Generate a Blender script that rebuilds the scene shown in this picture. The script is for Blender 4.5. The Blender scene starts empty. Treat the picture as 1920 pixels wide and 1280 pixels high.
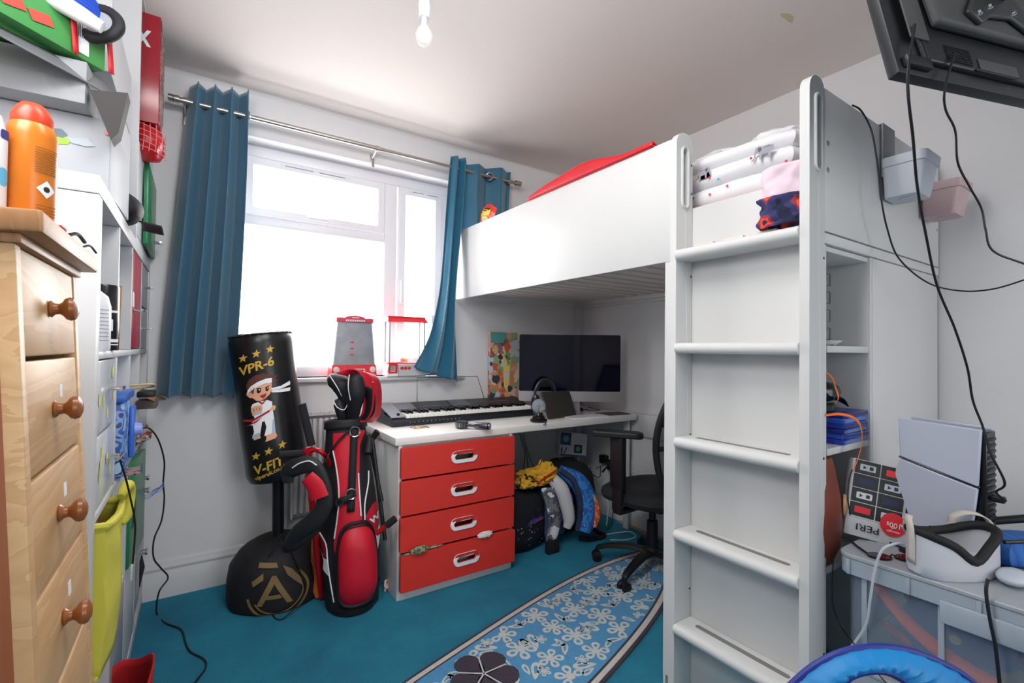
import bpy, bmesh, math, random
from mathutils import Vector, Matrix, noise
random.seed(7)
SC = bpy.context.scene
COL = SC.collection
PI = math.pi
V = Vector

# ---------------------------------------------------------------- camera
F_PX, YAW, PITCH, ROLL, CAM_H = 885.18, 0.589463, 0.0160423, 0.0112087, 1.15
_c, _s = math.cos(YAW), math.sin(YAW)
FW = V((_s*math.cos(PITCH), _c*math.cos(PITCH), math.sin(PITCH)))
_r = V((_c, -_s, 0)); _u = _r.cross(FW)
RT = _r*math.cos(ROLL) + _u*math.sin(ROLL)
UP = _u*math.cos(ROLL) - _r*math.sin(ROLL)
CAM = V((0, 0, CAM_H))
cam = bpy.data.objects.new('camera', bpy.data.cameras.new('camera'))
COL.objects.link(cam)
cam.matrix_world = Matrix(((RT.x, UP.x, -FW.x, CAM.x), (RT.y, UP.y, -FW.y, CAM.y), (RT.z, UP.z, -FW.z, CAM.z), (0, 0, 0, 1)))
cam.data.sensor_width = 36; cam.data.lens = F_PX/1920*36; cam.data.clip_start = 0.02
SC.camera = cam

# ---------------------------------------------------------------- light
world = bpy.data.worlds.new('sky'); SC.world = world; world.use_nodes = True
bg = world.node_tree.nodes['Background']
WN, WL = world.node_tree.nodes, world.node_tree.links   # overcast white sky above, paler ground below the horizon
_tc = WN.new('ShaderNodeTexCoord'); _sp = WN.new('ShaderNodeSeparateXYZ'); _mr = WN.new('ShaderNodeMapRange'); _mx = WN.new('ShaderNodeMix'); _mx.data_type = 'RGBA'
_mr.inputs[1].default_value = -.15; _mr.inputs[2].default_value = .1; _mx.inputs[6].default_value = (.40, .39, .38, 1); _mx.inputs[7].default_value = (.96, .98, 1, 1)
WL.new(_tc.outputs['Generated'], _sp.inputs[0]); WL.new(_sp.outputs[2], _mr.inputs[0]); WL.new(_mr.outputs[0], _mx.inputs[0]); WL.new(_mx.outputs[2], bg.inputs[0])
bg.inputs[1].default_value = 5.0
def area(name, loc, rot, sx, sy, power, col=(1, 1, 1), portal=False):
    l = bpy.data.lights.new(name, 'AREA'); l.shape = 'RECTANGLE'; l.size = sx; l.size_y = sy; l.energy = power; l.color = col
    o = bpy.data.objects.new(name, l); COL.objects.link(o); o.location = loc; o.rotation_euler = rot
    if portal: l.cycles.is_portal = True
    return o
area('window_portal', (0.74, 2.9, 1.6), (-PI/2, 0, 0), 1.3, 1.3, 1, portal=True)
area('daylight_window', (0.72, 2.87, 1.6), (-PI/2, 0, 0), 1.2, 1.15, 30, (1.0, 0.975, 0.96))
area('rear_fill', (1.5, -2.8, 1.5), (math.radians(86), 0, math.radians(5)), 1.6, 1.7, 34, (1.0, 0.985, 0.98))  # added fill far behind the camera to lift the room, no real lamp
area('ceiling_fill', (0.45, 0.75, 2.40), (math.radians(42), 0, math.radians(-14)), 0.8, 0.5, 21, (1.0, 0.985, 0.97))  # invented fill just below the ceiling, brightens the desk wall, drawers and carpet
_d = V((1.9, 2.3, .75))-V((-.38, .60, 1.95))
area('left_fill', (-.38, .60, 1.95), _d.to_track_quat('-Z', 'Y').to_euler(), 0.5, 0.5, 11.5, (1.0, 0.985, 0.97))  # extra light added out of view at left to brighten under the bed
SC.view_settings.view_transform = 'Standard'; SC.view_settings.look = 'None'
SC.view_settings.gamma = 1; SC.view_settings.use_curve_mapping = False
SC.view_settings.exposure = 0.2
SC.cycles.max_bounces = 10; SC.cycles.diffuse_bounces = 6; SC.cycles.transparent_max_bounces = 16

# ---------------------------------------------------------------- helpers
def ray(x, y): return FW + RT*((x-960)/F_PX) + UP*((640-y)/F_PX)
def at(x, y, ax, val):
    d = ray(x, y); return CAM + d*((val-CAM[ax])/d[ax])
def dep(x, y, d): return CAM + ray(x, y)*d
def lin(h):
    if isinstance(h, str):
        h = h.lstrip('#'); c = [int(h[i:i+2], 16)/255 for i in (0, 2, 4)]
    else: c = h
    return tuple(((v/12.92) if v <= .04045 else ((v+.055)/1.055)**2.4) for v in c) + (1,)
MATS = {}
def mat(name, col, rough=.5, metal=0, bump=None, vary=None, alpha=1, trans=0, sheen=0, spec=.5, ior=1.45, emit=None):
    if name in MATS: return MATS[name]
    m = bpy.data.materials.new(name); m.use_nodes = True; nt = m.node_tree; N = nt.nodes; L = nt.links
    b = N['Principled BSDF']; b.inputs['Base Color'].default_value = lin(col); b.inputs['Roughness'].default_value = rough
    b.inputs['Metallic'].default_value = metal; b.inputs['IOR'].default_value = ior
    b.inputs['Specular IOR Level'].default_value = spec
    b.inputs['Alpha'].default_value = alpha; b.inputs['Transmission Weight'].default_value = trans
    b.inputs['Sheen Weight'].default_value = sheen
    if emit: b.inputs['Emission Color'].default_value = lin(emit[0]); b.inputs['Emission Strength'].default_value = emit[1]
    tc = N.new('ShaderNodeTexCoord')
    if vary is None: vary = (9, .05)
    if vary:
        n = N.new('ShaderNodeTexNoise'); n.inputs['Scale'].default_value = vary[0]; n.inputs['Detail'].default_value = 3
        L.new(tc.outputs['Object'], n.inputs['Vector'])
        r = N.new('ShaderNodeMapRange'); r.inputs[3].default_value = 1-vary[1]*1.5; r.inputs[4].default_value = 1+vary[1]*1.5
        L.new(n.outputs[0], r.inputs[0])
        h = N.new('ShaderNodeHueSaturation'); h.inputs['Color'].default_value = lin(col); L.new(r.outputs[0], h.inputs['Value'])
        L.new(h.outputs[0], b.inputs['Base Color'])
    if bump:
        n2 = N.new('ShaderNodeTexNoise'); n2.inputs['Scale'].default_value = bump[0]; n2.inputs['Detail'].default_value = 4
        L.new(tc.outputs['Object'], n2.inputs['Vector'])
        bp = N.new('ShaderNodeBump'); bp.inputs['Strength'].default_value = bump[1]; bp.inputs['Distance'].default_value = bump[2] if len(bump) > 2 else .002
        L.new(n2.outputs[0], bp.inputs['Height']); L.new(bp.outputs[0], b.inputs['Normal'])
    MATS[name] = m; return m
def ramp_mat(name, stops, scale=10, kind='noise', rough=.7, distort=0, constant=True, bump=0, stretch=(1, 1, 1), detail=3):
    """noise or voronoi through a colour ramp"""
    m = bpy.data.materials.new(name); m.use_nodes = True; nt = m.node_tree; N = nt.nodes; L = nt.links
    b = N['Principled BSDF']; b.inputs['Roughness'].default_value = rough
    tc = N.new('ShaderNodeTexCoord'); mp = N.new('ShaderNodeMapping'); mp.inputs['Scale'].default_value = stretch
    L.new(tc.outputs['Object'], mp.inputs[0]); src = mp.outputs[0]
    if distort:
        n0 = N.new('ShaderNodeTexNoise'); n0.inputs['Scale'].default_value = scale*.7; L.new(src, n0.inputs['Vector'])
        mx = N.new('ShaderNodeMix'); mx.data_type = 'VECTOR'; mx.inputs[0].default_value = distort
        L.new(src, mx.inputs[4]); L.new(n0.outputs[1], mx.inputs[5]); src = mx.outputs[1]
    if kind == 'noise':
        t = N.new('ShaderNodeTexNoise'); t.inputs['Detail'].default_value = detail; t.inputs['Scale'].default_value = scale; L.new(src, t.inputs['Vector']); out = t.outputs[0]
    elif kind == 'voro':
        t = N.new('ShaderNodeTexVoronoi'); t.inputs['Scale'].default_value = scale; L.new(src, t.inputs['Vector'])
        sp = N.new('ShaderNodeSeparateColor'); L.new(t.outputs[1], sp.inputs[0]); out = sp.outputs[0]
    elif kind == 'dist':
        t = N.new('ShaderNodeTexVoronoi'); t.inputs['Scale'].default_value = scale; L.new(src, t.inputs['Vector']); out = t.outputs[0]
    elif kind == 'wave':
        t = N.new('ShaderNodeTexWave'); t.inputs['Scale'].default_value = scale; t.inputs['Distortion'].default_value = 6; t.inputs['Detail'].default_value = 2; t.inputs['Detail Scale'].default_value = 1.2
        L.new(src, t.inputs['Vector']); out = t.outputs[1]
    cr = N.new('ShaderNodeValToRGB'); cr.color_ramp.interpolation = 'CONSTANT' if constant else 'LINEAR'
    e = cr.color_ramp.elements
    while len(e) > 1: e.remove(e[-1])
    for i, (p, c) in enumerate(stops):
        if i == 0: e[0].position = p; e[0].color = lin(c)
        else: k = e.new(p); k.color = lin(c)
    L.new(out, cr.inputs[0]); L.new(cr.outputs[0], b.inputs['Base Color'])
    if bump:
        bp = N.new('ShaderNodeBump'); bp.inputs['Strength'].default_value = bump; bp.inputs['Distance'].default_value = .003
        L.new(out, bp.inputs['Height']); L.new(bp.outputs[0], b.inputs['Normal'])
    MATS[name] = m; return m

def wmat(o):
    m = Matrix.Identity(4)
    while o is not None:
        m = (Matrix.Translation(o.location) @ o.rotation_euler.to_matrix().to_4x4()) @ m; o = o.parent
    return m
def obj(name, bm, m, parent=None, world=True, smooth=True, mods=(), angle=40):
    if world and parent is not None: bm.transform(wmat(parent).inverted())
    bmesh.ops.recalc_face_normals(bm, faces=bm.faces) if name not in NOFLIP else None
    me = bpy.data.meshes.new(name); bm.to_mesh(me); bm.free()
    for k in (m if isinstance(m, (list, tuple)) else [m]): me.materials.append(k)
    if smooth:
        me.polygons.foreach_set('use_smooth', [True]*len(me.polygons)); me.set_sharp_from_angle(angle=math.radians(angle))
    o = bpy.data.objects.new(name, me); COL.objects.link(o); o.parent = parent
    for md in mods:
        if md[0] == 'bevel': q = o.modifiers.new('b', 'BEVEL'); q.width = md[1]; q.segments = md[2] if len(md) > 2 else 2; q.limit_method = 'ANGLE'; q.angle_limit = math.radians(40)
        if md[0] == 'solid': q = o.modifiers.new('s', 'SOLIDIFY'); q.thickness = md[1]; q.offset = md[2] if len(md) > 2 else 0
        if md[0] == 'sub': q = o.modifiers.new('u', 'SUBSURF'); q.levels = md[1]; q.render_levels = md[1]
    return o
NOFLIP = set()
def thing(name, label, cat, loc=(0, 0, 0), rz=0, group=None, rot=None):
    o = bpy.data.objects.new(name, None); COL.objects.link(o); o.empty_display_size = .05
    o.location = loc; o.rotation_euler = rot if rot else (0, 0, rz)
    o['label'] = label; o['category'] = cat
    if group: o['group'] = group
    return o
def tag(o, label, cat, group=None):
    o['label'] = label; o['category'] = cat
    if group: o['group'] = group
    return o
def struct(o): o['kind'] = 'structure'; return o
def sm(name, bm, m, label, cat, group=None, **k): return tag(obj(name, bm, m, None, **k), label, cat, group)
def B(): return bmesh.new()
def merge(bm, b2, M=None):
    mp = {v: bm.verts.new(M @ v.co if M is not None else v.co) for v in b2.verts}
    for f in b2.faces: bm.faces.new([mp[v] for v in f.verts]).material_index = f.material_index
    b2.free(); return bm
def box(bm, a, b, mi=0, bev=0, M=None):
    x0, x1 = sorted((a[0], b[0])); y0, y1 = sorted((a[1], b[1])); z0, z1 = sorted((a[2], b[2])); t = B()
    vs = [t.verts.new(p) for p in ((x0, y0, z0), (x1, y0, z0), (x1, y1, z0), (x0, y1, z0), (x0, y0, z1), (x1, y0, z1), (x1, y1, z1), (x0, y1, z1))]
    for q in ((0, 3, 2, 1), (4, 5, 6, 7), (0, 1, 5, 4), (1, 2, 6, 5), (2, 3, 7, 6), (3, 0, 4, 7)): t.faces.new([vs[i] for i in q])
    if bev: bmesh.ops.bevel(t, geom=t.edges[:], offset=min(bev, (x1-x0)*.45, (y1-y0)*.45, (z1-z0)*.45), segments=2, affect='EDGES', profile=.5)
    for f in t.faces: f.material_index = mi
    return merge(bm, t, M)
def bx(a, b, bev=0): return box(B(), a, b, 0, bev)
def prism(bm, pts, fn, t, mi=0, holes=()):
    """outline pts (u,v) with optional holes, extruded 0..t; fn(u,v,w)->xyz"""
    loops = [pts]+list(holes); new = []
    es = []
    for lp in loops:
        vs = [bm.verts.new(fn(u, v, 0)) for u, v in lp]
        es += [bm.edges.new((vs[i], vs[(i+1) % len(vs)])) for i in range(len(vs))]
        new.append(vs)
    if holes:
        r = bmesh.ops.triangle_fill(bm, edges=es, use_beauty=True, use_dissolve=False)
        ff = [g for g in r['geom'] if isinstance(g, bmesh.types.BMFace)]
    else:
        ff = [bm.faces.new(new[0])]
    for f in ff: f.material_index = mi
    if t:
        top = {}
        for lp, vs in zip(loops, new):
            for (u, v), a in zip(lp, vs): top[a] = bm.verts.new(fn(u, v, t))
        for f in ff:
            g = bm.faces.new([top[v] for v in reversed(f.verts)]); g.material_index = mi
        for vs in new:
            for i in range(len(vs)):
                a, b2 = vs[i], vs[(i+1) % len(vs)]
                g = bm.faces.new((a, b2, top[b2], top[a])); g.material_index = mi
    return bm
def rrect(w, h, r, n=5, cx=0, cy=0):
    out = []
    for sx, sy, a0 in ((1, 1, 0), (-1, 1, 90), (-1, -1, 180), (1, -1, 270)):
        for i in range(n+1):
            a = math.radians(a0+90*i/n); out.append((cx+sx*(w/2-r)+r*math.cos(a), cy+sy*(h/2-r)+r*math.sin(a)))
    return out
def circ(r, n=24, cx=0, cy=0, ry=None): return [(cx+r*math.cos(2*PI*i/n), cy+(ry or r)*math.sin(2*PI*i/n)) for i in range(n)]
def star(r, cx=0, cy=0, r2=.42, rot=0):
    return [(cx+(r if i % 2 == 0 else r*r2)*math.sin(PI*i/5+rot), cy+(r if i % 2 == 0 else r*r2)*math.cos(PI*i/5+rot)) for i in range(10)]
def frame_of(d):
    d = V(d).normalized(); a = V((0, 0, 1)) if abs(d.z) < .9 else V((1, 0, 0))
    x = a.cross(d).normalized(); return x, d.cross(x).normalized()
def catmull(pts, k=6):
    pts = [V(p) for p in pts]
    if len(pts) < 3: return pts
    P = [pts[0]*2-pts[1]]+pts+[pts[-1]*2-pts[-2]]; out = []
    for i in range(1, len(P)-2):
        for j in range(k):
            t = j/k; a, b, c, d = P[i-1:i+3]
            out.append(.5*((2*b)+(c-a)*t+(2*a-5*b+4*c-d)*t*t+(3*b-a-3*c+d)*t**3))
    out.append(pts[-1]); return out
def tube(bm, pts, r, seg=8, smooth=0, closed=False, mi=0, flat=None):
    """sweep; r number or list; flat=(axis, factor) not used"""
    if smooth: 
        n0 = len(pts); pts2 = catmull(pts, smooth)
        if isinstance(r, (list, tuple)):
            r = [r[min(int(i/smooth), n0-1)]*(1-(i % smooth)/smooth)+r[min(int(i/smooth)+1, n0-1)]*((i % smooth)/smooth) for i in range(len(pts2))]
        pts = pts2
    pts = [V(p) for p in pts]; n = len(pts); rings = []
    x = None
    for i, p in enumerate(pts):
        if closed: d = pts[(i+1) % n]-pts[i-1]
        else: d = pts[min(i+1, n-1)]-pts[max(i-1, 0)]
        if d.length < 1e-9: d = V((0, 0, 1))
        d.normalize()
        if x is None: x, y = frame_of(d)
        x = (x-d*x.dot(d)); x = x.normalized() if x.length > 1e-6 else frame_of(d)[0]; y = d.cross(x)
        rr = r[i] if isinstance(r, (list, tuple)) else r
        rings.append([bm.verts.new(p+x*(rr*math.cos(2*PI*k/seg))+y*(rr*math.sin(2*PI*k/seg))) for k in range(seg)])
    m = n if closed else n-1
    for i in range(m):
        a, b = rings[i], rings[(i+1) % n]
        for k in range(seg):
            f = bm.faces.new((a[k], a[(k+1) % seg], b[(k+1) % seg], b[k])); f.material_index = mi
    if not closed:
        for rg in (rings[0][::-1], rings[-1]):
            f = bm.faces.new(rg); f.material_index = mi
    return bm
def lathe(bm, prof, seg=28, M=None, mi=0, sx=1, sy=1):
    """prof (r,z) list; closes on the axis when r=0"""
    rings = []; M = M or Matrix.Identity(4)
    for r, z in prof:
        if r < 1e-6: rings.append([bm.verts.new(M @ V((0, 0, z)))])
        else: rings.append([bm.verts.new(M @ V((r*sx*math.cos(2*PI*k/seg), r*sy*math.sin(2*PI*k/seg), z))) for k in range(seg)])
    for a, b in zip(rings, rings[1:]):
        for k in range(seg):
            k2 = (k+1) % seg
            if len(a) == 1 and len(b) == 1: continue
            if len(a) == 1: f = bm.faces.new((a[0], b[k2], b[k]))
            elif len(b) == 1: f = bm.faces.new((a[k], a[k2], b[0]))
            else: f = bm.faces.new((a[k], a[k2], b[k2], b[k]))
            f.material_index = mi
    if len(rings[0]) > 1: bm.faces.new(rings[0][::-1]).material_index = mi
    if len(rings[-1]) > 1: bm.faces.new(rings[-1]).material_index = mi
    return bm
def axM(p, d, up=None):
    """matrix with z along d, origin p"""
    d = V(d).normalized()
    if up is None: x, y = frame_of(d)
    else:
        x = V(up).cross(d).normalized(); y = d.cross(x)
    return Matrix(((x.x, y.x, d.x, p[0]), (x.y, y.y, d.y, p[1]), (x.z, y.z, d.z, p[2]), (0, 0, 0, 1)))
def grid(bm, fn, nu, nv, cu=False, mi=0, cap=False):
    R = [[bm.verts.new(fn(i/nu, j/nv)) for i in range(nu if cu else nu+1)] for j in range(nv+1)]
    for j in range(nv):
        for i in range(nu):
            i2 = (i+1) % nu if cu else i+1
            f = bm.faces.new((R[j][i], R[j][i2], R[j+1][i2], R[j+1][i])); f.material_index = mi
    if cap and cu:
        bm.faces.new(R[0][::-1]).material_index = mi; bm.faces.new(R[-1]).material_index = mi
    return bm
def blob(bm, c, rad, amp=.12, freq=3, seed=0, sub=3, M=None, sq=1.0, mi=0, flat=None):
    """noisy ellipsoid; sq<1 squarer"""
    t = bmesh.ops.create_icosphere(bm, subdivisions=sub, radius=1); c = V(c)
    for v in t['verts']:
        p = v.co.copy()
        if sq != 1: p = V([math.copysign(abs(q)**sq, q) for q in p])
        k = 1+amp*noise.noise(p*freq+V((seed*7.3, seed*3.1, seed)))+amp*.4*noise.noise(p*freq*2.7+V((seed, 5, seed)))
        q = V((p.x*rad[0]*k, p.y*rad[1]*k, p.z*rad[2]*k))
        if flat is not None and q.z < flat: q.z = flat+(q.z-flat)*.05
        if M is not None: q = M @ q
        v.co = c+q
        for f in v.link_faces: f.material_index = mi
    return bm
def cut2d(bm, step, axis=0):
    lo = min(v.co[axis] for v in bm.verts); hi = max(v.co[axis] for v in bm.verts)
    k = math.ceil(lo/step)
    while k*step < hi:
        co = [0, 0, 0]; no = [0, 0, 0]; co[axis] = k*step; no[axis] = 1
        bmesh.ops.bisect_plane(bm, geom=bm.verts[:]+bm.edges[:]+bm.faces[:], plane_co=co, plane_no=no); k += 1
def decal(layers, fn, step=.012, base=.0015):
    """layers: list of (material index, [pts]) ; flat polygons mapped by fn(u,v,w)"""
    out = B(); inc = min(.0003, .0022/len(layers))
    for li, (mi, pts) in enumerate(layers):
        b2 = B(); vs = [b2.verts.new((u, v, 0)) for u, v in pts]; f = b2.faces.new(vs)
        bmesh.ops.triangulate(b2, faces=b2.faces[:])
        if step: cut2d(b2, step, 0); cut2d(b2, step*2, 1)
        h = base+li*inc; mp = {v: out.verts.new(fn(v.co.x, v.co.y, h)) for v in b2.verts}
        for f in b2.faces:
            g = out.faces.new([mp[v] for v in f.verts]); g.material_index = mi
        b2.free()
    return out
def text2d(s, size, bold=0, align='LEFT'):
    c = bpy.data.curves.new('t', 'FONT'); c.body = s; c.size = size; c.align_x = align; c.offset = bold; c.resolution_u = 3
    o = bpy.data.objects.new('t', c); COL.objects.link(o)
    dg = bpy.context.evaluated_depsgraph_get(); me = bpy.data.meshes.new_from_object(o.evaluated_get(dg))
    bm = B(); bm.from_mesh(me); bpy.data.objects.remove(o); bpy.data.curves.remove(c); bpy.data.meshes.remove(me)
    return bm
def text_on(s, size, fn, u0=0, v0=0, sx=1, sy=1, bold=0, rot=0, step=.012, h=.002, align='LEFT'):
    bm = text2d(s, size, bold, align); ca, sa = math.cos(rot), math.sin(rot)
    if step: cut2d(bm, step, 0)
    for v in bm.verts:
        x, y = v.co.x*sx, v.co.y*sy; v.co = fn(u0+x*ca-y*sa, v0+x*sa+y*ca, h)
    return bm
def cushion(bm, a, b, soft=.02, amp=.004, seed=0):
    """soft box"""
    bm2 = B(); box(bm2, a, b); bmesh.ops.subdivide_edges(bm2, edges=bm2.edges[:], cuts=6, use_grid_fill=True)
    c = (V(a)+V(b))/2; h = (V(b)-V(a))/2
    mp = {}
    for v in bm2.verts:
        q = v.co-c; n = V((q.x/h.x, q.y/h.y, q.z/h.z))
        m = max(abs(n.x), abs(n.y), abs(n.z)); l = n.length
        s = 1-(l-m)*soft*6
        co = c+V((q.x*s, q.y*s, q.z*s)); co += V((1, 1, 1))*amp*noise.noise(co*14+V((seed, seed, 0)))
        mp[v] = bm.verts.new(co)
    for f in bm2.faces: bm.faces.new([mp[v] for v in f.verts])
    bm2.free(); return bm

# ---------------------------------------------------------------- materials
wall_m = mat('wall_paint', '#dcdcde', .8, bump=(60, .08, .002), vary=(2.2, .02))
ceil_m = mat('ceiling_paint', '#e0dad6', .85, bump=(40, .06, .002), vary=(1.3, .015))
trim_m = mat('gloss_trim', '#cfd0d2', .35, vary=(4, .02))
upvc = mat('white_plastic_frame', '#e9e8ec', .3, vary=(3, .01))
bedw = mat('white_laminate', '#cfd0d0', .38, vary=(3.5, .02), bump=(30, .02, .001))
shelfw = mat('white_shelf_foil', '#c3c5c8', .42, vary=(3, .02))
red_dr = mat('red_drawer_lacquer', '#d0332a', .38, vary=(3, .03))
black = mat('black_plastic', '#131417', .42, vary=(12, .1))
blackf = mat('black_fabric', '#15161a', .85, bump=(250, .4, .001), vary=(20, .2))
steel = mat('brushed_steel', '#b9b2ac', .28, 1, vary=(30, .05))
chrome = mat('chrome', '#d8d8da', .15, 1, vary=(5, .02))
white_pl = mat('white_plastic', '#e2e4e8', .35, vary=(5, .01))
red_pl = mat('red_plastic', '#cf1420', .3, vary=(5, .03))
gold = mat('gold_print', '#c9a23c', .5, vary=(20, .05))
white_pr = mat('white_print', '#e6e8ec', .6, vary=(20, .02))
glass = mat('clear_glass', '#ffffff', .02, trans=1, ior=1.45, vary=False)
win_glass = mat('window_glass', '#ffffff', .0, alpha=.06, vary=False)
clear_pl = mat('clear_plastic', '#f4f6f8', .08, alpha=.22, vary=False)
cable_m = mat('cable_rubber', '#101114', .5, vary=(20, .1))

# ---------------------------------------------------------------- setting
XL, XR, YF, YB, ZC = -0.62, 2.41, -3.0, 2.69, 2.43
WX0, WX1, WZ0, WZ1 = 0.12, 1.36, 0.985, 2.205
def carpet():
    m = bpy.data.materials.new('carpet'); m.use_nodes = True; N = m.node_tree.nodes; L = m.node_tree.links; b = N['Principled BSDF']
    tc = N.new('ShaderNodeTexCoord'); n1 = N.new('ShaderNodeTexNoise'); n1.inputs['Scale'].default_value = 3.5; n1.inputs['Detail'].default_value = 6; n1.inputs['Roughness'].default_value = .65
    n2 = N.new('ShaderNodeTexNoise'); n2.inputs['Scale'].default_value = 260; n2.inputs['Detail'].default_value = 3
    L.new(tc.outputs['Object'], n1.inputs[0]); L.new(tc.outputs['Object'], n2.inputs[0])
    r = N.new('ShaderNodeValToRGB'); r.color_ramp.elements[0].position = .3; r.color_ramp.elements[0].color = lin('#14607c'); r.color_ramp.elements[1].position = .75; r.color_ramp.elements[1].color = lin('#1c829c')
    L.new(n1.outputs[0], r.inputs[0]); h = N.new('ShaderNodeHueSaturation'); L.new(r.outputs[0], h.inputs['Color'])
    q = N.new('ShaderNodeMapRange'); q.inputs[3].default_value = .55; q.inputs[4].default_value = 1.45; L.new(n2.outputs[0], q.inputs[0]); L.new(q.outputs[0], h.inputs['Value'])
    L.new(h.outputs[0], b.inputs['Base Color']); b.inputs['Roughness'].default_value = .95; b.inputs['Sheen Weight'].default_value = .3; b.inputs['Sheen Tint'].default_value = lin('#3fb0d0')
    bp = N.new('ShaderNodeBump'); bp.inputs['Strength'].default_value = .6; bp.inputs['Distance'].default_value = .006; L.new(n2.outputs[0], bp.inputs['Height']); L.new(bp.outputs[0], b.inputs['Normal'])
    return m
carpet_m = carpet()
struct(obj('floor', bx((XL-.1, YF, -.1), (XR+.1, YB+.1, 0)), carpet_m))
struct(obj('ceiling', bx((XL-.1, YF, ZC), (XR+.1, YB+.3, ZC+.1)), ceil_m))
struct(obj('wall_front', bx((XL-.1, YF-.1, 0), (XR+.1, YF, ZC)), wall_m))
struct(obj('wall_left', bx((XL-.1, YF, 0), (XL, YB, ZC)), wall_m))
struct(obj('wall_right', bx((XR, YF, 0), (XR+.1, YB, ZC)), wall_m))
bm = B(); prism(bm, [(XL-.1, 0), (XR+.1, 0), (XR+.1, ZC), (XL-.1, ZC)], lambda u, v, w: V((u, YB+w, v)), .26, holes=[[(WX0, WZ0), (WX1, WZ0), (WX1, WZ1), (WX0, WZ1)]])
struct(obj('wall_back', bm, wall_m, smooth=False))
# coving between ceiling and window wall
bm = B(); pr = [(0, 0), (-.0, -.035)]+[(-.035+.035*math.cos(a), -.035+.035*math.sin(a)) for a in ()]
prism(bm, [(0, 0), (0, -.015), (-.004, -.006), (-.015, 0)], lambda u, v, w: V((XL+w, YB+u, ZC+v)), XR-XL)
struct(obj('trim_1', bm, wall_m))
# skirting: ogee profile
SK = [(0, 0), (.016, 0), (.016, .115), (.013, .12), (.013, .127), (.016, .131), (.016, .139), (.010, .148), (.010, .156), (.005, .168), (0, .17)]
bm = B(); prism(bm, SK, lambda u, v, w: V((XL+w, YB-u, v)), XR-XL); struct(obj('baseboard_back', bm, trim_m))
bm = B(); prism(bm, SK, lambda u, v, w: V((XR-u, .62+w, v)), YB-.62); struct(obj('baseboard_right', bm, trim_m))
# pipe boxing in the far corner, and the low ledge board on the right wall
struct(obj('trim_2', bx((XR-.05, YB-.05, .17), (XR, YB, 1.5), .002), trim_m))
struct(obj('trim_3', bx((XR-.03, 1.1, .60), (XR, YB-.06, .745), .003), trim_m))
# ---- window
wn = bpy.data.objects.new('window_1', None); COL.objects.link(wn); wn.location = (.74, 2.83, WZ0); struct(wn)
y0, y1 = 2.80, 2.865
def fr(name, x0, x1, z0, z1, ya=y0, yb=y1, m=upvc, b=.004): return obj(name, bx((x0, ya, z0), (x1, yb, z1), b), m, wn)
fr('outer_frame', WX0, WX1, 2.145, WZ1); fr('outer_frame', WX0, WX1, WZ0, 1.04); fr('outer_frame', WX0, WX0+.06, 1.04, 2.145); fr('outer_frame', WX1-.05, WX1, 1.04, 2.145)
fr('mullion', .935, 1.012, 1.04, 2.145); fr('transom', WX0+.06, .935, 1.785, 1.832)
def sash(x0, x1, z0, z1, w, name='sash'):
    bm = B(); prism(bm, [(x0, z0), (x1, z0), (x1, z1), (x0, z1)], lambda u, v, t: V((u, 2.785+t, v)), .05, holes=[[(x0+w, z0+w), (x1-w, z0+w), (x1-w, z1-w), (x0+w, z1-w)]])
    o = obj(name, bm, upvc, wn, smooth=False, mods=[('bevel', .004)])
    obj('pane', bx((x0+w-.005, 2.81, z0+w-.005), (x1-w+.005, 2.816, z1-w+.005)), win_glass, o)
    return o
s1 = sash(.19, .93, 1.835, 2.14, .042)
obj('pane', bx((.18, 2.82, 1.03), (.94, 2.826, 1.79)), win_glass, wn)
s2 = sash(1.018, 1.305, 1.045, 2.14, .045)
obj('window_handle', bx((.50, 2.765, 1.845), (.60, 2.785, 1.865), .005), white_pl, s1)
bm = bx((1.03, 2.76, 1.42), (1.05, 2.785, 1.56), .006); obj('window_handle', bm, white_pl, s2)
for xa, xb in ((.36, .72), (1.08, 1.29)):
    v = obj('trickle_vent', bx((xa, 2.778, 2.112), (xb, 2.786, 2.134), .003), white_pl, wn)
    bm = B()
    for i in range(2): box(bm, (xa+.02+(xb-xa)*.48*i, 2.776, 2.117), (xa+(xb-xa)*.45+(xb-xa)*.48*i, 2.779, 2.121))
    obj('vent_slot', bm, mat('vent_dark', '#8b8b90', .5), v)
bm = bx((WX0-.06, 2.655, .962), (WX1+.06, 2.80, WZ0), .006); struct(obj('trim_4', bm, trim_m))
for z in (0,):
    obj('hinge', bx((WX1-.12, 2.776, 1.30), (WX1-.10, 2.79, 1.36), .002), white_pl, wn)

# ---------------------------------------------------------------- curtain rod and curtains
YR = 2.60
r0 = at(333, 186, 1, YR); r1 = at(968, 345, 1, YR); r1.z = r0.z
rod = thing('curtain_rod', 'brushed steel curtain rod above the window, with end caps and a centre bracket', 'curtain rod', (r0.x, YR, r0.z))
bm = tube(B(), [r0, (r0+r1)/2+V((.02, 0, 0))], .0125, 16); obj('rod_tube', bm, steel, rod)
bm = tube(B(), [(r0+r1)/2, r1], .0105, 16); obj('rod_tube', bm, steel, rod)
for p, s in ((r0, -1), (r1, 1)):
    bm = lathe(B(), [(.0, -.022), (.017, -.02), (.017, -.002), (.014, .0), (.017, .003), (.017, .02), (0, .022)], 18, axM(p+V((s*.015, 0, 0)), (1, 0, 0))); obj('end_cap', bm, steel, rod)
mid = at(707, 280, 1, YR)
for x in (mid.x, r0.x+.03, r1.x-.06):
    bm = tube(B(), [(x, YR, r0.z), (x, YR+.06, r0.z-.02), (x, YB-.004, r0.z-.03)], .006, 8); box(bm, (x-.012, YB-.006, r0.z-.075), (x+.012, YB, r0.z), 0, .002); lathe(bm, [(.016, -.01), (.016, .01)], 16, axM((x, YR, r0.z), (1, 0, 0)))
    obj('bracket', bm, steel, rod)
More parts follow.
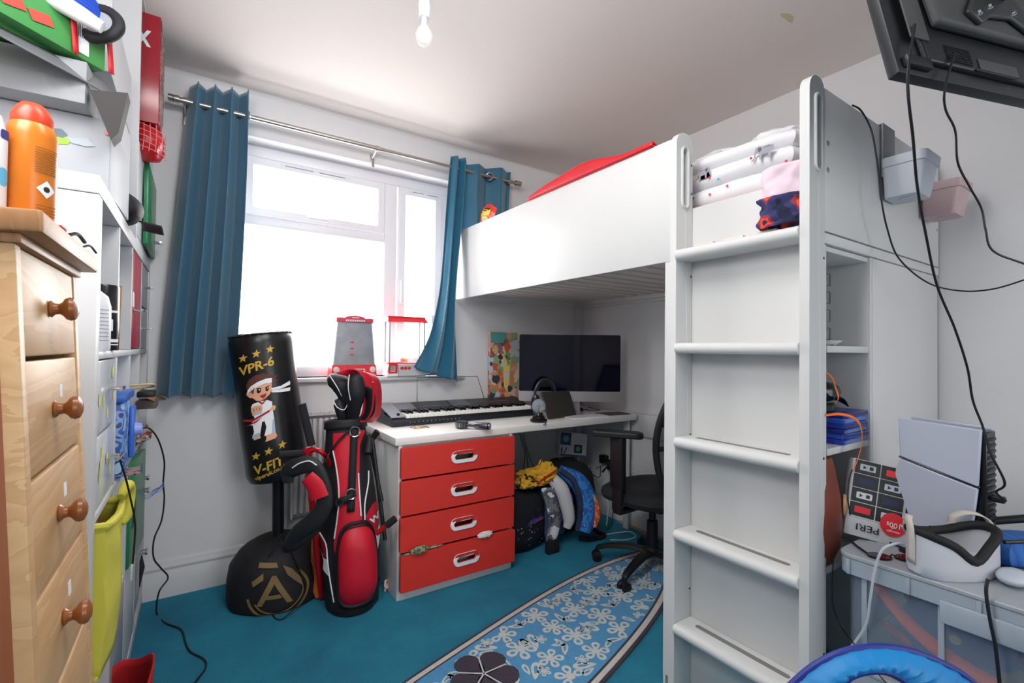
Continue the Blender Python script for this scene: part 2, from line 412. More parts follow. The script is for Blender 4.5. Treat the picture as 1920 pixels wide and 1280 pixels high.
def curtain_mat():
    m = mat('teal_curtain_satin', '#1c6482', .42, sheen=.4, bump=(35, .12, .002), vary=(5, .05)); return m
cm = curtain_mat()
def lerp_tab(tab, v):
    for (a, x0), (b, x1) in zip(tab, tab[1:]):
        if v <= b: t = (v-a)/(b-a+1e-9); t = t*t*(3-2*t)*.3+t*.7; return x0+(x1-x0)*t
    return tab[-1][1]
def edge(pxs, Y): # list of px -> table of z,x
    P = [at(x, y, 1, Y) for x, y in pxs]; return P
def sheet(bm, Lp, Rp, Y, folds, amp, nu=90, nv=46, ph=0, ampb=None, ytab=None, sharp=1):
    L = edge(Lp, Y); R = edge(Rp, Y)
    Lt = [(0, 0)]; 
    def interp(P, v):
        k = v*(len(P)-1); i = min(int(k), len(P)-2); t = k-i
        a = P[max(i-1, 0)]; b = P[i]; c = P[i+1]; d = P[min(i+2, len(P)-1)]
        return .5*((2*b)+(c-a)*t+(2*a-5*b+4*c-d)*t*t+(3*b-a-3*c+d)*t**3)
    def fn(u, v):
        p = interp(L, v).lerp(interp(R, v), u)
        A = amp+((ampb or amp)-amp)*v
        w = math.sin(u*folds*2*PI+ph+.35*math.sin(v*3+u*5)*v)
        w = math.copysign(abs(w)**sharp, w)
        p.y = Y+A*w+.006*noise.noise(V((u*6, v*4, ph)))+(lerp_tab(ytab, v) if ytab else 0)
        p.x += A*.35*math.sin(u*folds*4*PI+ph*2)*.5
        if v > .9: p.z += .006*math.sin(u*folds*2*PI+1)*(v-.9)*10
        return p
    return grid(bm, fn, nu, nv)
def eyelets(parent, xs):
    for x in xs:
        bm = B(); M = axM((x, YR, r0.z), (.75, .55, 0))
        ringp = [M @ V((.024*math.cos(a), .024*math.sin(a), 0)) for a in [2*PI*i/20 for i in range(20)]]
        tube(bm, ringp, .005, 6, closed=True); obj('eyelet', bm, chrome, parent)
bm = B()
sheet(bm, [(352, 158), (336, 300), (318, 460), (300, 620), (291, 742)], [(467, 176), (464, 320), (457, 470), (449, 610), (440, 742)], YR, 3.7, .045, ampb=.055, ph=.9)
c1 = sm('curtain', bm, cm, 'long teal eyelet curtain hanging left of the window beside the shelves', 'curtain', 'teal curtains', mods=[('solid', .003)], angle=180)
eyelets(c1, [at(462, 215, 1, YR).x])
bm = B()
sheet(bm, [(846, 291), (838, 380), (832, 480), (823, 560), (806, 630), (776, 690)], [(878, 300), (872, 400), (862, 500), (857, 590), (859, 650), (862, 716)], YR-.02, 2.3, .022, ampb=.035, ph=.3, nu=60)
sheet(bm, [(868, 306), (868, 330), (868, 360), (868, 400), (866, 440), (866, 500)], [(962, 321), (960, 350), (958, 380), (956, 410), (955, 440), (955, 500)], YR+.01, 2.2, .03, ph=1.2, nu=60)
c2 = sm('curtain', bm, cm, 'teal curtain bunched right of the window, its hem swept over the sill', 'curtain', 'teal curtains', mods=[('solid', .003)], angle=180)
eyelets(c2, [at(918, 332, 1, YR).x])

# ---------------------------------------------------------------- ceiling bulb
bp = dep(795, 50, 1.6)
bulb = thing('pendant_bulb', 'bare clear glass light bulb hanging from a white cap on the ceiling', 'light bulb', (bp.x, bp.y, ZC))
bz = dep(795, 86, 1.6).z
bm = lathe(B(), [(0, ZC), (.05, ZC), (.048, ZC-.02), (.01, ZC-.03), (.003, ZC-.035), (.003, bz+.17), (0, bz+.17)], 20, Matrix.Translation((bp.x, bp.y, 0))); obj('ceiling_rose', bm, white_pl, bulb)
bm = lathe(B(), [(0, bz+.175), (.012, bz+.17), (.018, bz+.15), (.018, bz+.142), (.020, bz+.14), (.018, bz+.105), (.019, bz+.10), (.016, bz+.095), (0, bz+.093)], 24, Matrix.Translation((bp.x, bp.y, 0))); obj('lamp_holder', bm, white_pl, bulb)
bm = lathe(B(), [(0, bz+.10), (.014, bz+.10), (.0145, bz+.068), (.012, bz+.064), (0, bz+.064)], 24, Matrix.Translation((bp.x, bp.y, 0))); obj('bulb_cap', bm, mat('bulb_metal', '#c9d6da', .3, .6), bulb)
prof = [(.014, bz+.072), (.018, bz+.06), (.027, bz+.045), (.030, bz+.032), (.028, bz+.018), (.020, bz+.006), (.010, bz+.001), (0, bz)]
bm = lathe(B(), prof, 28, Matrix.Translation((bp.x, bp.y, 0))); obj('bulb_glass', bm, mat('bulb_glass', '#f3eeee', .05, alpha=.3, vary=False), bulb)
bm = tube(B(), [(bp.x-.012, bp.y, bz+.035), (bp.x-.004, bp.y, bz+.03), (bp.x+.004, bp.y, bz+.034), (bp.x+.012, bp.y, bz+.03)], .0012, 5); tube(bm, [(bp.x, bp.y, bz+.064), (bp.x, bp.y, bz+.034)], .004, 6)
obj('filament', bm, mat('filament', '#cfc8c8', .4), bulb)

# ================================================================ LOFT BED
XB = 1.353
bed = thing('loft_bed', 'white loft bed with solid guard panel, built-in ladder and slatted base over the desk', 'bed', (XB, 1.65, 0))
def bp_(name, a, b, m=bedw, bev=.003, parent=bed): return obj(name, bx(a, b, bev), m, parent)
bp_('guard_panel', (XB, 1.045, 1.458), (XB+.022, 2.665, 1.882))
bp_('side_board', (XB+.088, .63, .0), (XB+.106, 1.05, 1.652))
bp_('rear_board', (XR-.035, .63, 1.46), (XR-.012, 2.665, 1.87))
bp_('end_board', (XB+.024, 2.64, 1.46), (XR-.036, 2.662, 1.87))
bp_('end_board', (XB+.084, .602, 1.487), (XR-.012, .624, 1.886))
bp_('end_rail', (XB+.084, .602, 1.453), (XR-.012, .622, 1.483))
bp_('side_rail', (XB+.024, 1.05, 1.475), (XB+.06, 2.64, 1.53)); bp_('side_rail', (XR-.075, .64, 1.475), (XR-.036, 2.64, 1.53))
for i in range(19): bp_('slat', (XB+.06, .72+i*.1025, 1.499), (XR-.05, .72+i*.1025+.07, 1.515), mat('slat_wood', '#d9d2cc', .55), .002)
bm = cushion(B(), (XB+.11, .66, 1.52), (XR-.06, 2.63, 1.66), .012, .003); obj('mattress', bm, mat('mattress_cover', '#d9b9b0', .9, bump=(60, .2)), bed)
# ladder posts: boards with a rounded top and a long slotted grip
def post(ya, yb):
    ztop = 1.905; x0, x1 = XB-.002, XB+.086; out = [(x0, 0), (x1, 0), (x1, ztop-.03)]
    out += [(x1-.0-.0*i, ztop-.03) for i in ()]
    out += [(x0+.055+.031*math.cos(a), ztop-.035+.035*math.sin(a)) for a in [PI/2*i/5 for i in range(1, 5)]] + [(x0+.045*1+.045*math.cos(a), ztop-.045+.045*math.sin(a)) for a in [PI/2+PI/2*i/6 for i in range(7)]]
    slot = [(x0+.045+u, ztop-.155+v) for u, v in rrect(.024, .20, .012, 4)]
    bm = B(); prism(bm, out, lambda u, v, w: V((u, ya+w, v)), yb-ya, holes=[slot])
    p = obj('ladder_post', bm, bedw, bed, smooth=True, mods=[('bevel', .003)])
    lip = [V((x0+.045+u, ya-.002, ztop-.155+v)) for u, v in rrect(.033, .209, .0165, 5)]
    bm = tube(B(), lip, .0045, 6, closed=True); obj('grip_rim', bm, bedw, p)
    bm = bx((x0+.028, (ya+yb)/2, ztop-.26), (x0+.062, yb-.001, ztop-.05)); obj('grip_back', bm, bedw, p)
    for z in (1.80, 1.70, 1.41, .86, .33):
        if z > 1.5 and ya < .8: continue
        bm = lathe(B(), [(0, -.001), (.004, -.001), (.004, .001), (0, .001)], 10, axM((x1-.006, ya, z), (0, -1, 0))); obj('screw', bm, mat('dark_screw', '#55585c', .4, .8), p)
    return p
post(1.022, 1.046); pR = post(.602, .627)
for z in (1.735, 1.66):
    bm = lathe(B(), [(0, 0), (.008, 0), (.007, .0015), (0, .002)], 12, axM((XB+.105, .602, z), (0, -1, 0))); obj('bolt_cap', bm, mat('bolt_cap', '#8f9694', .4), bed)
bm = lathe(B(), [(0, 0), (.007, 0), (0, .002)], 12, axM((XR-.03, .602, 1.63), (0, -1, 0))); obj('bolt_cap', bm, mat('bolt_cap', '#8f9694', .4), bed)
for i, z in enumerate((1.476, 1.160, .842, .532, .218)):
    pr = [(XB+.088, -.016), (XB+.088, .016), (XB+.02, .018)]+[(XB+.004+.018*math.cos(a), .018*math.sin(a)) for a in [PI/2+PI*k/8 for k in range(1, 9)]]
    bm = B(); prism(bm, pr, lambda u, v, w: V((u, .6275+w, z+v)), .394)
    r = obj('rung', bm, bedw, bed, mods=[('bevel', .002)])
    pr = [(u, v) for u, v in rrect(.018, .30, .009, 4)]
    bm = B(); prism(bm, pr, lambda u, v, w: V((XB+.05+u, .825+v, z+.0155+w)), .0028); obj('grip_strip', bm, mat('grey_grip_strip', '#7d7b76', .8), r)
bm = B(); prism(bm, [(1.046, .045), (1.058, .045), (1.058, 0), (1.066, 0), (1.068, .05), (1.068, 1.457), (1.046, 1.457)], lambda u, v, w: V((XB+w, u, v)), .018); obj('leg_board', bm, bedw, bed)

# under-bed cupboard with an open bookcase end
un = thing('bookcase_cupboard', 'white cupboard under the bed end, open shelves beside the ladder', 'cupboard', (1.9, .8, 0))
def up_(name, a, b, m=bedw): return obj(name, bx(a, b, .002), m, un)
up_('side_panel', (XB+.107, .63, 0), (XB+.120, 1.03, 1.395)); up_('end_panel', (1.775, .606, 0), (XR-.012, .624, 1.451)); up_('partition', (1.757, .606, 0), (1.774, 1.03, 1.451))
up_('back_panel', (XB+.121, 1.032, 0), (XR-.02, 1.045, 1.451)); up_('top_panel', (XB+.108, .612, 1.436), (1.756, 1.03, 1.451)); up_('front_strip', (XB+.087, .606, 0), (XB+.107, .626, 1.451))
for z in (1.150, .860, .532, .06): up_('shelf', (XB+.121, .61, z), (1.756, 1.03, z+.02))
# ---- bedding and things on the bed
bm = B(); random.seed(3)
for k, (za, zb, xa) in enumerate(((1.665, 1.735, 1.50), (1.735, 1.80, 1.50), (1.80, 1.855, 1.51))):
    cushion(bm, (xa, .70, za), (1.98, 1.19, zb+.006), .04, .008, k*5)
blob(bm, (1.76, .84, 1.87), (.19, .16, .045), .22, 2.5, 4, 4); blob(bm, (1.72, 1.02, 1.86), (.18, .14, .03), .25, 2.5, 9, 3)
duv = sm('folded_duvet', bm, mat('white_bedding', '#e6e6ea', .9, bump=(25, .35, .004)), 'white duvet folded on the bed, printed with grey animals and small coloured dots', 'duvet')
# printed grey animals + dots on its edge facing the room (-X side)
def dv(u, v, w): return V((1.498-w, u, v))
def scrib(cy, cz, s, seed):
    fl_ = -1 if seed % 2 else 1
    ele = [(-1, 0), (-.95, .45), (-.5, .6), (.2, .6), (.6, .75), (.95, .6), (1.1, .2), (1.15, -.35), (1.3, -.6), (1.15, -.7), (1.0, -.4), (.92, 0), (.7, -.05), (.55, -.1), (.55, -.75), (.3, -.75), (.28, -.25), (-.35, -.25), (-.38, -.75), (-.65, -.75), (-.7, -.2), (-.9, -.1)]
    ear = [(.35, .55), (.7, .6), (.72, .2), (.5, .05), (.32, .25)]; bk = [(-.85, .3), (-.4, .5), (.1, .48), (.1, .42), (-.4, .42)]
    return [(1, [(cy+fl_*s*x, cz+s*z) for x, z in ele]), (0, [(cy+fl_*s*x, cz+s*z) for x, z in ear]), (0, [(cy+fl_*s*x, cz+s*z) for x, z in bk])]
ly = []
for cy, cz, s, sd in ((1.02, 1.785, .026, 1), (.80, 1.79, .03, 2), (1.16, 1.80, .02, 3), (.74, 1.70, .018, 7)): ly += scrib(cy, cz, s, sd)
rnd = random.Random(5)
for k in range(13): 
    y = .72+rnd.random()*.44; z = 1.69+rnd.random()*.1; ly.append((2+k % 3, circ(.0045, 8, y, z)))
_a = obj('animal_print', decal(ly, dv, 0), [mat('print_grey', '#66676f', .9), mat('print_pale', '#9fa1aa', .9), mat('print_red', '#d83a3a', .9), mat('print_blue', '#3aa3d8', .9), mat('print_yellow', '#e3cf35', .9)], duv); _a['kind'] = 'stuff'
ly = []
def dv2(cx, cy, cz):
    def f(u, v, w): return V((cx+v*.5, cy+u, cz+v*.8+w))
    return f
pb = thing('galaxy_cloth', 'dark blue and red print cloth with pale pink fabric beside right ladder post', 'clothing', (1.46, .70, 1.65))
def gal(u, v, w=0): return V((1.43-.016*math.sin(v*PI)-.010*math.sin(u*9)-.004*math.sin(v*30+u*7), .635+.13*u, 1.53+.115*v+.006*math.sin(u*12)))
bm = B(); 
def tubeb(z0, z1, x0, r, amp, sd):
    b = B(); grid(b, lambda u, v: V((x0+r*.45*math.cos(2*PI*u)*(1+amp*noise.noise(V((math.cos(2*PI*u)*2, math.sin(2*PI*u)*2, v*4+sd)))), .70+r*math.sin(2*PI*u)*(1+amp*noise.noise(V((math.sin(2*PI*u)*2, v*3, sd)))), z0+(z1-z0)*v)), 36, 14, cu=True); return b
obj('cuff', tubeb(1.515, 1.60, 1.405, .062, .5, 3), ramp_mat('galaxy_print', [(0, '#1a1b3a'), (.42, '#2c2f5e'), (.52, '#8a2f3c'), (.58, '#e0452e'), (.63, '#20264c'), (.75, '#355a86')], 14, rough=.9), pb, mods=[('solid', .004)])
obj('pink_fabric', tubeb(1.595, 1.69, 1.412, .060, .35, 6), mat('pale_pink_fabric', '#dcc8d2', .9, bump=(30, .3, .003)), pb, mods=[('solid', .004)])
# red mat folded over the guard panel
def rh(u): return .008+.030*math.sin(PI*min(1, u*1.15))**1.5+.012*math.sin(PI*u)
def redm(u, v):
    y = 1.885-.765*u; return V((XB-.007+.055*v, y+.02*v, 1.886+rh(u)+.018*v*math.sin(PI*u)+.004*math.sin(u*14)))
bm = B(); grid(bm, redm, 40, 8); grid(bm, lambda u, v: V((XB-.006-.003*math.sin(PI*v), 1.885-.765*u, 1.884+(rh(u)+.004*math.sin(u*14))*v)), 40, 4); grid(bm, lambda u, v: V((XB-.006+.05*v, 1.885-.765*u, 1.8845)), 40, 2)
sm('red_mat', bm, mat('red_pvc', '#c8202c', .5, bump=(40, .1)), 'thin red folded mat lying along the top edge of the bed guard panel', 'mat', mods=[('solid', .006)])
# snack bag at far end
pk = at(915, 425, 0, XB+.06)
def snack(u, v, s): 
    t = s*.022*math.sin(PI*u)*math.sin(PI*v); q = noise.noise(V((u*4, v*4, s)))*.006
    return V((pk.x+t+q, pk.y+.085-.17*u+.012*math.sin(v*5), 1.888+.105*v*(.82+.25*math.sin(u*4))+q))
bm = B(); grid(bm, lambda u, v: snack(u, v, 1), 14, 12); grid(bm, lambda u, v: snack(u, v, -1), 14, 12)
sn = sm('snack_packet', bm, mat('red_foil', '#d23a26', .3, vary=(20, .2)), 'red and yellow crumpled food packet on the bed corner near the curtain', 'packet')
bm = decal([(0, rrect(.10, .035, .006, 3, 0, .06)), (1, rrect(.07, .03, .01, 3, .0, .025)), (2, rrect(.075, .009, .002, 2, 0, .078)), (2, rrect(.04, .006, .002, 2, 0, .067))], lambda u, v, w: snack((u+.085)/.17, max(0, min(1, v/.105)), -1)+V((-w-.002, 0, 0)), .012)
obj('packet_print', bm, [mat('yellow_print', '#e4bd3c', .5), mat('noodle_print', '#d9c98a', .6), mat('dark_print', '#2a2320', .6)], sn)

# ---- hanging bins over the bed end
def bin_(name, label, m, xpx, cpx, rpx, ytop, ybot, hook=None, edge_y=.598, xr=None):
    L = at(xpx, ytop, 1, edge_y); R0 = at(rpx, ytop, 1, edge_y-.11)
    ztop, zb = L.z, at(xpx, ybot, 1, edge_y).z
    x0 = L.x; x1 = xr or R0.x; t = thing(name, label, 'bin', (x0, edge_y, zb), group='hanging storage bins on the bed end')
    cx, cy = (x0+x1)/2, edge_y-.055-.004; w, h = abs(x1-x0), .11
    bm = B(); rings = []
    prof = [(.80, zb, 0), (.84, zb-.002+.01, 0), (.97, ztop-.03, 0), (1.03, ztop-.028, 0), (1.05, ztop, 0), (1.0, ztop, 0), (.93, ztop-.03, 0), (.78, zb+.012, 0)]
    for s, z, _ in prof:
        rings.append([bm.verts.new((cx+u, cy+v+(1-s)*.045, z)) for u, v in rrect(w*s, h*s, .018, 4)])
    n = len(rings[0])
    for a, b in zip(rings, rings[1:]):
        for k in range(n): bm.faces.new((a[k], a[(k+1) % n], b[(k+1) % n], b[k]))
    bm.faces.new(rings[0]); bm.faces.new(rings[-1][::-1])
    obj('tub', bm, m, t)
    hx = cx+.0
    bm = B(); box(bm, (hx-.05, edge_y-.004, ztop-.05), (hx+.05, edge_y+.001, 1.892), 0, .001); box(bm, (hx-.05, edge_y-.004, 1.888), (hx+.05, edge_y+.034, 1.892), 0, .001); box(bm, (hx-.05, edge_y+.030, 1.83), (hx+.05, edge_y+.034, 1.892), 0, .001)
    obj('hook_plate', bm, mat('grey_hook', '#8e9094', .5) if hook is None else hook, t)
    bm = lathe(B(), [(0, 0), (.028, 0), (.028, -.0015), (0, -.0015)], 20, Matrix.Translation((cx, cy, zb))); obj('base_ring', bm, m, t)
    return t
bin_('hanging_bin', 'pale grey plastic bin hooked over the bed end, left one of two', mat('pale_grey_plastic', '#bfc3cd', .4), 1648, 1720, 1760, 300, 372)
bin_('hanging_bin', 'pink plastic bin hooked on the bed end beside the wall corner', mat('pink_plastic', '#c5a9ab', .45), 1722, 1790, 1800, 348, 408, xr=2.30, hook=mat('pink_plastic', '#c5a9ab', .45))

# ---- things on the bookcase shelves
X0 = 1.50
bm = B()
for z in (1.39, 1.335, 1.28, 1.225):
    tube(bm, [(1.57, .66, z), (1.612, .66, z), (1.612, .66, z-.035), (1.57, .66, z-.035)], .0012, 5)
tube(bm, [(1.575, .66, 1.171), (1.575, .66, 1.40)], .0015, 6); lathe(bm, [(0, 1.1705), (.03, 1.1705), (.03, 1.174), (0, 1.174)], 16, Matrix.Translation((1.585, .67, 0)))
sm('wire_rack', bm, mat('dark_wire', '#43464a', .4, .6), 'small dark wire rack with square loops on the upper bookcase shelf', 'rack')
bm = lathe(B(), [(0, 1.171), (.03, 1.171), (.05, 1.185), (.052, 1.188), (.048, 1.187), (.028, 1.176), (0, 1.175)], 24, Matrix.Translation((1.66, .70, 0))); sm('white_dish', bm, white_pl, 'shallow white dish on the upper bookcase shelf', 'dish')
# game cases
gm = [mat('blue_case', '#2746c8', .25, vary=(8, .1)), mat('blue_case_light', '#2f66d8', .25, vary=(8, .1)), mat('blue_case_dark', '#1c2f8e', .3)]
for i in range(6):
    z = .8805+i*.0155; dx = (0, .012, -.004, .006, -.006, .008)[i]; a = (.02, -.06, .03, -.02, .05, -.03)[i]
    t = thing('game_case', ['bottom blue game case of the stack on the bookcase shelf', 'second blue game case from the bottom of the bookcase stack', 'third blue game case from the bottom, edge pushed slightly left', 'fourth blue game case from the bottom of the stack', 'fifth blue game case, just below the topmost of the stack', 'topmost blue game case under the dark green book'][i], 'game case', (1.652+dx*.6, .675, z), a*.7, 'blue game cases stacked on the bookcase shelf')
    obj('case_shell', box(B(), (-.085, -.068, 0), (.085, .068, .0145), 0, .0015), gm[i % 3], t, world=False)
    obj('cover_sleeve', box(B(), (-.08, -.0685, .003), (.08, -.066, .0115), 0), [mat('sleeve_a', '#5f7fb8', .4), mat('sleeve_b', '#1d2b60', .4)][i % 2], t, world=False)
bm = box(B(), (-.055, -.05, 0), (.055, .05, .018), 0, .002); o = sm('dark_green_book', bm, mat('green_cover', '#2d4640', .5), 'dark green book lying on top of the blue game cases', 'book'); o.location = (1.605, .70, .975); o.rotation_euler = (0, 0, .3)
cp = thing('black_hat', 'shiny black cap with teal glints lying above the green book', 'hat', (1.545, .69, .994))
bm = blob(B(), (1.60, .69, 1.03), (.06, .06, .035), .12, 2, 2, 3, flat=-.033); obj('crown', bm, mat('black_gloss', '#101c22', .2, vary=(10, .4)), cp)
bm = B(); grid(bm, lambda u, v: V((1.61+.055*v, .63+.11*u, 1.035-.03*v*v-.02*(2*u-1)**2)), 10, 8); obj('brim', bm, mat('black_gloss', '#101c22', .2), cp, mods=[('solid', .003)])
org = mat('orange_ribbon', '#f0701c', .5, vary=(20, .1))
def ribbon(name, pts, w, m, label, cat, wd=(0, 1, 0), parent=None):
    P = catmull(pts, 8); bm = B(); n = len(P)-1; wd = V(wd).normalized()*w/2
    grid(bm, lambda u, v: P[round(v*n)]+wd*(2*u-1)+V((0, 0, 0)), 2, n)
    if parent: return obj(name, bm, m, parent, mods=[('solid', .0012)])
    return sm(name, bm, m, label, cat, mods=[('solid', .0012)])
ribbon('orange_ribbon', [at(1548, 778, 1, .60), at(1575, 776, 1, .58), at(1600, 783, 1, .57), at(1614, 800, 1, .565), at(1616, 830, 1, .565), at(1608, 860, 1, .565), at(1600, 882, 1, .56)], .016, org, 'orange ribbon draped over the blue game cases and hanging down', 'ribbon', (1, .3, .35))
ribbon('orange_strap', [at(1548, 697, 1, .62), at(1560, 708, 1, .61), at(1566, 725, 1, .61), at(1572, 745, 1, .60), at(1566, 756, 1, .60)], .008, org, 'short orange strap hanging from the black cap', 'strap', (1, 0, .4))
# brown rounded wooden instrument body
uk = thing('brown_instrument', 'brown rounded wooden instrument body with a pale oval, standing on the bookcase shelf', 'instrument', (1.50, .64, .554))
bm = B(); c0 = at(1545, 960, 1, .60)
prof = [(0, .554), (.045, .556), (.078, .60), (.088, .66), (.080, .73), (.062, .79), (.055, .82), (.040, .85), (0, .857)]
lathe(bm, prof, 30, Matrix.Translation((1.492, .63, 0)) @ Matrix.Scale(.45, 4, (0, 1, 0))); obj('body', bm, mat('brown_wood', '#7f3c2a', .45, vary=(6, .15)), uk)
bm = lathe(B(), [(0, 0), (.024, 0), (.022, .006), (0, .009)], 24, axM((1.560, .603, .712), (.35, -1, 0)) @ Matrix.Scale(1.3, 4, (0, 1, 0))); obj('pale_oval', bm, mat('pale_wood', '#b98f6b', .5), uk)
# dark fluffy toy at the bottom
bm = B(); rnd = random.Random(2)
for k in range(420):
    a, b = rnd.random()*2*PI, math.acos(1-rnd.random()*1.4); d = V((math.sin(b)*math.cos(a), math.sin(b)*math.sin(a), math.cos(b))); p = V((1.545, .68, .20))+V((d.x*.05, d.y*.05, d.z*.10))
    q = p+d*.03+V((0, 0, -.02)); vs = [bm.verts.new(p+V((.002, 0, 0))), bm.verts.new(p-V((.002, 0, 0))), bm.verts.new(q)]; bm.faces.new(vs)
blob(bm, (1.545, .68, .17), (.055, .055, .09), .1, 3, 1, 3)
sm('fluffy_toy', bm, mat('black_fur', '#0b0d10', .8), 'black fluffy soft toy on the lowest bookcase shelf', 'toy')

# ================================================================ DESK
desk = thing('desk', 'long white desk top along the window wall, on the red drawer unit', 'desk', (1.55, 2.37, .705))
obj('worktop', bx((.757, 2.072, .7055), (2.355, 2.68, .740), .002), mat('white_worktop', '#e2e0dc', .35, vary=(3, .01)), desk)
obj('support_leg', bx((2.325, 2.12, 0), (2.345, 2.16, .705), .003), bedw, desk)
dr = thing('drawer_unit', 'white drawer unit with four red drawers and oval white handles under the desk', 'drawer unit', (1.09, 2.37, 0))
def dp(name, a, b, m=bedw): return obj(name, bx(a, b, .0015), m, dr)
dp('side_panel', (.775, 2.078, 0), (.793, 2.66, .705)); dp('side_panel', (1.382, 2.078, 0), (1.40, 2.66, .705)); dp('back_panel', (.793, 2.64, 0), (1.382, 2.655, .705)); dp('plinth', (.793, 2.075, 0), (1.382, 2.09, .045)); dp('top_panel', (.793, 2.09, .69), (1.382, 2.64, .705)); dp('base_panel', (.793, 2.09, .045), (1.382, 2.64, .055))
zs = [(.552, .697), (.386, .547), (.221, .381), (.046, .216)]
for i, (za, zb) in enumerate(zs):
    yf = 2.052-(.012 if i == 3 else 0); tilt = -.012 if i == 3 else 0
    cx, cz = 1.0875+(.012 if i == 3 else 0), (za+zb)/2+.0
    H = (za+zb)/2
    bm = B(); prism(bm, rrect(.618, zb-za-.004, .008, 3, 1.088, H), lambda u, v, w: V((u, yf+w, v)), .019, holes=[rrect(.112, .030, .015, 6, cx+.012, cz)])
    d = obj('drawer', bm, red_dr, dr, mods=[('bevel', .0015)]); d['label'] = ['top red drawer', 'second red drawer', 'third red drawer, clothing caught at its lower edge', 'bottom red drawer, pulled slightly out'][i]
    bm = B(); prism(bm, rrect(.142, .058, .029, 8, cx+.012, cz), lambda u, v, w: V((u, yf-.006+w, v)), .0065, holes=[rrect(.106, .026, .013, 8, cx+.012, cz)])
    obj('oval_handle', bm, white_pl, d, mods=[('bevel', .0015)])
    bm = B(); box(bm, (.80, yf+.02, za+.01), (.812, 2.62, zb-.03)); box(bm, (1.364, yf+.02, za+.01), (1.376, 2.62, zb-.03)); box(bm, (.80, yf+.02, za+.008), (1.376, 2.62, za+.014)); box(bm, (.80, 2.60, za+.01), (1.376, 2.62, zb-.03))
    obj('drawer_box', bm, bedw, d)
cl = [('folded_clothes', 'olive and grey clothes seen through the top red drawer handle', '#5a5a48', 0), ('folded_clothes', 'dark red clothes with an orange edge seen through the second drawer handle', '#8a2a20', 1), ('folded_clothes', 'red clothes seen through the third drawer handle', '#8f1a14', 2), ('folded_clothes', 'white and red printed clothes seen through the bottom drawer handle', '#b9aeb0', 3)]
for nme, lab, colr, i in cl:
    za, zb = zs[i]; bm = cushion(B(), (.83, 2.10, za+.02), (1.34, 2.56, zb-.035), .05, .02, i); sm(nme, bm, mat('cloth_%d' % i, colr, .9, vary=(25, .35)), lab, 'clothes', 'clothes inside the red drawers')
bm = blob(B(), (.865, 2.036, .227), (.042, .016, .017), .5, 3, 3, 3); blob(bm, (.93, 2.045, .222), (.06, .008, .005), .3, 3, 4, 2); blob(bm, (.81, 2.045, .217), (.03, .008, .004), .3, 3, 4, 2)
sm('camouflage_garment', bm, ramp_mat('green_camo', [(0, '#59624a'), (.45, '#8b9178'), (.6, '#3f4a38'), (.7, '#a19a80')], 60, rough=.9), 'green patterned garment poking out above the bottom red drawer', 'clothes')
bm = blob(B(), (1.215, 2.036, .226), (.04, .014, .015), .4, 3, 8, 3); sm('white_garment', bm, mat('white_cloth', '#d8d2cf', .9), 'white garment corner poking out above the bottom red drawer', 'clothes')
bm = B(); p = at(727, 1110, 2, .0); 
grid(bm, lambda u, v: V((p.x-.015+.03*u, p.y+.01*v+.01*math.sin(u*3), .002+.05*v)), 4, 4)
sm('torn_wrapper', bm, ramp_mat('wrapper_print', [(0, '#e6e0d8'), (.5, '#c03a2a'), (.6, '#d8cf9a'), (.7, '#e8e4de')], 60), 'small crumpled wrapper on the carpet beside the drawer unit', 'wrapper', mods=[('solid', .001)])

# ---- keyboard piano (local frame: x along keys, y depth)
kx, ky = .842, 2.362
kb = thing('keyboard_piano', 'electronic keyboard with black and white keys and grey left speaker, on the desk', 'keyboard', (kx, ky, .7405))
LK, DK = .93, .27
pr = [(0, 0), (DK, 0), (DK, .088), (DK-.03, .096), (.12, .066), (.115, .05), (.012, .044), (0, .03)]
bm = B(); prism(bm, pr, lambda u, v, w: V((w, u, v)), LK); obj('case', bm, mat('keyboard_black', '#1d2028', .35, vary=(10, .1)), kb, world=False, mods=[('bevel', .003)])
bm = B(); prism(bm, [(.006, .046), (DK-.03, .0975), (DK-.02, .0955), (DK-.02, .099), (DK-.032, .101), (.004, .051)], lambda u, v, w: V((w, u, v)), .075); box(bm, (.075, .118, .067), (.24, .12, .07))
obj('speaker_panel', bm, mat('silver_plastic', '#8c8f96', .4), kb, world=False)
def slope(y): return .066+(y-.12)*(.030/(DK-.15))
bm = B(); prism(bm, [(.135, slope(.135)+.0005), (DK-.035, slope(DK-.035)+.0005), (DK-.035, slope(DK-.035)+.002), (.135, slope(.135)+.002)], lambda u, v, w: V((.08+w, u, v)), .11); obj('speaker_grille', bm, ramp_mat('speaker_mesh', [(0, '#4a4c52'), (.4, '#8a8d94')], 300, 'dist'), kb, world=False)
bm = B(); prism(bm, [(.135, slope(.135)+.0005), (DK-.035, slope(DK-.035)+.0005), (DK-.035, slope(DK-.035)+.002), (.135, slope(.135)+.002)], lambda u, v, w: V((.42+w, u, v)), .12); obj('display', bm, mat('lcd_grey', '#4c5058', .2), kb, world=False)
bm = B()
for k in range(14): box(bm, (.20+.018*k, .15, slope(.15)), (.210+.018*k, .158, slope(.15)+.0035), 0, .0008)
for k in range(12): box(bm, (.60+.02*k, .17, slope(.17)), (.612+.02*k, .178, slope(.17)+.0035), 0, .0008)
obj('button_row', bm, mat('grey_button', '#6a6d74', .5), kb, world=False)
NW = 36; kw = (LK-.105)/NW; ivory = mat('white_key', '#e8e6e2', .25); ebony = mat('black_key', '#0d0e11', .25)
mw = mb = None
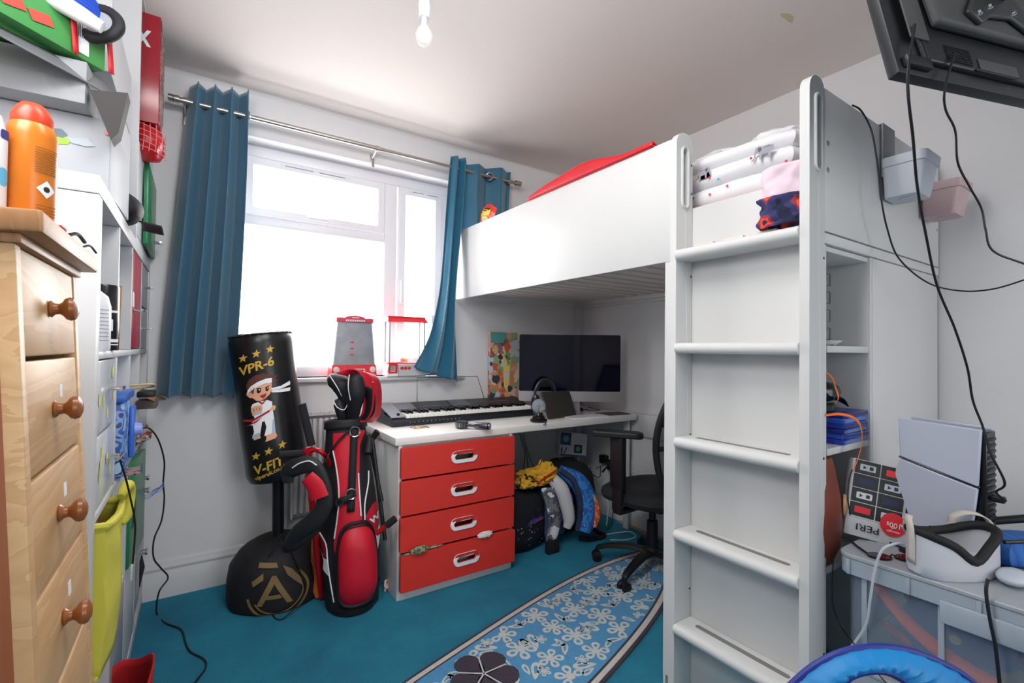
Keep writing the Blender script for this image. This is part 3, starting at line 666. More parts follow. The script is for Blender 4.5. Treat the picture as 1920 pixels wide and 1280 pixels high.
for k in range(NW):
    x = .08+k*kw
    if mw is None:
        o = obj('white_key', box(B(), (0, .004, .040), (kw-.0012, .118, .0585), 0, .0015), ivory, kb, world=False); mw = o.data
    else: o = bpy.data.objects.new('white_key', mw); COL.objects.link(o); o.parent = kb
    o.location = (x, 0, 0)
    if (k % 7) in (0, 1, 3, 4, 5) and k < NW-1:
        if mb is None: 
            bm = B(); prism(bm, [(.038, .056), (.119, .056), (.119, .070), (.046, .070), (.038, .062)], lambda u, v, w: V((w, u, v)), .0105)
            o = obj('black_key', bm, ebony, kb, world=False); mb = o.data
        else: o = bpy.data.objects.new('black_key', mb); COL.objects.link(o); o.parent = kb
        o.location = (x+kw-.005, 0, .002)
bm = lathe(B(), [(0, 0), (.008, 0), (.008, .010), (.006, .012), (0, .012)], 14, Matrix.Translation((.045, .03, .055))); obj('volume_knob', bm, black, kb, world=False)
ly = []
for k in range(13): ly.append((0, rrect(.006, .0045, .0015, 2, .10+.024*k, .020)))
bm = decal(ly, lambda u, v, w: V((u, -w, v)), 0); obj('panel_marks', bm, mat('pale_mark', '#8f949c', .6), kb, world=False)
# music rest (wire) stands in the back of the keyboard
q = [at(782, 757, 1, 2.61), at(782, 708, 1, 2.61), at(895, 706, 1, 2.61), at(908, 752, 1, 2.61)]
q[1].z = q[2].z = .975; q[0].z = q[3].z = .83
bm = B(); tube(bm, [q[0], q[1], q[2], q[3]], .0022, 6); obj('music_rest', bm, black, kb)

# ---- computer
mo = thing('desktop_computer', 'silver all-in-one computer with a large black screen at the right end of the desk', 'computer', (1.975, 2.29, .7405), -YAW)
zb_, zt_ = .822, 1.246
z0 = -.7405
bm = B(); prism(bm, rrect(.645, zt_-zb_, .012, 4, 0, (zt_+zb_)/2+z0), lambda u, v, w: V((u, w, v)), .012); obj('aluminium_body', bm, mat('aluminium', '#b9b4b6', .35, .7), mo, world=False)
bm = B(); prism(bm, rrect(.643, zt_-.887, .010, 4, 0, (zt_+.887)/2+z0-.001), lambda u, v, w: V((u, -.0015+w, v)), .0015); obj('screen', bm, mat('black_screen_glass', '#090b20', .08, vary=False, spec=.35), mo, world=False)
bm = B(); prism(bm, [(-.09, 0), (.09, 0), (.075, .02), (.065, .25), (-.065, .25), (-.075, .02)], lambda u, v, w: V((u, .06+w-v*.15, v)), .006); obj('stand', bm, mat('aluminium', '#b9b4b6', .35, .7), mo, world=False)
bm = box(B(), (-.09, -.06, 0), (.09, .09, .005), 0, .002); obj('stand_foot', bm, mat('aluminium', '#b9b4b6', .35, .7), mo, world=False)
# canvas print behind it
pa, pb_ = at(918, 622, 1, 2.664), at(985, 750, 1, 2.664)
pc = thing('canvas_print', 'colourful abstract canvas print leaning on the window wall behind the computer screen', 'picture', (pa.x, 2.66, .741))
obj('canvas', bx((pa.x, 2.655, .742), (pa.x+.30, 2.679, pa.z), .001), ramp_mat('abstract_print', [(0, '#8a6a72'), (.12, '#d08a62'), (.28, '#e0c8aa'), (.42, '#d8a08c'), (.52, '#c8644c'), (.62, '#e0d4b0'), (.72, '#93a884'), (.82, '#bcc6d2'), (.9, '#3f4453')], 22, 'voro', distort=.06, rough=.5), pc)
rnd = random.Random(9); ly = []
for k in range(26):
    cx, cz, r = pa.x+.02+rnd.random()*.16, .80+rnd.random()*.40, .008+rnd.random()*.018; a0 = rnd.random()*6
    ly.append((rnd.randrange(6), [(cx+r*(.6+.8*rnd.random())*math.cos(a0+2*PI*i/9), cz+r*1.3*(.6+.8*rnd.random())*math.sin(a0+2*PI*i/9)) for i in range(9)]))
ly = [(6, [(pa.x+.004, 1.19), (pa.x+.15, 1.19), (pa.x+.12, pa.z-.003), (pa.x+.004, pa.z-.003)]), (7, [(pa.x+.10, 1.10), (pa.x+.16, 1.08), (pa.x+.15, .84), (pa.x+.11, .9)])]+ly
obj('printed_shapes', decal(ly, lambda u, v, w: V((u, 2.6545-w, v)), 0, .0005), [mat('p1', '#cc6242', .6), mat('p2', '#dfb27e', .6), mat('p3', '#3f3c4a', .6), mat('p4', '#74ac6e', .6), mat('p5', '#c8cfe0', .6), mat('p6', '#a8503f', .6), mat('p7', '#57a9a4', .6), mat('p8', '#e2d27e', .6)], pc)
# headphones
_h = at(1022, 780, 2, .741)
hp = thing('headphones', 'black over-ear headphones standing behind the dark grey tablet case', 'headphones', (_h.x, _h.y, .741), -YAW+.35)
R = .078; bm = tube(B(), [(R*math.cos(a), 0, .105+R*1.05*math.sin(a)) for a in [PI*i/16 for i in range(17)]], .009, 10); obj('headband', bm, mat('headphone_grey', '#303339', .25), hp, world=False)
bm = tube(B(), [((R-.012)*math.cos(a), 0, .105+(R-.012)*1.05*math.sin(a)) for a in [PI*(.15+.7*i/12) for i in range(13)]], .008, 8); obj('band_cushion', bm, blackf, hp, world=False)
for s in (-1, 1):
    bm = lathe(B(), [(0, -.02), (.036, -.018), (.042, -.005), (.042, .008), (.032, .018), (0, .018)], 20, axM((s*(R-.004), 0, .064), (s, 0, .1)) @ Matrix.Scale(1.2, 4, (0, 1, 0))); obj('ear_cup', bm, mat('headphone_gloss', '#26282d', .25), hp, world=False)
hp.scale = (.9, .9, 1.2)
# tablet case
pA, pB = at(1026, 788, 2, .741), at(1082, 779, 2, .741)
tc_ = thing('tablet_case', 'dark grey woven tablet case leaning upright against the headphones', 'case', ((pA.x+pB.x)/2, (pA.y+pB.y)/2, .741), math.atan2(pB.y-pA.y, pB.x-pA.x))
wT = (pB-pA).length
bm = B(); prism(bm, [(-wT/2+.02, .004), (wT/2, .0), (wT/2-.03, .155), (-wT/2, .160)], lambda u, v, w: V((u, v*.25+w, v)), .014); obj('cover', bm, mat('charcoal_weave', '#35322f', .85, bump=(200, .5, .002)), tc_, world=False, mods=[('bevel', .004)])
bm = tube(B(), [(wT/2-.001, .01, .004), (wT/2-.031, .048, .155)], .0035, 6); obj('zip_edge', bm, black, tc_, world=False)
# plasma ball
pg = at(1010, 790, 2, .741); pg = V((pg.x, pg.y, .741))
pl = thing('plasma_ball', 'small glass plasma ball on a stepped black base at the desk edge', 'ornament', pg)
bm = lathe(B(), [(0, 0), (.048, 0), (.050, .010), (.042, .016), (.036, .019), (.034, .030), (.026, .034), (.024, .046), (.020, .052), (0, .052)], 32); obj('base', bm, mat('gloss_black', '#0d0e11', .15), pl, world=False)
bm = lathe(B(), [(0, .046), (.018, .05)]+[(.040*math.cos(a), .088+.040*math.sin(a)) for a in [math.radians(-62+12.6*i) for i in range(12)]]+[(0, .128)], 32); obj('glass_globe', bm, mat('globe_glass', '#b9c2cc', .05, alpha=.38, vary=False), pl, world=False)
bm = lathe(B(), [(0, .05), (.005, .05), (.004, .082), (.010, .088), (0, .098)], 12); obj('electrode', bm, mat('electrode', '#2a2b30', .3), pl, world=False)
# hair dryer style brush / torch on desk
ha, hb_ = at(866, 794, 2, .765), at(915, 797, 2, .765)
tg = thing('massage_brush', 'black round vented brush head with a chrome grey handle, lying on the desk', 'brush', (ha.x, ha.y, .741))
dvec = V((hb_.x-ha.x, hb_.y-ha.y, 0)).normalized()
bm = lathe(B(), [(0, -.016), (.030, -.016), (.033, -.010), (.033, .014), (.026, .016), (0, .016)], 26, axM((ha.x, ha.y, .7575+.005), (0, 0, 1))); obj('brush_head', bm, mat('gunmetal', '#33353b', .3, .5), tg)
bm = B()
for k in range(26):
    a = 2*PI*k/26; box(bm, (.0325, -.0014, -.011), (.0355, .0014, .012), 0, 0, Matrix.Translation((ha.x, ha.y, .762)) @ Matrix.Rotation(a, 4, 'Z'))
obj('vent_ribs', bm, chrome, tg)
hs = V((ha.x, ha.y, .7605))+dvec*.03
bm = tube(B(), [hs, hs+dvec*.035, hs+dvec*.05, hs+dvec*.12, hs+dvec*.125], [.008, .010, .0175, .0175, .015], 18); obj('handle', bm, mat('dark_chrome', '#6a6d76', .2, .8), tg)
bm = tube(B(), [hs+dvec*.112, hs+dvec*.118], .0188, 18); obj('end_ring', bm, black, tg)
pcd = at(780, 803, 2, .741); bm = box(B(), (-.043, -.027, 0), (.043, .027, .003), 0, .001); o = sm('game_card', bm, ramp_mat('card_print', [(0, '#8a4a30'), (.4, '#d8b48a'), (.55, '#3a2a26'), (.7, '#e0c8a0')], 40), 'small orange edged card lying in front of the keyboard', 'card'); o.location = (.965, 2.29, .7405); o.rotation_euler = (0, 0, .1)
mp_ = at(1160, 775, 2, .741); bm = B(); prism(bm, rrect(.20, .12, .008, 3), lambda u, v, w: V((u, v, w)), .003); o = sm('mouse_mat', bm, mat('grey_mat', '#4a4c4e', .8), 'thin dark grey mat at the right end of the desk', 'mat'); o.location = (2.24, 2.17, .7405); o.rotation_euler = (0, 0, -.15)
bm = B(); box(bm, (-.05, -.035, 0), (.05, .035, .022), 0, .004); o = sm('black_dock', bm, black, 'small black box under the computer screen', 'device'); o.location = (2.12, 2.40, .7405); o.rotation_euler = (0, 0, -YAW)
bm = B(); tube(bm, [(2.16, 2.40, .752), (2.22, 2.36, .7445), (2.28, 2.33, .744), (2.30, 2.40, .744), (2.33, 2.50, .744)], .002, 6, smooth=5); sm('desk_cable', bm, cable_m, 'thin black cable curling on the desk right of the computer', 'cable')
bm = B(); prism(bm, rrect(.28, .11, .01, 3), lambda u, v, w: V((u, v, w)), .006); o = obj('computer_keyboard', bm, white_pl, None); tag(o, 'slim white computer keyboard in front of the screen', 'keyboard'); o.location = (1.99, 2.15, .7405); o.rotation_euler = (0, 0, -.12)
bm = blob(B(), (1.60, 2.06, .744), (.012, .008, .006), .2, 2, 1, 2); sm('earbud', bm, chrome, 'tiny silver earbud beside the plasma ball', 'earbud')

# ================================================================ TOYS ON THE SILL
def sill_x(px, y): return at(px, 700, 1, y).x
cyy = 2.70; ca, cb_ = at(617, 706, 1, cyy), at(702, 703, 1, cyy); w2 = (cb_.x-ca.x); zt = at(655, 592, 1, cyy).z
co = thing('coin_pusher_toy', 'red toy coin pusher machine with a clear grey front on the windowsill', 'toy', ((ca.x+cb_.x)/2, cyy, WZ0), 0)
hB = .068; hT = zt-WZ0
bm = B(); prism(bm, [(-w2/2, 0), (w2/2, 0), (w2/2-.006, hB), (-w2/2+.006, hB)], lambda u, v, w: V((u, w-.045, v)), .09, holes=[rrect(.105, .035, .003, 2, 0, .026)]); obj('base_housing', bm, red_pl, co, world=False, mods=[('bevel', .003)])
bm = B(); box(bm, (-.05, -.02, .01), (.05, -.015, .045)); obj('coin_tray', bm, mat('tray_pink', '#d8a0a0', .4), co, world=False)
bm = B(); prism(bm, rrect(.112, .042, .004, 2, 0, .026), lambda u, v, w: V((u, w-.049, v)), .004, holes=[rrect(.098, .030, .003, 2, 0, .026)]); obj('tray_frame', bm, mat('pale_pink_frame', '#e0b0b0', .4), co, world=False)
for s in (-1, 1): bm = lathe(B(), [(0, 0), (.017, 0), (.017, .004), (.012, .007), (0, .006)], 20, axM((s*(w2/2-.026), -.046, .042), (0, -1, 0))); obj('dial', bm, mat('pink_dial', '#e6c8c4', .3), co, world=False)
bm = B(); prism(bm, [(-w2/2+.014, hB), (w2/2-.014, hB), (w2/2-.034, hT-.035), (-w2/2+.034, hT-.035)], lambda u, v, w: V((u, w-.038, v)), .004); obj('front_window', bm, mat('smoked_clear', '#9aa0aa', .15, alpha=.62, vary=(12, .3)), co, world=False)
bm = B(); prism(bm, [(-w2/2+.014, hB), (w2/2-.014, hB), (w2/2-.034, hT-.035), (-w2/2+.034, hT-.035)], lambda u, v, w: V((u, w+.02, v)), .01); obj('play_board', bm, ramp_mat('board_mosaic', [(0, '#8a8f9e'), (.35, '#b9b2ae'), (.6, '#9fa2aa'), (.8, '#a58f98')], 30, 'voro'), co, world=False)
bm = B()
for s in (-1, 1): prism(bm, [(s*(w2/2-.010), hB), (s*(w2/2-.016), hB), (s*(w2/2-.036), hT-.035), (s*(w2/2-.030), hT-.035)], lambda u, v, w: V((u, w-.04, v)), .075)
obj('side_frame', bm, mat('grey_side', '#b7b9c2', .3), co, world=False)
ly = []
for k in range(3): z = hB+.05+.038*k*.9; ly += [(0, [(-.012, z), (-.030, z+.006), (-.014, z+.012), (-.002, z+.006)])]
bm = decal(ly, lambda u, v, w: V((u, -.0395-w, v)), 0); obj('arrow_marks', bm, red_pl, co, world=False)
pr = [(-w2/2+.024, hT-.038), (w2/2-.024, hT-.038), (w2/2-.024, hT-.014), (w2/2-.045, hT-.012)]+[(.055*math.cos(a), hT-.014+.014*math.sin(a)) for a in [PI*i/8 for i in range(9)]]+[(-w2/2+.045, hT-.012), (-w2/2+.024, hT-.014)]
bm = B(); prism(bm, pr, lambda u, v, w: V((u, w-.045, v)), .08); obj('top_sign', bm, mat('crimson_plastic', '#c22a4a', .35), co, world=False, mods=[('bevel', .002)])
ly = [(0, rrect(.105, .009, .002, 2, 0, hT-.028))]; ly += [(1, rrect(.006, .005, .001, 2, -.044+.0098*k, hT-.028)) for k in range(10)]; ly += [(0, rrect(.04, .004, .001, 2, 0, hT-.012))]
bm = decal(ly, lambda u, v, w: V((u, -.0455-w, v)), 0); obj('sign_print', bm, [white_pr, mat('sign_grey', '#6d6d78', .5)], co, world=False)

gyy = 2.69; ga, gb = at(722, 703, 1, gyy), at(793, 703, 1, gyy); w3 = gb.x-ga.x; hG = at(755, 594, 1, gyy).z-WZ0
gr = thing('claw_machine_toy', 'toy grabber machine with a red roof and clear sides, right one on the windowsill', 'toy', ((ga.x+gb.x)/2, gyy, WZ0))
bm = B(); box(bm, (-w3/2, -.05, 0), (w3/2, .045, .018), 0, .003); obj('base_plate', bm, white_pl, gr, world=False)
bm = B(); box(bm, (-w3/2+.004, -.045, .018), (w3/2-.004, .04, .066), 0, .002); obj('lower_housing', bm, white_pl, gr, world=False)
bm = B(); prism(bm, rrect(.052, .056, .003, 2, -w3/2+.028, .045), lambda u, v, w: V((u, w-.052, v)), .008, holes=[rrect(.032, .036, .002, 2, -w3/2+.028, .045)]); box(bm, (-w3/2, -.053, .072), (w3/2, .045, .080), 0, .002); obj('red_trim', bm, red_pl, gr, world=False)
bm = bx((-w3/2+.014, -.0465, .03), (-w3/2+.042, -.0455, .06)); obj('prize_door', bm, mat('door_grey', '#8f9096', .4), gr, world=False)
bm = B(); prism(bm, [(-w3/2+.058, .004), (w3/2, .004), (w3/2, .070), (-w3/2+.056, .070), (-w3/2+.060, .035)], lambda u, v, w: V((u, w-.062, v)), .014); obj('control_panel', bm, mat('silver_panel', '#b7b8bc', .35), gr, world=False)
for k in range(3): bm = blob(B(), (-w3/2+.078+.022*k, -.064, .048), (.010, .004, .010), .1, 2, k, 2); obj('red_knob', bm, red_pl, gr, world=False)
for sx in (-1, 1):
    for sy in (-1, 1): obj('corner_post', box(B(), (sx*(w3/2-.010)-.004, sy*.038-.004, .08), (sx*(w3/2-.010)+.004, sy*.038+.004, hG-.03), 0, .001), mat('post_grey', '#a9a9b2', .35), gr, world=False)
obj('clear_case', box(B(), (-w3/2+.012, -.036, .081), (w3/2-.012, .036, hG-.03)), clear_pl, gr, world=False)
bm = B(); 
rf = [(-w3/2-.006, -.056, hG-.033), (w3/2+.006, -.056, hG-.033), (w3/2+.006, .05, hG-.033), (-w3/2-.006, .05, hG-.033), (-w3/2+.004, -.03, hG-.004), (w3/2-.004, -.03, hG-.004), (w3/2-.004, .03, hG-.004), (-w3/2+.004, .03, hG-.004)]
vs = [bm.verts.new(p) for p in rf]
for qd in ((0, 3, 2, 1), (4, 5, 6, 7), (0, 1, 5, 4), (1, 2, 6, 5), (2, 3, 7, 6), (3, 0, 4, 7)): bm.faces.new([vs[i] for i in qd])
box(bm, (-w3/2+.002, -.032, hG-.005), (w3/2-.002, .03, hG+.001), 0, .001); obj('roof', bm, red_pl, gr, world=False, mods=[('bevel', .002)])
bm = tube(B(), [(0, 0, hG-.03), (0, 0, .16)], .0015, 6)
for k in range(3): a = 2*PI*k/3; tube(bm, [(0, 0, .16), (.014*math.cos(a), .014*math.sin(a), .145), (.006*math.cos(a), .006*math.sin(a), .128)], .0015, 6)
obj('claw', bm, mat('pale_claw', '#e2b0b0', .4), gr, world=False)
for i, (x, colr, nm) in enumerate(((-.018, '#e8606a', 'red'), (.004, '#e9b23a', 'yellow'))):
    bm = blob(B(), (0, 0, 0), (.013, .013, .013), 0, 1, 0, 3); o = sm('toy_ball', bm, mat('ball_'+nm, colr, .35), 'small %s ball inside the toy grabber machine' % nm, 'ball', 'balls in the toy grabber'); o.location = ((ga.x+gb.x)/2+x, gyy-.01, WZ0+.0935)

# ================================================================ UNDER THE DESK
rad = thing('radiator', 'white ribbed panel radiator under the window, left of the desk', 'radiator', (.60, 2.64, .25))
bm = B(); box(bm, (.415, 2.655, .27), (.752, 2.665, .79), 0, .004); obj('back_plate', bm, trim_m, rad)
for i in range(11): obj('rib', box(B(), (.425+.0296*i, 2.628, .29), (.425+.0296*i+.020, 2.655, .775), 0, .006), trim_m, rad)
bm = B(); box(bm, (.415, 2.622, .79), (.752, 2.667, .797), 0, .001)
for i in range(22): box(bm, (.420+.0148*i, 2.622, .797), (.420+.0148*i+.006, 2.665, .803))
obj('top_grille', bm, trim_m, rad); bm = B(); box(bm, (.415, 2.622, .27), (.423, 2.667, .79)); obj('side_cover', bm, trim_m, rad)
bm = B(); tube(bm, [(.70, 2.65, .27), (.70, 2.65, .005)], .008, 8); obj('pipe', bm, trim_m, rad)

def P2(px, py, Y): return at(px, py, 1, Y)
navy = ramp_mat('space_print', [(0, '#0d1018'), (.60, '#10131d'), (.66, '#1b2b4a'), (.72, '#11141f'), (.80, '#5d6d8c'), (.82, '#12151f')], 26, rough=.8)
# space-print backpack
bag = thing('space_backpack', 'dark navy backpack with a space and rocket print, on the carpet beside the red drawers', 'backpack', (1.56, 2.20, 0))
bm = blob(B(), (1.57, 2.26, .175), (.155, .115, .185), .06, 2, 3, 4, sq=.72, flat=-.172); obj('body', bm, navy, bag)
ly = []
def sp(u, v, w): return V((1.57+u, 2.146-w+.35*u*u+.9*max(0, v-.16)**1.2, .02+v))
ly.append((0, [(-.02, .155), (.03, .150), (.07, .165), (.105, .205), (.06, .185), (.01, .178)])); ly.append((1, [(-.03, .142), (.09, .165), (.10, .178), (.0, .158)])); ly.append((2, circ(.017, 10, .055, .215, .02)))
ly.append((3, star(.013, .03, .25)))
rnd = random.Random(4)
for k in range(26): ly.append((3, circ(.0022+.002*rnd.random(), 6, -.10+.2*rnd.random(), .03+.27*rnd.random())))
_a = obj('rocket_print', decal(ly, sp, 0, .006), [mat('rocket_blue', '#1c3f86', .7), mat('rocket_red', '#8f2740', .7), mat('rocket_orange', '#e0823a', .7), mat('star_pale', '#9fb6c8', .7)], bag); _a['kind'] = 'stuff'
bm = tube(B(), [(1.47, 2.22, .355), (1.53, 2.20, .375), (1.60, 2.19, .372), (1.66, 2.22, .35)], .012, 8, smooth=4); obj('top_roll', bm, mat('denim_blue', '#3c5075', .8), bag)
# camouflage strap / bag
cm2 = ramp_mat('grey_camo', [(0, '#d8d9dd'), (.44, '#6f7076'), (.53, '#4a4b52'), (.60, '#cfd0d6')], 11, rough=.85)
cb = thing('camouflage_towel', 'grey and white camouflage cloth hanging before the clothes pile, black at its foot', 'towel', (1.70, 2.12, 0))
bm = B(); grid(bm, lambda u, v: V((1.655+.075*u+.012*math.sin(v*4), 2.108-.018*math.sin(v*PI)+.02*v*v*1.5+.008*math.sin(u*6), .07+.29*v)), 8, 16); obj('camouflage_panel', bm, cm2, cb, mods=[('solid', .012)])
bm = box(B(), (1.655, 2.085, .001), (1.735, 2.12, .075), 0, .004); obj('black_hem', bm, blackf, cb)
# black backpack at the back
bk = thing('black_backpack', 'large black backpack slumped behind the clothes pile in the desk corner', 'backpack', (2.03, 2.36, 0))
bm = blob(B(), (2.02, 2.37, .21), (.19, .15, .235), .1, 1.8, 8, 4, sq=.8, flat=-.205); obj('body', bm, blackf, bk)
bm = tube(B(), [(2.12, 2.20, .40), (2.17, 2.17, .43), (2.22, 2.18, .42), (2.20, 2.22, .36)], .006, 6, smooth=5); obj('carry_loop', bm, black, bk)
bm = tube(B(), [(2.02, 2.21, .10), (2.08, 2.14, .03), (2.10, 2.10, .012), (2.0, 2.10, .014), (1.93, 2.14, .02)], .014, 6, smooth=5); obj('shoulder_strap', bm, blackf, bk)
bk2 = sm('black_bag', blob(B(), (1.53, 2.52, .22), (.12, .12, .22), .1, 2, 4, 4, sq=.8, flat=-.215), blackf, 'soft black bag standing at the back beside the drawer unit', 'bag')
# clothes pile
sm('blue_clothes', blob(B(), (1.80, 2.235, .20), (.13, .10, .18), .28, 2.6, 5, 4, flat=-.19), mat('denim_blue2', '#41577e', .85, bump=(20, .5, .01), vary=(9, .35)), 'dark blue denim clothes at the middle of the pile under the desk', 'clothes', 'clothes heaped under the desk')
bm = blob(B(), (1.645, 2.215, .405), (.115, .085, .045), .45, 2.6, 12, 4); blob(bm, (1.72, 2.20, .44), (.06, .06, .05), .5, 3, 2, 3); blob(bm, (1.56, 2.18, .395), (.06, .05, .03), .4, 3, 6, 3)
yl = sm('yellow_garment', bm, ramp_mat('yellow_black_print', [(0, '#d9a62c'), (.50, '#d9a62c'), (.53, '#1d1a14'), (.56, '#d6a02a'), (.74, '#c9902a')], 9, 'noise', rough=.9, distort=.2, detail=1), 'yellow top with black stripes and red seams on top of the clothes pile', 'clothes', 'clothes heaped under the desk')
bm = tube(B(), [(1.60, 2.125, .40), (1.67, 2.13, .425), (1.74, 2.135, .45)], .005, 6, smooth=4); tube(bm, [(1.70, 2.128, .41), (1.75, 2.125, .37), (1.77, 2.13, .40)], .004, 6, smooth=4); obj('red_seam', bm, mat('seam_red', '#b8261e', .8), yl)
bm = tube(B(), [(1.735, 2.155, .40), (1.775, 2.125, .34), (1.80, 2.11, .26), (1.815, 2.10, .17), (1.80, 2.10, .12)], [.035, .045, .042, .036, .022], 14, smooth=5)
sm('white_sock', bm, mat('white_cotton', '#c9c8cc', .9, bump=(14, .6, .01)), 'long white sock hanging down the front of the clothes pile', 'sock', 'clothes heaped under the desk')
bm = tube(B(), [(1.82, 2.20, .43), (1.90, 2.13, .37), (1.94, 2.095, .28), (1.935, 2.075, .18), (1.90, 2.07, .09)], [.03, .055, .06, .06, .045], 16, smooth=5)
bl = sm('blue_printed_top', bm, ramp_mat('blue_splash', [(0, '#2458a8'), (.45, '#2f7fc4'), (.58, '#2456a6'), (.68, '#7fb4dc'), (.72, '#2866b4')], 16, rough=.85, distort=.2), 'bright blue top with an orange printed streak, right side of the clothes pile', 'clothes', 'clothes heaped under the desk')
bm = tube(B(), [(1.925, 2.072, .34), (1.962, 2.042, .26), (1.96, 2.022, .18), (1.945, 2.022, .12)], [.012, .02, .024, .012], 8, smooth=5); obj('orange_streak', bm, ramp_mat('orange_splash', [(0, '#c84a28'), (.5, '#e0813f'), (.6, '#b9c4d8'), (.66, '#d05a30')], 40), bl)
bm = tube(B(), [(1.80, 2.165, .44), (1.86, 2.11, .38), (1.885, 2.085, .28), (1.88, 2.075, .18), (1.86, 2.075, .10)], [.016, .02, .022, .022, .016], 10, smooth=5)
sm('dark_denim_sleeve', bm, mat('dark_denim', '#26324e', .85, vary=(20, .4)), 'dark denim sleeve curving between the white sock and the bright blue top', 'clothes', 'clothes heaped under the desk')
# carton box with blue emblem
cx_ = thing('printed_carton', 'small white and blue printed carton standing on the black backpack in the corner', 'carton', (2.13, 2.45, .43), -.25, rot=(-.12, .12, -.30))
obj('carton', box(B(), (-.10, -.03, 0), (.10, .03, .155), 0, .003), mat('carton_white', '#c9ccd0', .6), cx_, world=False)
ly = [(0, [(-.098, .07), (-.02, .07), (-.02, .152), (-.098, .152)]), (1, circ(.022, 14, -.058, .112)), (2, rrect(.06, .055, .004, 2, .035, .05)), (1, circ(.018, 14, .035, .05)), (0, [(-.09, .015), (-.08, .015), (-.08, .055), (-.09, .055)]), (0, [(-.07, .015), (-.062, .015), (-.045, .055), (-.053, .055)]), (0, rrect(.19, .008, .002, 2, 0, .006))]
obj('carton_print', decal(ly, lambda u, v, w: V((u, -.030-w, v)), 0), [mat('carton_blue', '#2b3f86', .5), mat('emblem_green', '#5fa06a', .5), mat('carton_dark', '#27344a', .5)], cx_, world=False)
# sockets and plugs on the right wall
so = thing('wall_socket', 'white double socket on the right wall with two black plugs in it', 'socket', (XR, 2.33, .38))
obj('plate', bx((XR-.010, 2.16, .34), (XR, 2.42, .43), .003), trim_m, so)
for i, y in enumerate((2.39, 2.315)): obj('plug', bx((XR-.055, y-.03, .36-.03*i), (XR-.008, y+.025, .42-.02*i), .008), black, so)
bm = B(); box(bm, (XR-.012, 2.20, .375), (XR-.0095, 2.205, .395)); box(bm, (XR-.012, 2.235, .375), (XR-.0095, 2.24, .395)); obj('socket_hole', bm, black, so)
for i, (pts, lab, colr, r) in enumerate((
    ([(XR-.04, 2.31, .34), (XR-.05, 2.30, .25), (XR-.03, 2.27, .15), (XR-.07, 2.26, .06), (XR-.12, 2.22, .006), (XR-.2, 2.18, .006)], 'black plug lead dropping from the wall socket to the carpet', '#111214', .0028),
    ([(XR-.05, 2.40, .35), (XR-.10, 2.36, .28), (XR-.20, 2.34, .33), (XR-.24, 2.30, .38)], 'black plug lead running from the wall socket behind the backpack', '#111214', .0028),
    ([(2.14, 2.12, .005), (2.24, 2.10, .005), (2.30, 2.07, .005), (2.27, 2.00, .005), (2.18, 2.00, .005), (2.10, 2.05, .005)], 'white charging lead looped on the carpet behind the office chair', '#d8dade', .0028),
    ([(2.24, 2.26, .22), (2.27, 2.24, .15), (2.25, 2.22, .08), (2.22, 2.2, .02)], 'pale blue and white lead hanging beside the black backpack', '#b8d4e4', .004))):
    sm('power_lead', tube(B(), pts, r, 6, smooth=7), mat('lead_%d' % i, colr, .5), lab, 'cable', 'leads under the desk')
bm = B()
for k in range(3): tube(bm, [P2(982-k*4, 812, 2.62), P2(990-3*k, 850, 2.60), P2(1003-12*k, 880+6*k, 2.58)], .0022, 5, smooth=5)
sm('hanging_leads', bm, cable_m, 'thin black leads hanging behind the desk above the clothes pile', 'cable')
bm = B(); rnd = random.Random(11)
for k in range(16):
    y = 2.2-.022*k; box(bm, (XR-.035-.012*rnd.random(), y, .0), (XR-.018, y+.012, .012+.006*rnd.random()), 0, .001)
tk = struct(obj('trim_5', bx((XR-.045, 1.80, 0), (XR-.017, 2.25, .006)), mat('gripper_wood', '#a08f78', .8)))
bm.free()

# ================================================================ OFFICE CHAIR
chx, chy = 2.0, 1.65
ch = thing('office_chair', 'black mesh-back office chair on castors between the desk and the ladder', 'chair', (chx, chy, 0), .03)
wd_ = lambda deg: (math.cos(math.radians(deg)), math.sin(math.radians(deg)))
bm = lathe(B(), [(0, .095), (.045, .095), (.045, .115), (.03, .13), (.028, .26), (.026, .26), (.026, .265), (.018, .27), (.018, .37), (0, .37)], 22); obj('gas_column', bm, black, ch, world=False)
for k in range(5):
    a = 122-1.7+72*k; c, s = wd_(a)
    bm = B()
    pth = [(.03, .105, .028), (.12, .112, .026), (.22, .095, .022), (.285, .075, .018), (.302, .062, .014)]
    rings = []
    for r_, z_, w_ in pth: rings.append([bm.verts.new((c*r_-s*q*w_, s*r_+c*q*w_, z_+zz)) for q, zz in ((-1, -.010), (1, -.010), (.75, .012), (-.75, .012))])
    for A_, B_ in zip(rings, rings[1:]):
        for j in range(4): bm.faces.new((A_[j], A_[(j+1) % 4], B_[(j+1) % 4], B_[j]))
    bm.faces.new(rings[0]); bm.faces.new(rings[-1][::-1])
    lg = obj('base_leg', bm, black, ch, world=False, mods=[('bevel', .004)])
    bm = B(); cc = a+70*(1 if k % 2 else -1); px_, py_ = wd_(cc)
    for s2 in (-1, 1): lathe(bm, [(0, -.010), (.020, -.010), (.0255, -.004), (.0255, .008), (.018, .010), (0, .010)], 18, axM((c*.295+px_*.016*s2, s*.295+py_*.016*s2, .0262), (px_*s2, py_*s2, 0)))
    box(bm, (c*.295-.012, s*.295-.012, .035), (c*.295+.012, s*.295+.012, .056), 0, .003); obj('castor', bm, black, lg, world=False)
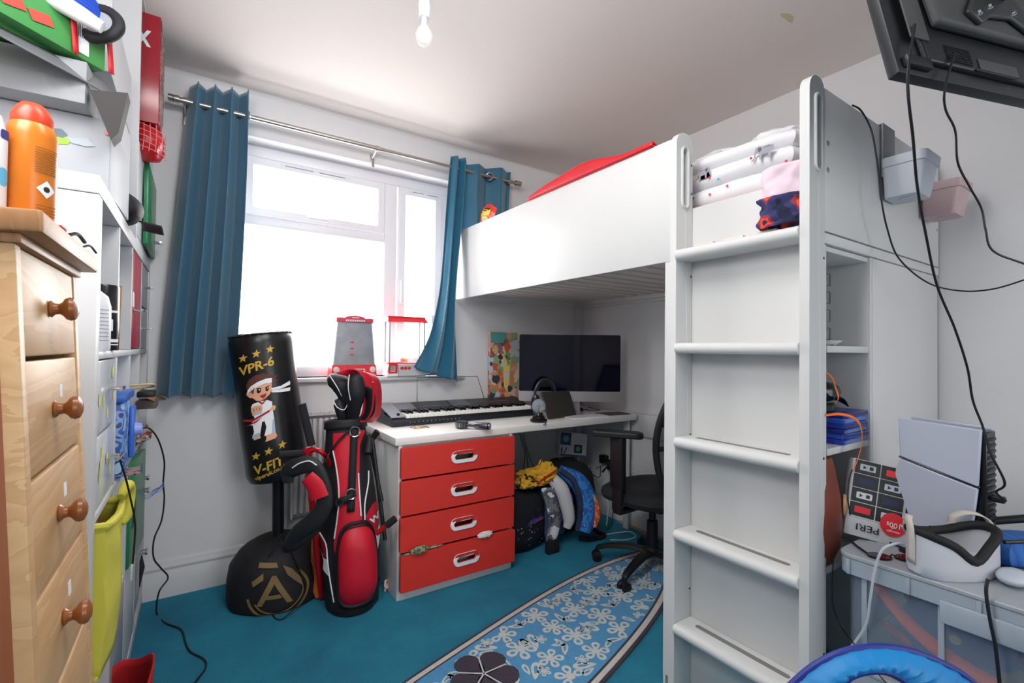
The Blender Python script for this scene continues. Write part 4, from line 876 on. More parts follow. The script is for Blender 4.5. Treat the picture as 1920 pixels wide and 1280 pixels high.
# seat: rounded shell, upholstered
bm = B(); n = 36
def seatp(rho, a, z):
    x = .255*rho*math.copysign(abs(math.cos(a))**.8, math.cos(a)); y = .245*rho*math.copysign(abs(math.sin(a))**.8, math.sin(a))
    return V((x, y, z-.02*max(0, y/.245)**2))
prof = [(0, .455), (.5, .457), (.85, .452), (.97, .435), (1, .412), (.96, .390), (.8, .372), (.4, .362), (0, .362)]
rings = [[bm.verts.new(seatp(p[0], 2*PI*k/n, p[1])) for k in range(n)] if p[0] else [bm.verts.new((0, 0, p[1]))] for p in prof]
for A_, B_ in zip(rings, rings[1:]):
    for k in range(n):
        k2 = (k+1) % n
        bm.faces.new((A_[0], B_[k2], B_[k]) if len(A_) == 1 else ((A_[k], A_[k2], B_[0]) if len(B_) == 1 else (A_[k], A_[k2], B_[k2], B_[k])))
obj('seat', bm, blackf, ch, world=False)
obj('seat_mechanism', box(B(), (-.08, -.11, .335), (.08, .09, .364), 0, .01), black, ch, world=False)
obj('tilt_lever', tube(B(), [(.07, .02, .35), (.20, .03, .345), (.24, .03, .35)], .006, 8), black, ch, world=False)
# back frame + mesh
by = -.235
def backp(u, v, w=0):
    hw = .195+.03*math.sin(PI*min(1, v*1.1)); return V((hw*(2*u-1), by-.02-.09*v*v+.05*(2*u-1)**2+.03*math.sin(v*PI)+w, .52+.50*v))
loop = [backp(u, 0) for u in [i/8 for i in range(9)]]+[backp(1, v) for v in [i/12 for i in range(1, 12)]]+[backp(1-u, 1) for u in [i/8 for i in range(9)]]+[backp(0, 1-v) for v in [i/12 for i in range(1, 12)]]
obj('back_frame', tube(B(), loop, .016, 8, closed=True), black, ch, world=False)
bm = B(); grid(bm, lambda u, v: backp(.03+.94*u, .02+.96*v), 16, 16); obj('back_mesh', bm, mat('chair_mesh', '#1b1c1f', .8, alpha=.75, vary=(60, .3)), ch, world=False)
obj('back_support', tube(B(), [(0, -.05, .35), (0, -.20, .36), (0, -.275, .42), (0, -.285, .60), (0, -.28, .72)], [.02, .022, .022, .02, .016], 10, smooth=4), black, ch, world=False)
obj('lumbar_bar', tube(B(), [backp(0, .35, -.015), backp(.5, .35, -.03), backp(1, .35, -.015)], .012, 8, smooth=5), black, ch, world=False)
for s in (-1, 1):
    bm = B(); box(bm, (s*.262-.012, -.025, .36), (s*.262+.012, .035, .50), 0, .006); box(bm, (s*.12, -.02, .345), (s*.272, .03, .365), 0, .004); p = obj('arm_post', bm, black, ch, world=False)
    bm = B(); box(bm, (s*.262-.018, -.035, .47), (s*.262+.018, .045, .725), 0, .008); obj('arm_sleeve', bm, black, ch, world=False)
    bm = B(); out = rrect(.085, .25, .04, 6); 
    prism(bm, out, lambda u, v, w: V((s*.262+u*math.cos(.6)-v*math.sin(.6), .01+u*math.sin(.6)+v*math.cos(.6), .715+w+.010*math.cos(v*9))), .030); obj('arm_pad', bm, mat('arm_rubber', '#17181b', .5), ch, world=False, mods=[('bevel', .008, 3)])

# ================================================================ RUG (surfboard shaped runner)
ra = math.atan2(1.66-1.535, 1.1-.656)
rug = thing('runner_rug', 'blue surfboard-shaped rug with off-white flowers and a dark outlined white border on the carpet', 'rug', (1.0, 1.40, 0), .285)
RL0, RL1, RW = -1.05, 1.36, .262
def half(x, inset=0):
    t = (x-RL0)/(RL1-RL0); t = max(0, min(1, t))
    h = RW*(1-abs(2*t-.80)**3.2*.9) if t < .4 else RW*max(0, 1-((t-.4)/.6)**3.0)**.72
    if t < .4: h = RW*(1-((.4-t)/.4)**3*.55)
    return max(0, h-inset)
def outline(inset, n=60):
    x0, x1 = RL0+inset, RL1-inset*1.6
    xs = [x0+(x1-x0)*(1-math.cos(PI*i/n))/2 for i in range(n+1)]
    sc = lambda x: half(RL0+(x-x0)/(x1-x0)*(RL1-RL0))-inset*.98
    return [(x, max(.0015, sc(x))) for x in xs]+[(x, -max(.0015, sc(x))) for x in reversed(xs)]
def flatm(h): return lambda u, v, w: V((u, v, h+w))
def rugmat(n, c): return mat(n, c, .95, bump=(220, .6, .004), vary=(60, .12), sheen=.2)
obj('backing', prism(B(), outline(0), flatm(.0), .010), rugmat('rug_dark', '#2b2133'), rug, world=False)
obj('border_band', prism(B(), outline(.012), flatm(.010), .0012), rugmat('rug_white', '#b8b6b2'), rug, world=False)
obj('border_line', prism(B(), outline(.032), flatm(.0112), .0008), rugmat('rug_dark', '#2b2133'), rug, world=False)
obj('blue_field', prism(B(), outline(.040), flatm(.0120), .001), rugmat('rug_blue', '#3f86b4'), rug, world=False)
def inside(x, y, m=.052): return RL0+.06 < x < RL1-.12 and abs(y) < half(x)-m
random.seed(12); fl = B(); hol = B()
def clip_add(bm, pts, h, holes=()):
    if all(inside(x, y, .044) for x, y in pts): prism(bm, pts, flatm(h), .0016, holes=holes); return True
    return False
def petal_ring(cx, cy, R_, n, a0):
    for k in range(n):
        a = a0+2*PI*k/n; px_, py_ = cx+R_*.62*math.cos(a), cy+R_*.62*math.sin(a); o_ = []; h_ = []
        for i in range(14):
            t = 2*PI*i/14; lx, ly2 = R_*.40*math.cos(t), R_*.30*math.sin(t)*(1+.25*math.cos(t))
            o_.append((px_+lx*math.cos(a)-ly2*math.sin(a), py_+lx*math.sin(a)+ly2*math.cos(a)))
            h_.append((px_+.42*lx*math.cos(a)-.42*ly2*math.sin(a), py_+.42*lx*math.sin(a)+.42*ly2*math.cos(a)))
        clip_add(fl, o_, .013, [h_])
    clip_add(fl, circ(R_*.30, 12, cx, cy), .0133)
def leaf(cx, cy, L_, a):
    o_ = []; h_ = []
    for i in range(16):
        t = 2*PI*i/16; lx = L_*math.cos(t); ly2 = L_*.36*math.sin(t)*(1-.45*math.cos(t))
        o_.append((cx+lx*math.cos(a)-ly2*math.sin(a), cy+lx*math.sin(a)+ly2*math.cos(a))); lx *= .5; ly2 *= .42; lx -= L_*.1
        h_.append((cx+lx*math.cos(a)-ly2*math.sin(a), cy+lx*math.sin(a)+ly2*math.cos(a)))
    clip_add(fl, o_, .013, [h_])
x = RL0+.12; row = 0
while x < RL1-.08:
    for j, yy in enumerate((-.165, -.055, .055, .165)):
        cx, cy = x+random.uniform(-.018, .018)+(.035 if j % 2 else 0), yy+random.uniform(-.014, .014)
        k = (row+j*2) % 4
        if k in (0, 2): petal_ring(cx, cy, random.uniform(.052, .064), 5, random.random()*6)
        elif k == 1:
            a = random.random()*6; leaf(cx+.02*math.cos(a), cy+.02*math.sin(a), .034, a); leaf(cx-.028*math.cos(a+.8), cy-.028*math.sin(a+.8), .030, a+.8+PI); leaf(cx+.02*math.sin(a), cy-.03*math.cos(a), .026, a-1.3)
        else:
            a = random.random()*6; leaf(cx, cy, .045, a); leaf(cx+.03*math.sin(a), cy-.034*math.cos(a), .03, a+.5); petal_ring(cx-.03*math.sin(a), cy+.03*math.cos(a), .026, 5, a)
    x += .098; row += 1
f_ = obj('flower_pattern', fl, rugmat('rug_offwhite', '#b5bdbb'), rug, world=False, smooth=False); f_['kind'] = 'stuff'
# large dark hibiscus near the middle of the board
W2L = lambda P: (Matrix.Rotation(-.285, 4, 'Z') @ (P-V((1.0, 1.40, 0))))
q0 = W2L(at(905, 1262, 2, 0)); bm = B()
for k in range(5):
    a = .35+2*PI*k/5; o_ = []
    for i in range(16):
        t = 2*PI*i/16; lx = .062+.062*math.cos(t); ly2 = .046*math.sin(t)*(1+.4*math.cos(t))
        o_.append((q0.x-.015+lx*math.cos(a)-ly2*math.sin(a), q0.y-.02+lx*math.sin(a)+ly2*math.cos(a)))
    prism(bm, o_, flatm(.0146), .0014)
obj('dark_blossom', bm, rugmat('rug_dark', '#2b2133'), rug, world=False)
bm = B()
for k in range(5):
    a = .35+2*PI*k/5+PI/5; c, s = math.cos(a), math.sin(a); prism(bm, [(q0.x-.015-s*.003, q0.y-.02+c*.003), (q0.x-.015+s*.003, q0.y-.02-c*.003), (q0.x-.015+c*.09+s*.003, q0.y-.02+s*.09-c*.003), (q0.x-.015+c*.09-s*.003, q0.y-.02+s*.09+c*.003)], flatm(.0158), .001)
obj('blossom_veins', bm, rugmat('rug_offwhite', '#b5bdbb'), rug, world=False)

# ================================================================ FREESTANDING PUNCH BAG
pg_ = thing('punch_bag', 'black freestanding punch bag with gold lettering and a printed karate boy, near the left curtain', 'punch bag', (.335, 2.455, 0))
vinyl = mat('black_vinyl', '#131517', .32, bump=(9, .25, .01), vary=(5, .15))
A_ = dep(522, 892, 2.22); B_ = dep(489, 628, 2.22); ax_ = (B_-A_).normalized(); LB = (B_-A_).length
cen = (A_+B_)/2; nv = (CAM-cen); nv = (nv-ax_*nv.dot(ax_)).normalized(); sv = ax_.cross(nv); RB = .134
def bagp(ang, v, w=0):
    r = RB+w
    if v < .05: r *= .90+.1*math.sqrt(max(0, 1-(1-v/.05)**2))
    if v > LB-.03: r *= .93+.07*math.sqrt(max(0, 1-((v-LB+.03)/.03)**2))
    r *= 1+.012*math.sin(v*17+ang*2)
    return A_+ax_*v+(nv*math.cos(ang)+sv*math.sin(ang))*r
bm = B(); grid(bm, lambda u, v: bagp(2*PI*u, LB*v), 48, 30, cu=True)
for v_, s in ((0, -1), (LB, 1)):
    grid(bm, lambda u, v: A_+ax_*(v_+s*.018*(1-(1-v)**2)+.004*math.sin(u*2*PI*26)*(1-v)*v*3)+(nv*math.cos(2*PI*u)+sv*math.sin(2*PI*u))*(RB*(.90 if v_ == 0 else .93)*(1-v)+.0005), 104, 6, cu=True)
obj('vinyl_cylinder', bm, vinyl, pg_)
rim = [A_+ax_*(LB-.002)+(nv*math.cos(a)+sv*math.sin(a))*(RB*.95+.004*math.sin(a*26)) for a in [2*PI*i/150 for i in range(150)]]
obj('lacing_rim', tube(B(), rim, .005, 5, closed=True), mat('lace_black', '#222428', .5), pg_)
def C2(x, y, w=0):
    axx = 250+(y-110)/1160*140; off = max(-225, min(225, x-axx)); ang = math.asin(off/235); v = LB*(1270-y)/1160+.0007*off*.12
    return bagp(ang, v, w+.001)
def c2fn(u, v, w): return C2(u, -v, w)
G, WH, SK, HR, RD, BK_, BL_ = range(7)
for x, y in ((133, 270), (222, 260), (318, 250), (228, 1028), (315, 1016), (410, 1000)): obj('star_print', decal([(0, star(33, x, -y, .42, .1))], c2fn, 20, .002), gold, pg_)
def word(s, size, x, y, rot=.08, sx=1, bold=0): return text_on(s, size, lambda u, v, w: C2(u, -v, w), x, -y, sx=sx, rot=rot, step=20, h=.0025, bold=bold)
for s, size, x, y, sx, bd in (('VPR-6', 96, 112, 398, .98, 2.5), ('V-FIT', 98, 220, 1168, .92, 2.5), ('viperuk.co.uk', 44, 222, 1212, .93, 1.2)):
    obj('lettering', word(s, size, x, y, .10 if size > 50 else .16, sx, bd), gold, pg_, smooth=False)
P = lambda *a: [(a[i], -a[i+1]) for i in range(0, len(a), 2)]
boy = [(HR, P(160, 520, 155, 478, 175, 440, 215, 420, 270, 420, 310, 435, 335, 455, 380, 465, 352, 480, 375, 500, 345, 505, 330, 520, 250, 500)),
 (SK, P(190, 510, 330, 500, 332, 560, 318, 590, 290, 612, 255, 622, 225, 612, 200, 585, 180, 580, 155, 550, 160, 532, 185, 540)),
 (HR, P(185, 505, 212, 512, 205, 560, 192, 545)),
 (WH, P(160, 545, 165, 518, 185, 495, 230, 475, 290, 465, 332, 470, 332, 505, 290, 500, 240, 507, 195, 525)),
 (WH, P(330, 548, 395, 550, 462, 530, 465, 560, 400, 572, 332, 565)), (WH, P(330, 566, 395, 575, 465, 582, 462, 608, 400, 600, 330, 580)),
 (BK_, circ(15, 12, 243, -542, 19)), (BK_, circ(12, 12, 300, -545, 17)), (WH, circ(5, 8, 247, -536)), (WH, circ(4, 8, 303, -539)),
 (BK_, P(225, 518, 262, 528, 262, 534, 225, 524)), (BK_, P(285, 530, 318, 520, 318, 527, 285, 536)), (RD, P(248, 582, 298, 575, 290, 600, 270, 608)),
 (WH, P(190, 650, 200, 630, 240, 625, 300, 627, 335, 650, 338, 690, 350, 775, 190, 790, 215, 740)),
 (RD, P(240, 628, 268, 655, 295, 628, 288, 622, 268, 638, 250, 622)), (SK, P(190, 660, 215, 648, 262, 652, 272, 680, 265, 705, 205, 712, 192, 690)),
 (BL_, P(196, 708, 268, 702, 262, 718, 206, 722)), (BK_, P(208, 668, 212, 668, 212, 690, 208, 690)), (BK_, P(228, 666, 232, 666, 232, 690, 228, 690)), (BK_, P(248, 668, 252, 668, 252, 690, 248, 690)),
 (RD, P(135, 730, 200, 745, 320, 705, 322, 722, 240, 750, 200, 765, 140, 745)), (RD, P(160, 785, 215, 765, 270, 745, 230, 775, 175, 788)), (SK, P(320, 700, 345, 680, 362, 692, 355, 720, 322, 715)),
 (WH, P(205, 790, 268, 782, 255, 880, 205, 892, 215, 840)), (WH, P(285, 780, 352, 775, 362, 888, 285, 892, 298, 830)), (BL_, P(205, 862, 252, 855, 255, 882, 205, 892)), (BL_, P(340, 790, 352, 775, 362, 888, 335, 889)),
 (SK, P(215, 888, 258, 882, 262, 900, 215, 904)), (SK, P(296, 892, 362, 888, 374, 920, 360, 934, 292, 938, 300, 915))]
obj('karate_figure_print', decal(boy, c2fn, 24, .002), [gold, white_pr, mat('skin_print', '#e2a684', .6), mat('hair_print', '#5a302a', .6), mat('red_print', '#a3212c', .6), mat('black_print', '#0d0d10', .6), mat('bluegrey_print', '#9fb9c9', .6)], pg_)
bx0, by0 = .335, 2.455
obj('spring_pole', tube(B(), [A_+ax_*.01, V((bx0, by0, .25))+(A_-V((bx0, by0, .25))).normalized()*.0], .026, 20), mat('satin_black', '#15161b', .3), pg_)
def basep(a, v, w=0):
    tab = [(0, .200, .0), (.08, .208, .012), (.35, .208, .10), (.55, .195, .165), (.75, .155, .225), (.9, .09, .262), (1, .03, .27)]
    for (v0, r0_, z0_), (v1, r1_, z1_) in zip(tab, tab[1:]):
        if v <= v1: t = (v-v0)/(v1-v0); r, z = r0_+(r1_-r0_)*t, z0_+(z1_-z0_)*t; break
    else: r, z = .03, .27
    k = 1+.03*noise.noise(V((math.cos(a)*2, math.sin(a)*2, v*2))); r *= k
    d = V((CAM.x-bx0, CAM.y-by0, 0)).normalized(); s = V((-d.y, d.x, 0))
    return V((bx0, by0, max(0, z)))+(d*math.cos(a)+s*math.sin(a))*(r+w)+V((0, 0, w*(.2+v)))
bm = B(); grid(bm, lambda u, v: basep(2*PI*u, v), 48, 22, cu=True, cap=True); obj('base_cover', bm, mat('base_cloth', '#17171a', .7, bump=(30, .3, .004), vary=(14, .25)), pg_)
def bfn(u, v, w): return basep(u, .12+v, w+.003)   # u angle (positive to the left of view), v on the profile
sgn = -1
ly = [(0, star(.11, -1.02, .28))]
ly = [(0, [(sgn*(-1.0+.10*math.sin(2*PI*i/10+0)*(1 if i % 2 == 0 else .42)), .26+.075*math.cos(2*PI*i/10)*(1 if i % 2 == 0 else .42)) for i in range(10)])]
arc = lambda r0_, r1_, a0, a1, cx=-.02, cy=.2, k=.52: [(sgn*(cx+r0_*math.cos(a)), cy+r0_*k*math.sin(a)) for a in [a0+(a1-a0)*i/24 for i in range(25)]]+[(sgn*(cx+r1_*math.cos(a)), cy+r1_*k*math.sin(a)) for a in [a1+(a0-a1)*i/24 for i in range(25)]]
ly += [(0, arc(.62, .56, PI*.75, PI*1.95)), (0, arc(.50, .465, PI*.7, PI*1.85))]
ly += [(0, [(sgn*x, y) for x, y in ((-.30, .06), (.02, .42), (.10, .42), (.38, .06), (.27, .06), (.05, .32), (-.19, .06))]), (0, [(sgn*x, y) for x, y in ((-.10, .14), (.20, .14), (.17, .19), (-.05, .19))]), (0, [(sgn*x, y) for x, y in ((-.48, .22), (-.20, .40), (-.12, .52), (-.30, .46), (-.50, .30))]), (0, [(sgn*x, y) for x, y in ((-.02, .50), (.42, .52), (.42, .58), (.02, .56))]), (0, [(sgn*x, y) for x, y in ((.26, .38), (.46, .30), (.50, .36), (.28, .46))])]
obj('gold_emblem', decal(ly, bfn, .06, .002), mat('dull_gold', '#7d6640', .6), pg_)
bm = tube(B(), [basep(-.25, .75, .01), basep(.1, .9, .05), basep(.3, .8, .02), basep(.45, .5, .01), basep(.5, .2, .01), V(at(530, 1160, 2, .006)), V(at(512, 1150, 2, .006)), V(at(545, 1135, 2, .03))], .003, 6, smooth=6); obj('draw_cord', bm, cable_m, pg_)

# ================================================================ EXERCISE FRAME WITH FOAM GRIPS
ef = thing('exercise_frame', 'red metal exercise frame with black foam grips between the punch bag and golf bag', 'exercise frame', at(600, 1100, 2, 0))
foam = mat('black_foam', '#1b1b1e', .9, bump=(120, .3, .001)); redmet = mat('red_metal', '#b0141e', .3, .2)
d0 = 2.02
def D_(x, y, d=d0): return dep(x, y, d)
obj('foam_grip', tube(B(), [D_(566, 757), D_(569, 770), D_(584, 835)], .0165, 14), foam, ef)
obj('foam_grip', tube(B(), [D_(523, 853, 1.96), D_(577, 849)], .0155, 14), foam, ef)
obj('red_post', tube(B(), [D_(578, 842), D_(579, 880), D_(590, 1000, 2.04), at(604, 1120, 2, .01)], .013, 12), redmet, ef)
obj('red_bend', tube(B(), [D_(578, 846), D_(592, 843), D_(606, 850), D_(618, 870, 2.1), D_(640, 940, 2.2)], .010, 10, smooth=5), redmet, ef)
bm = lathe(B(), [(0, -.018), (.018, -.018), (.018, .018), (0, .018)], 16, axM(D_(577, 846), FW)); obj('pivot', bm, redmet, ef)
for (x0_, y0_, x1_, y1_, dd) in ((683, 842, 708, 808, 2.32), (706, 1000, 741, 972, 2.05)):
    pA_, pB2 = D_(x0_, y0_, dd), D_(x1_, y1_, dd); b_ = obj('side_bar', tube(B(), [pA_, pB2], .011, 12), redmet, ef)
    obj('foam_end', tube(B(), [pA_.lerp(pB2, .55), pB2], .0155, 12), foam, b_)
obj('foot_tube', tube(B(), [at(560, 1118, 2, .015), at(640, 1105, 2, .015)], .014, 10), black, ef)
# orange board behind golf bag
pO = at(590, 1133, 2, 0)
bm = B(); prism(bm, circ(.04, 40, 0, .27, .265), lambda u, v, w: V((u, w, v)), .02)
ob = sm('orange_board', bm, mat('orange_plastic', '#d9622a', .4, vary=(6, .1)), 'narrow upright orange board between the punch bag base and the golf bag', 'board', mods=[('bevel', .004)]); ob.location = (pO.x+.015, pO.y+.03, 0); ob.rotation_euler = (-.03, .03, -.5)

# ================================================================ GOLF BAG
gb_ = thing('golf_bag', 'red and black golf bag with white piping standing against the white drawer unit side', 'golf bag', at(662, 1160, 2, 0))
g0 = at(668, 1140, 2, .0)+V((.0, .06, 0)); g1 = dep(648, 788, 2.20)
gx_ = (g1-g0).normalized(); LG = (g1-g0).length
gn = CAM-(g0+g1)/2; gn = (gn-gx_*gn.dot(gx_)).normalized(); gs = gx_.cross(gn)
def tab(T, v):
    for (a, x), (b, y) in zip(T, T[1:]):
        if v <= b: return x+(y-x)*(v-a)/(b-a+1e-9)
    return T[-1][1]
TG = [(0, .108), (.05, .112), (.12, .118), (.35, .132), (.55, .122), (.75, .105), (.9, .090), (1, .085)]
def gp(ang, v, w=0):
    r = tab(TG, v)*(1+.03*noise.noise(V((math.cos(ang)*2, math.sin(ang)*2, v*5))))
    return g0+gx_*(LG*v)+(gn*(.92*math.cos(ang))+gs*math.sin(ang))*(r+w)
nylon = mat('black_nylon', '#17181c', .6, bump=(60, .35, .002), vary=(20, .2)); rednyl = mat('red_nylon', '#c3122c', .5, bump=(40, .3, .002), vary=(10, .08))
bm = B(); grid(bm, lambda u, v: gp(2*PI*u, v), 40, 40, cu=True, cap=True); obj('bag_body', bm, nylon, gb_)
def gc(x, y, w=0):   # crop pixel (520,820, x3.556) onto the bag
    v = (1130-y)/1245; v = max(0, min(1, v)); cx = 525-(600-y)*.075 if y < 600 else 525+(y-600)*.02
    R_ = tab(TG, v)/2.05*885*3.556; o = max(-.97, min(.97, (x-cx)/R_)); return gp(math.asin(o), v, w)
gfn = lambda u, v, w: gc(u, -v, w)
PP = lambda *a: [(a[i], -a[i+1]) for i in range(0, len(a), 2)]
obj('red_panel', decal([(0, PP(395, -40, 600, -40, 570, 60, 572, 250, 600, 560, 640, 1090, 470, 1090, 455, 860, 425, 700, 445, 420, 430, 240, 400, 80)), (0, PP(665, 470, 700, 455, 724, 600, 680, 700, 650, 600, 620, 530)), (0, PP(340, 610, 385, 680, 390, 760, 365, 765, 345, 700))], gfn, 18, .003), rednyl, gb_)
obj('white_panel', decal([(0, PP(332, 700, 360, 770, 392, 780, 395, 890, 355, 850, 360, 790)), (0, PP(680, 700, 724, 610, 726, 660, 712, 740, 690, 810))], gfn, 16, .0035), white_pr, gb_)
def pipe(pts, r=.0032): return tube(B(), [gc(x, y, .005) for x, y in pts], r, 6, smooth=5)
for i, pts in enumerate(([(400, 75), (425, 180), (448, 330), (448, 470), (430, 640)], [(565, 240), (572, 330), (590, 520)], [(632, 240), (632, 320), (612, 450), (616, 560)], [(342, 612), (380, 680), (390, 800), (405, 940), (422, 1055)])):
    obj('piping', pipe(pts), white_pr, gb_)
# big front pocket
def pock(rho, th, hgt=.055):
    cs, sn_ = math.cos(th), math.sin(th); ex = .62
    x = 565+120*rho*math.copysign(abs(cs)**ex, cs); y = 822-268*rho*math.copysign(abs(sn_)**(.75 if sn_ > 0 else .35), sn_)
    return gc(x, y, .006+hgt*(1-rho**3))
bm = B(); grid(bm, lambda u, v: pock(max(.001, v), 2*PI*u), 44, 14, cu=True); pk_ = obj('front_pocket', bm, rednyl, gb_)
obj('pocket_piping', tube(B(), [pock(1.0, 2*PI*i/44, .06)+gn*.006 for i in range(44)], .0075, 8, closed=True), nylon, pk_)
obj('pocket_zip', tube(B(), [pock(.93, PI*(.05+1.0*i/30), .06)+gn*.004 for i in range(31)], .004, 6), black, pk_)
# base collar and foot
bm = B(); grid(bm, lambda u, v: gp(2*PI*u, .0+.10*v, .006), 40, 3, cu=True, cap=True); obj('base_collar', bm, nylon, gb_)
bm = lathe(B(), [(0, 0), (.09, 0), (.098, .008), (.098, .025), (.085, .03), (0, .03)], 32, Matrix.Translation((g0.x-.01, g0.y-.03, 0))); obj('foot', bm, black, gb_)
bm = B(); grid(bm, lambda u, v: gp(2*PI*u, .96+.05*v, .006), 40, 3, cu=True); obj('top_cuff', bm, nylon, gb_, mods=[('solid', .006)])
# webbing straps
P = [gc(525, y, .012) for y in (-60, 60, 200, 340, 480)]
def band(P, wdir, w, smooth=4):
    P = catmull(P, smooth); n = len(P)-1; wdir = wdir.normalized()*w/2; bm = B(); grid(bm, lambda u, v: P[round(v*n)]+wdir*(2*u-1), 2, n); return bm
obj('webbing', band(P, gs, .032), mat('webbing', '#121316', .7, bump=(300, .4, .001)), gb_, mods=[('solid', .004)])
P = [gc(500, -60, .02), gc(430, 20, .022), gc(390, 100, .02), D_(612, 860, 1.98), D_(590, 895, 1.96)]; obj('webbing', band(P, gx_*.8+gs*.5, .030), mat('webbing', '#121316', .7), gb_, mods=[('solid', .004)])
P = [gc(535, 380, .016), gc(480, 400, .018), gc(420, 420, .018), gc(370, 470, .03), D_(600, 985, 1.93), D_(560, 1020, 1.93), D_(535, 1028, 1.95), D_(528, 1020, 2.0)]; obj('webbing', band(P, gx_, .034), mat('webbing', '#121316', .7), gb_, mods=[('solid', .004)])
for x, y in ((525, -40), (522, 365)):
    c_ = gc(x, y, .018); rg = [c_+(gs*math.cos(a)+gx_*math.sin(a))*.022 for a in [2*PI*i/20 for i in range(20)]]; obj('ring', tube(B(), rg, .003, 6, closed=True), chrome, gb_)
obj('buckle', prism(B(), rrect(.034, .030, .004, 2), lambda u, v, w: gc(462, 405, .022)+gs*u+gx_*v+gn*w, .004, holes=[rrect(.020, .016, .003, 2)]), black, gb_)
# padded shoulder strap with red patch
pth = [D_(541, 905, 1.93), D_(541, 885, 1.93), D_(556, 875, 1.92), D_(585, 872, 1.92), D_(604, 905, 1.92), D_(608, 945, 1.92), D_(590, 975, 1.92), D_(560, 998, 1.93), D_(540, 1025, 1.95)]
def flat_tube(pts, r, thick, n=7):
    bm = tube(B(), pts, r, 14, smooth=n)
    P_ = catmull(pts, n); 
    for i, p in enumerate(P_):
        for v in list(bm.verts)[i*14:(i+1)*14]: d = v.co-p; v.co = p+d-FW*d.dot(FW)*(1-thick)
    return bm
obj('shoulder_pad', flat_tube(pth, [.020, .033, .036, .035, .033, .034, .036, .033, .024], .45), mat('pad_black', '#1c1d20', .55, bump=(50, .3, .002)), gb_)
obj('red_pad_patch', flat_tube([D_(578, 892, 1.915), D_(592, 908, 1.915), D_(601, 932, 1.915)], [.0365, .041, .041], .50, 6), rednyl, gb_)
obj('pad_piping', tube(B(), [D_(548, 877, 1.895), D_(562, 868, 1.89), D_(580, 864, 1.89), D_(594, 872, 1.89)], .0025, 6, smooth=4), white_pr, gb_)
# stand legs
for pa_, pb2, dd in (((690, 815), (716, 940), 2.12), ((698, 822), (722, 1012), 2.10)):
    obj('stand_leg', tube(B(), [D_(*pa_, dd+.06), D_(*pb2, dd)], .009, 10), black, gb_)
obj('leg_hinge', tube(B(), [D_(694, 822, 2.17), D_(690, 850, 2.13)], .018, 10), nylon, gb_)
bm = text_on('Wi', 60, gfn, 664, -596, rot=.42, step=14, h=.006, bold=2.2); obj('lettering', bm, white_pr, gb_, smooth=False)
# head covers standing in the bag
def cover(name, label, pts, r, m, extra=None, piping=None):
    t = thing(name, label, 'golf head cover', dep(650, 790, 2.2), group='golf club head covers in the bag')
    obj('sock', tube(B(), [dep(*p) for p in pts], r, 16, smooth=5), m, t)
    if piping: obj('piping', tube(B(), [dep(*p) for p in piping], .0022, 5, smooth=4), white_pr, t)
    return t
cover('head_cover', 'black golf head cover with white piping pointing left out of the bag', [(614, 714, 2.18), (622, 712, 2.18), (640, 722, 2.17), (650, 745, 2.18), (652, 775, 2.2), (650, 800, 2.22)], [.006, .032, .044, .036, .026, .024], nylon, piping=[(617, 702, 2.145), (630, 722, 2.125), (641, 742, 2.14)])
cover('head_cover', 'upright black golf head cover with curved white piping in front of the red cap', [(664, 700, 2.12), (666, 708, 2.12), (668, 735, 2.12), (664, 765, 2.14), (660, 790, 2.18)], [.010, .034, .042, .030, .026], nylon, piping=[(655, 702, 2.085), (653, 725, 2.075), (657, 750, 2.09)])
cover('head_cover', 'small black golf head cover with white trim low behind the upright one', [(628, 752, 2.16), (634, 755, 2.16), (640, 770, 2.16), (646, 795, 2.19)], [.010, .024, .026, .024], nylon, piping=[(625, 750, 2.14), (632, 763, 2.13), (645, 768, 2.13), (652, 757, 2.13)])
rc = thing('red_hood', 'red fabric hood of the golf bag draped over the head covers', 'cover', dep(690, 760, 2.2))
hp_ = [(650, 704), (668, 697), (688, 700), (698, 722), (699, 755), (694, 780), (682, 790)]
HP = [dep(x, y, 2.14+.02*i) for i, (x, y) in enumerate(hp_)]; obj('hood', band(HP, FW*.9+RT*.25+UP*-.2, .15, 5), rednyl, rc, mods=[('solid', .006)])
HP2 = [dep(x, y, 2.13+.015*i) for i, (x, y) in enumerate([(690, 725), (695, 750), (692, 775), (680, 788)])]; obj('inner_lining', band(HP2, RT*1.0-FW*.3, .05, 5), nylon, rc, mods=[('solid', .004)])
obj('hood_trim', tube(B(), [D_(699, 716, 2.09), D_(700, 745, 2.11), D_(696, 772, 2.13), D_(686, 788, 2.15), D_(676, 790, 2.15)], .004, 6, smooth=4), rednyl, rc)

# ================================================================ LEFT: CUBE SHELVING
XS = -.18; XD = -.575
ks = thing('cube_shelving_unit', 'large white cube shelving unit along the left wall, lower of the two', 'shelving unit', (XS, 2.0, 0))
def kp(name, a, b, m=shelfw, par=None): return obj(name, bx(a, b, .0015), m, par or ks)
DV = [1.70, 2.02, 2.35]; RZ = [.385, .755, 1.125]; KY0, KY1, KT = 1.345, 2.685, 1.517
kp('side_panel', (XD, KY0, 0), (XS, KY0+.045, KT-.042)); kp('side_panel', (XD, KY1-.04, 0), (XS, KY1, KT-.042)); kp('top_panel', (XD, KY0, KT-.04), (XS, KY1, KT)); kp('base_panel', (XD, KY0+.045, .0), (XS, KY1-.04, .04))
kp('back_panel', (XD, KY0+.045, .04), (XD+.006, KY1-.04, KT-.042))
for z in RZ: kp('shelf', (XD+.01, KY0+.046, z-.009), (XS-.002, KY1-.041, z+.009))
for y in DV:
    for z0_, z1_ in zip([.041]+[z+.010 for z in RZ], [z-.010 for z in RZ]+[KT-.041]): kp('divider', (XD+.01, y-.009, z0_), (XS-.002, y+.009, z1_))
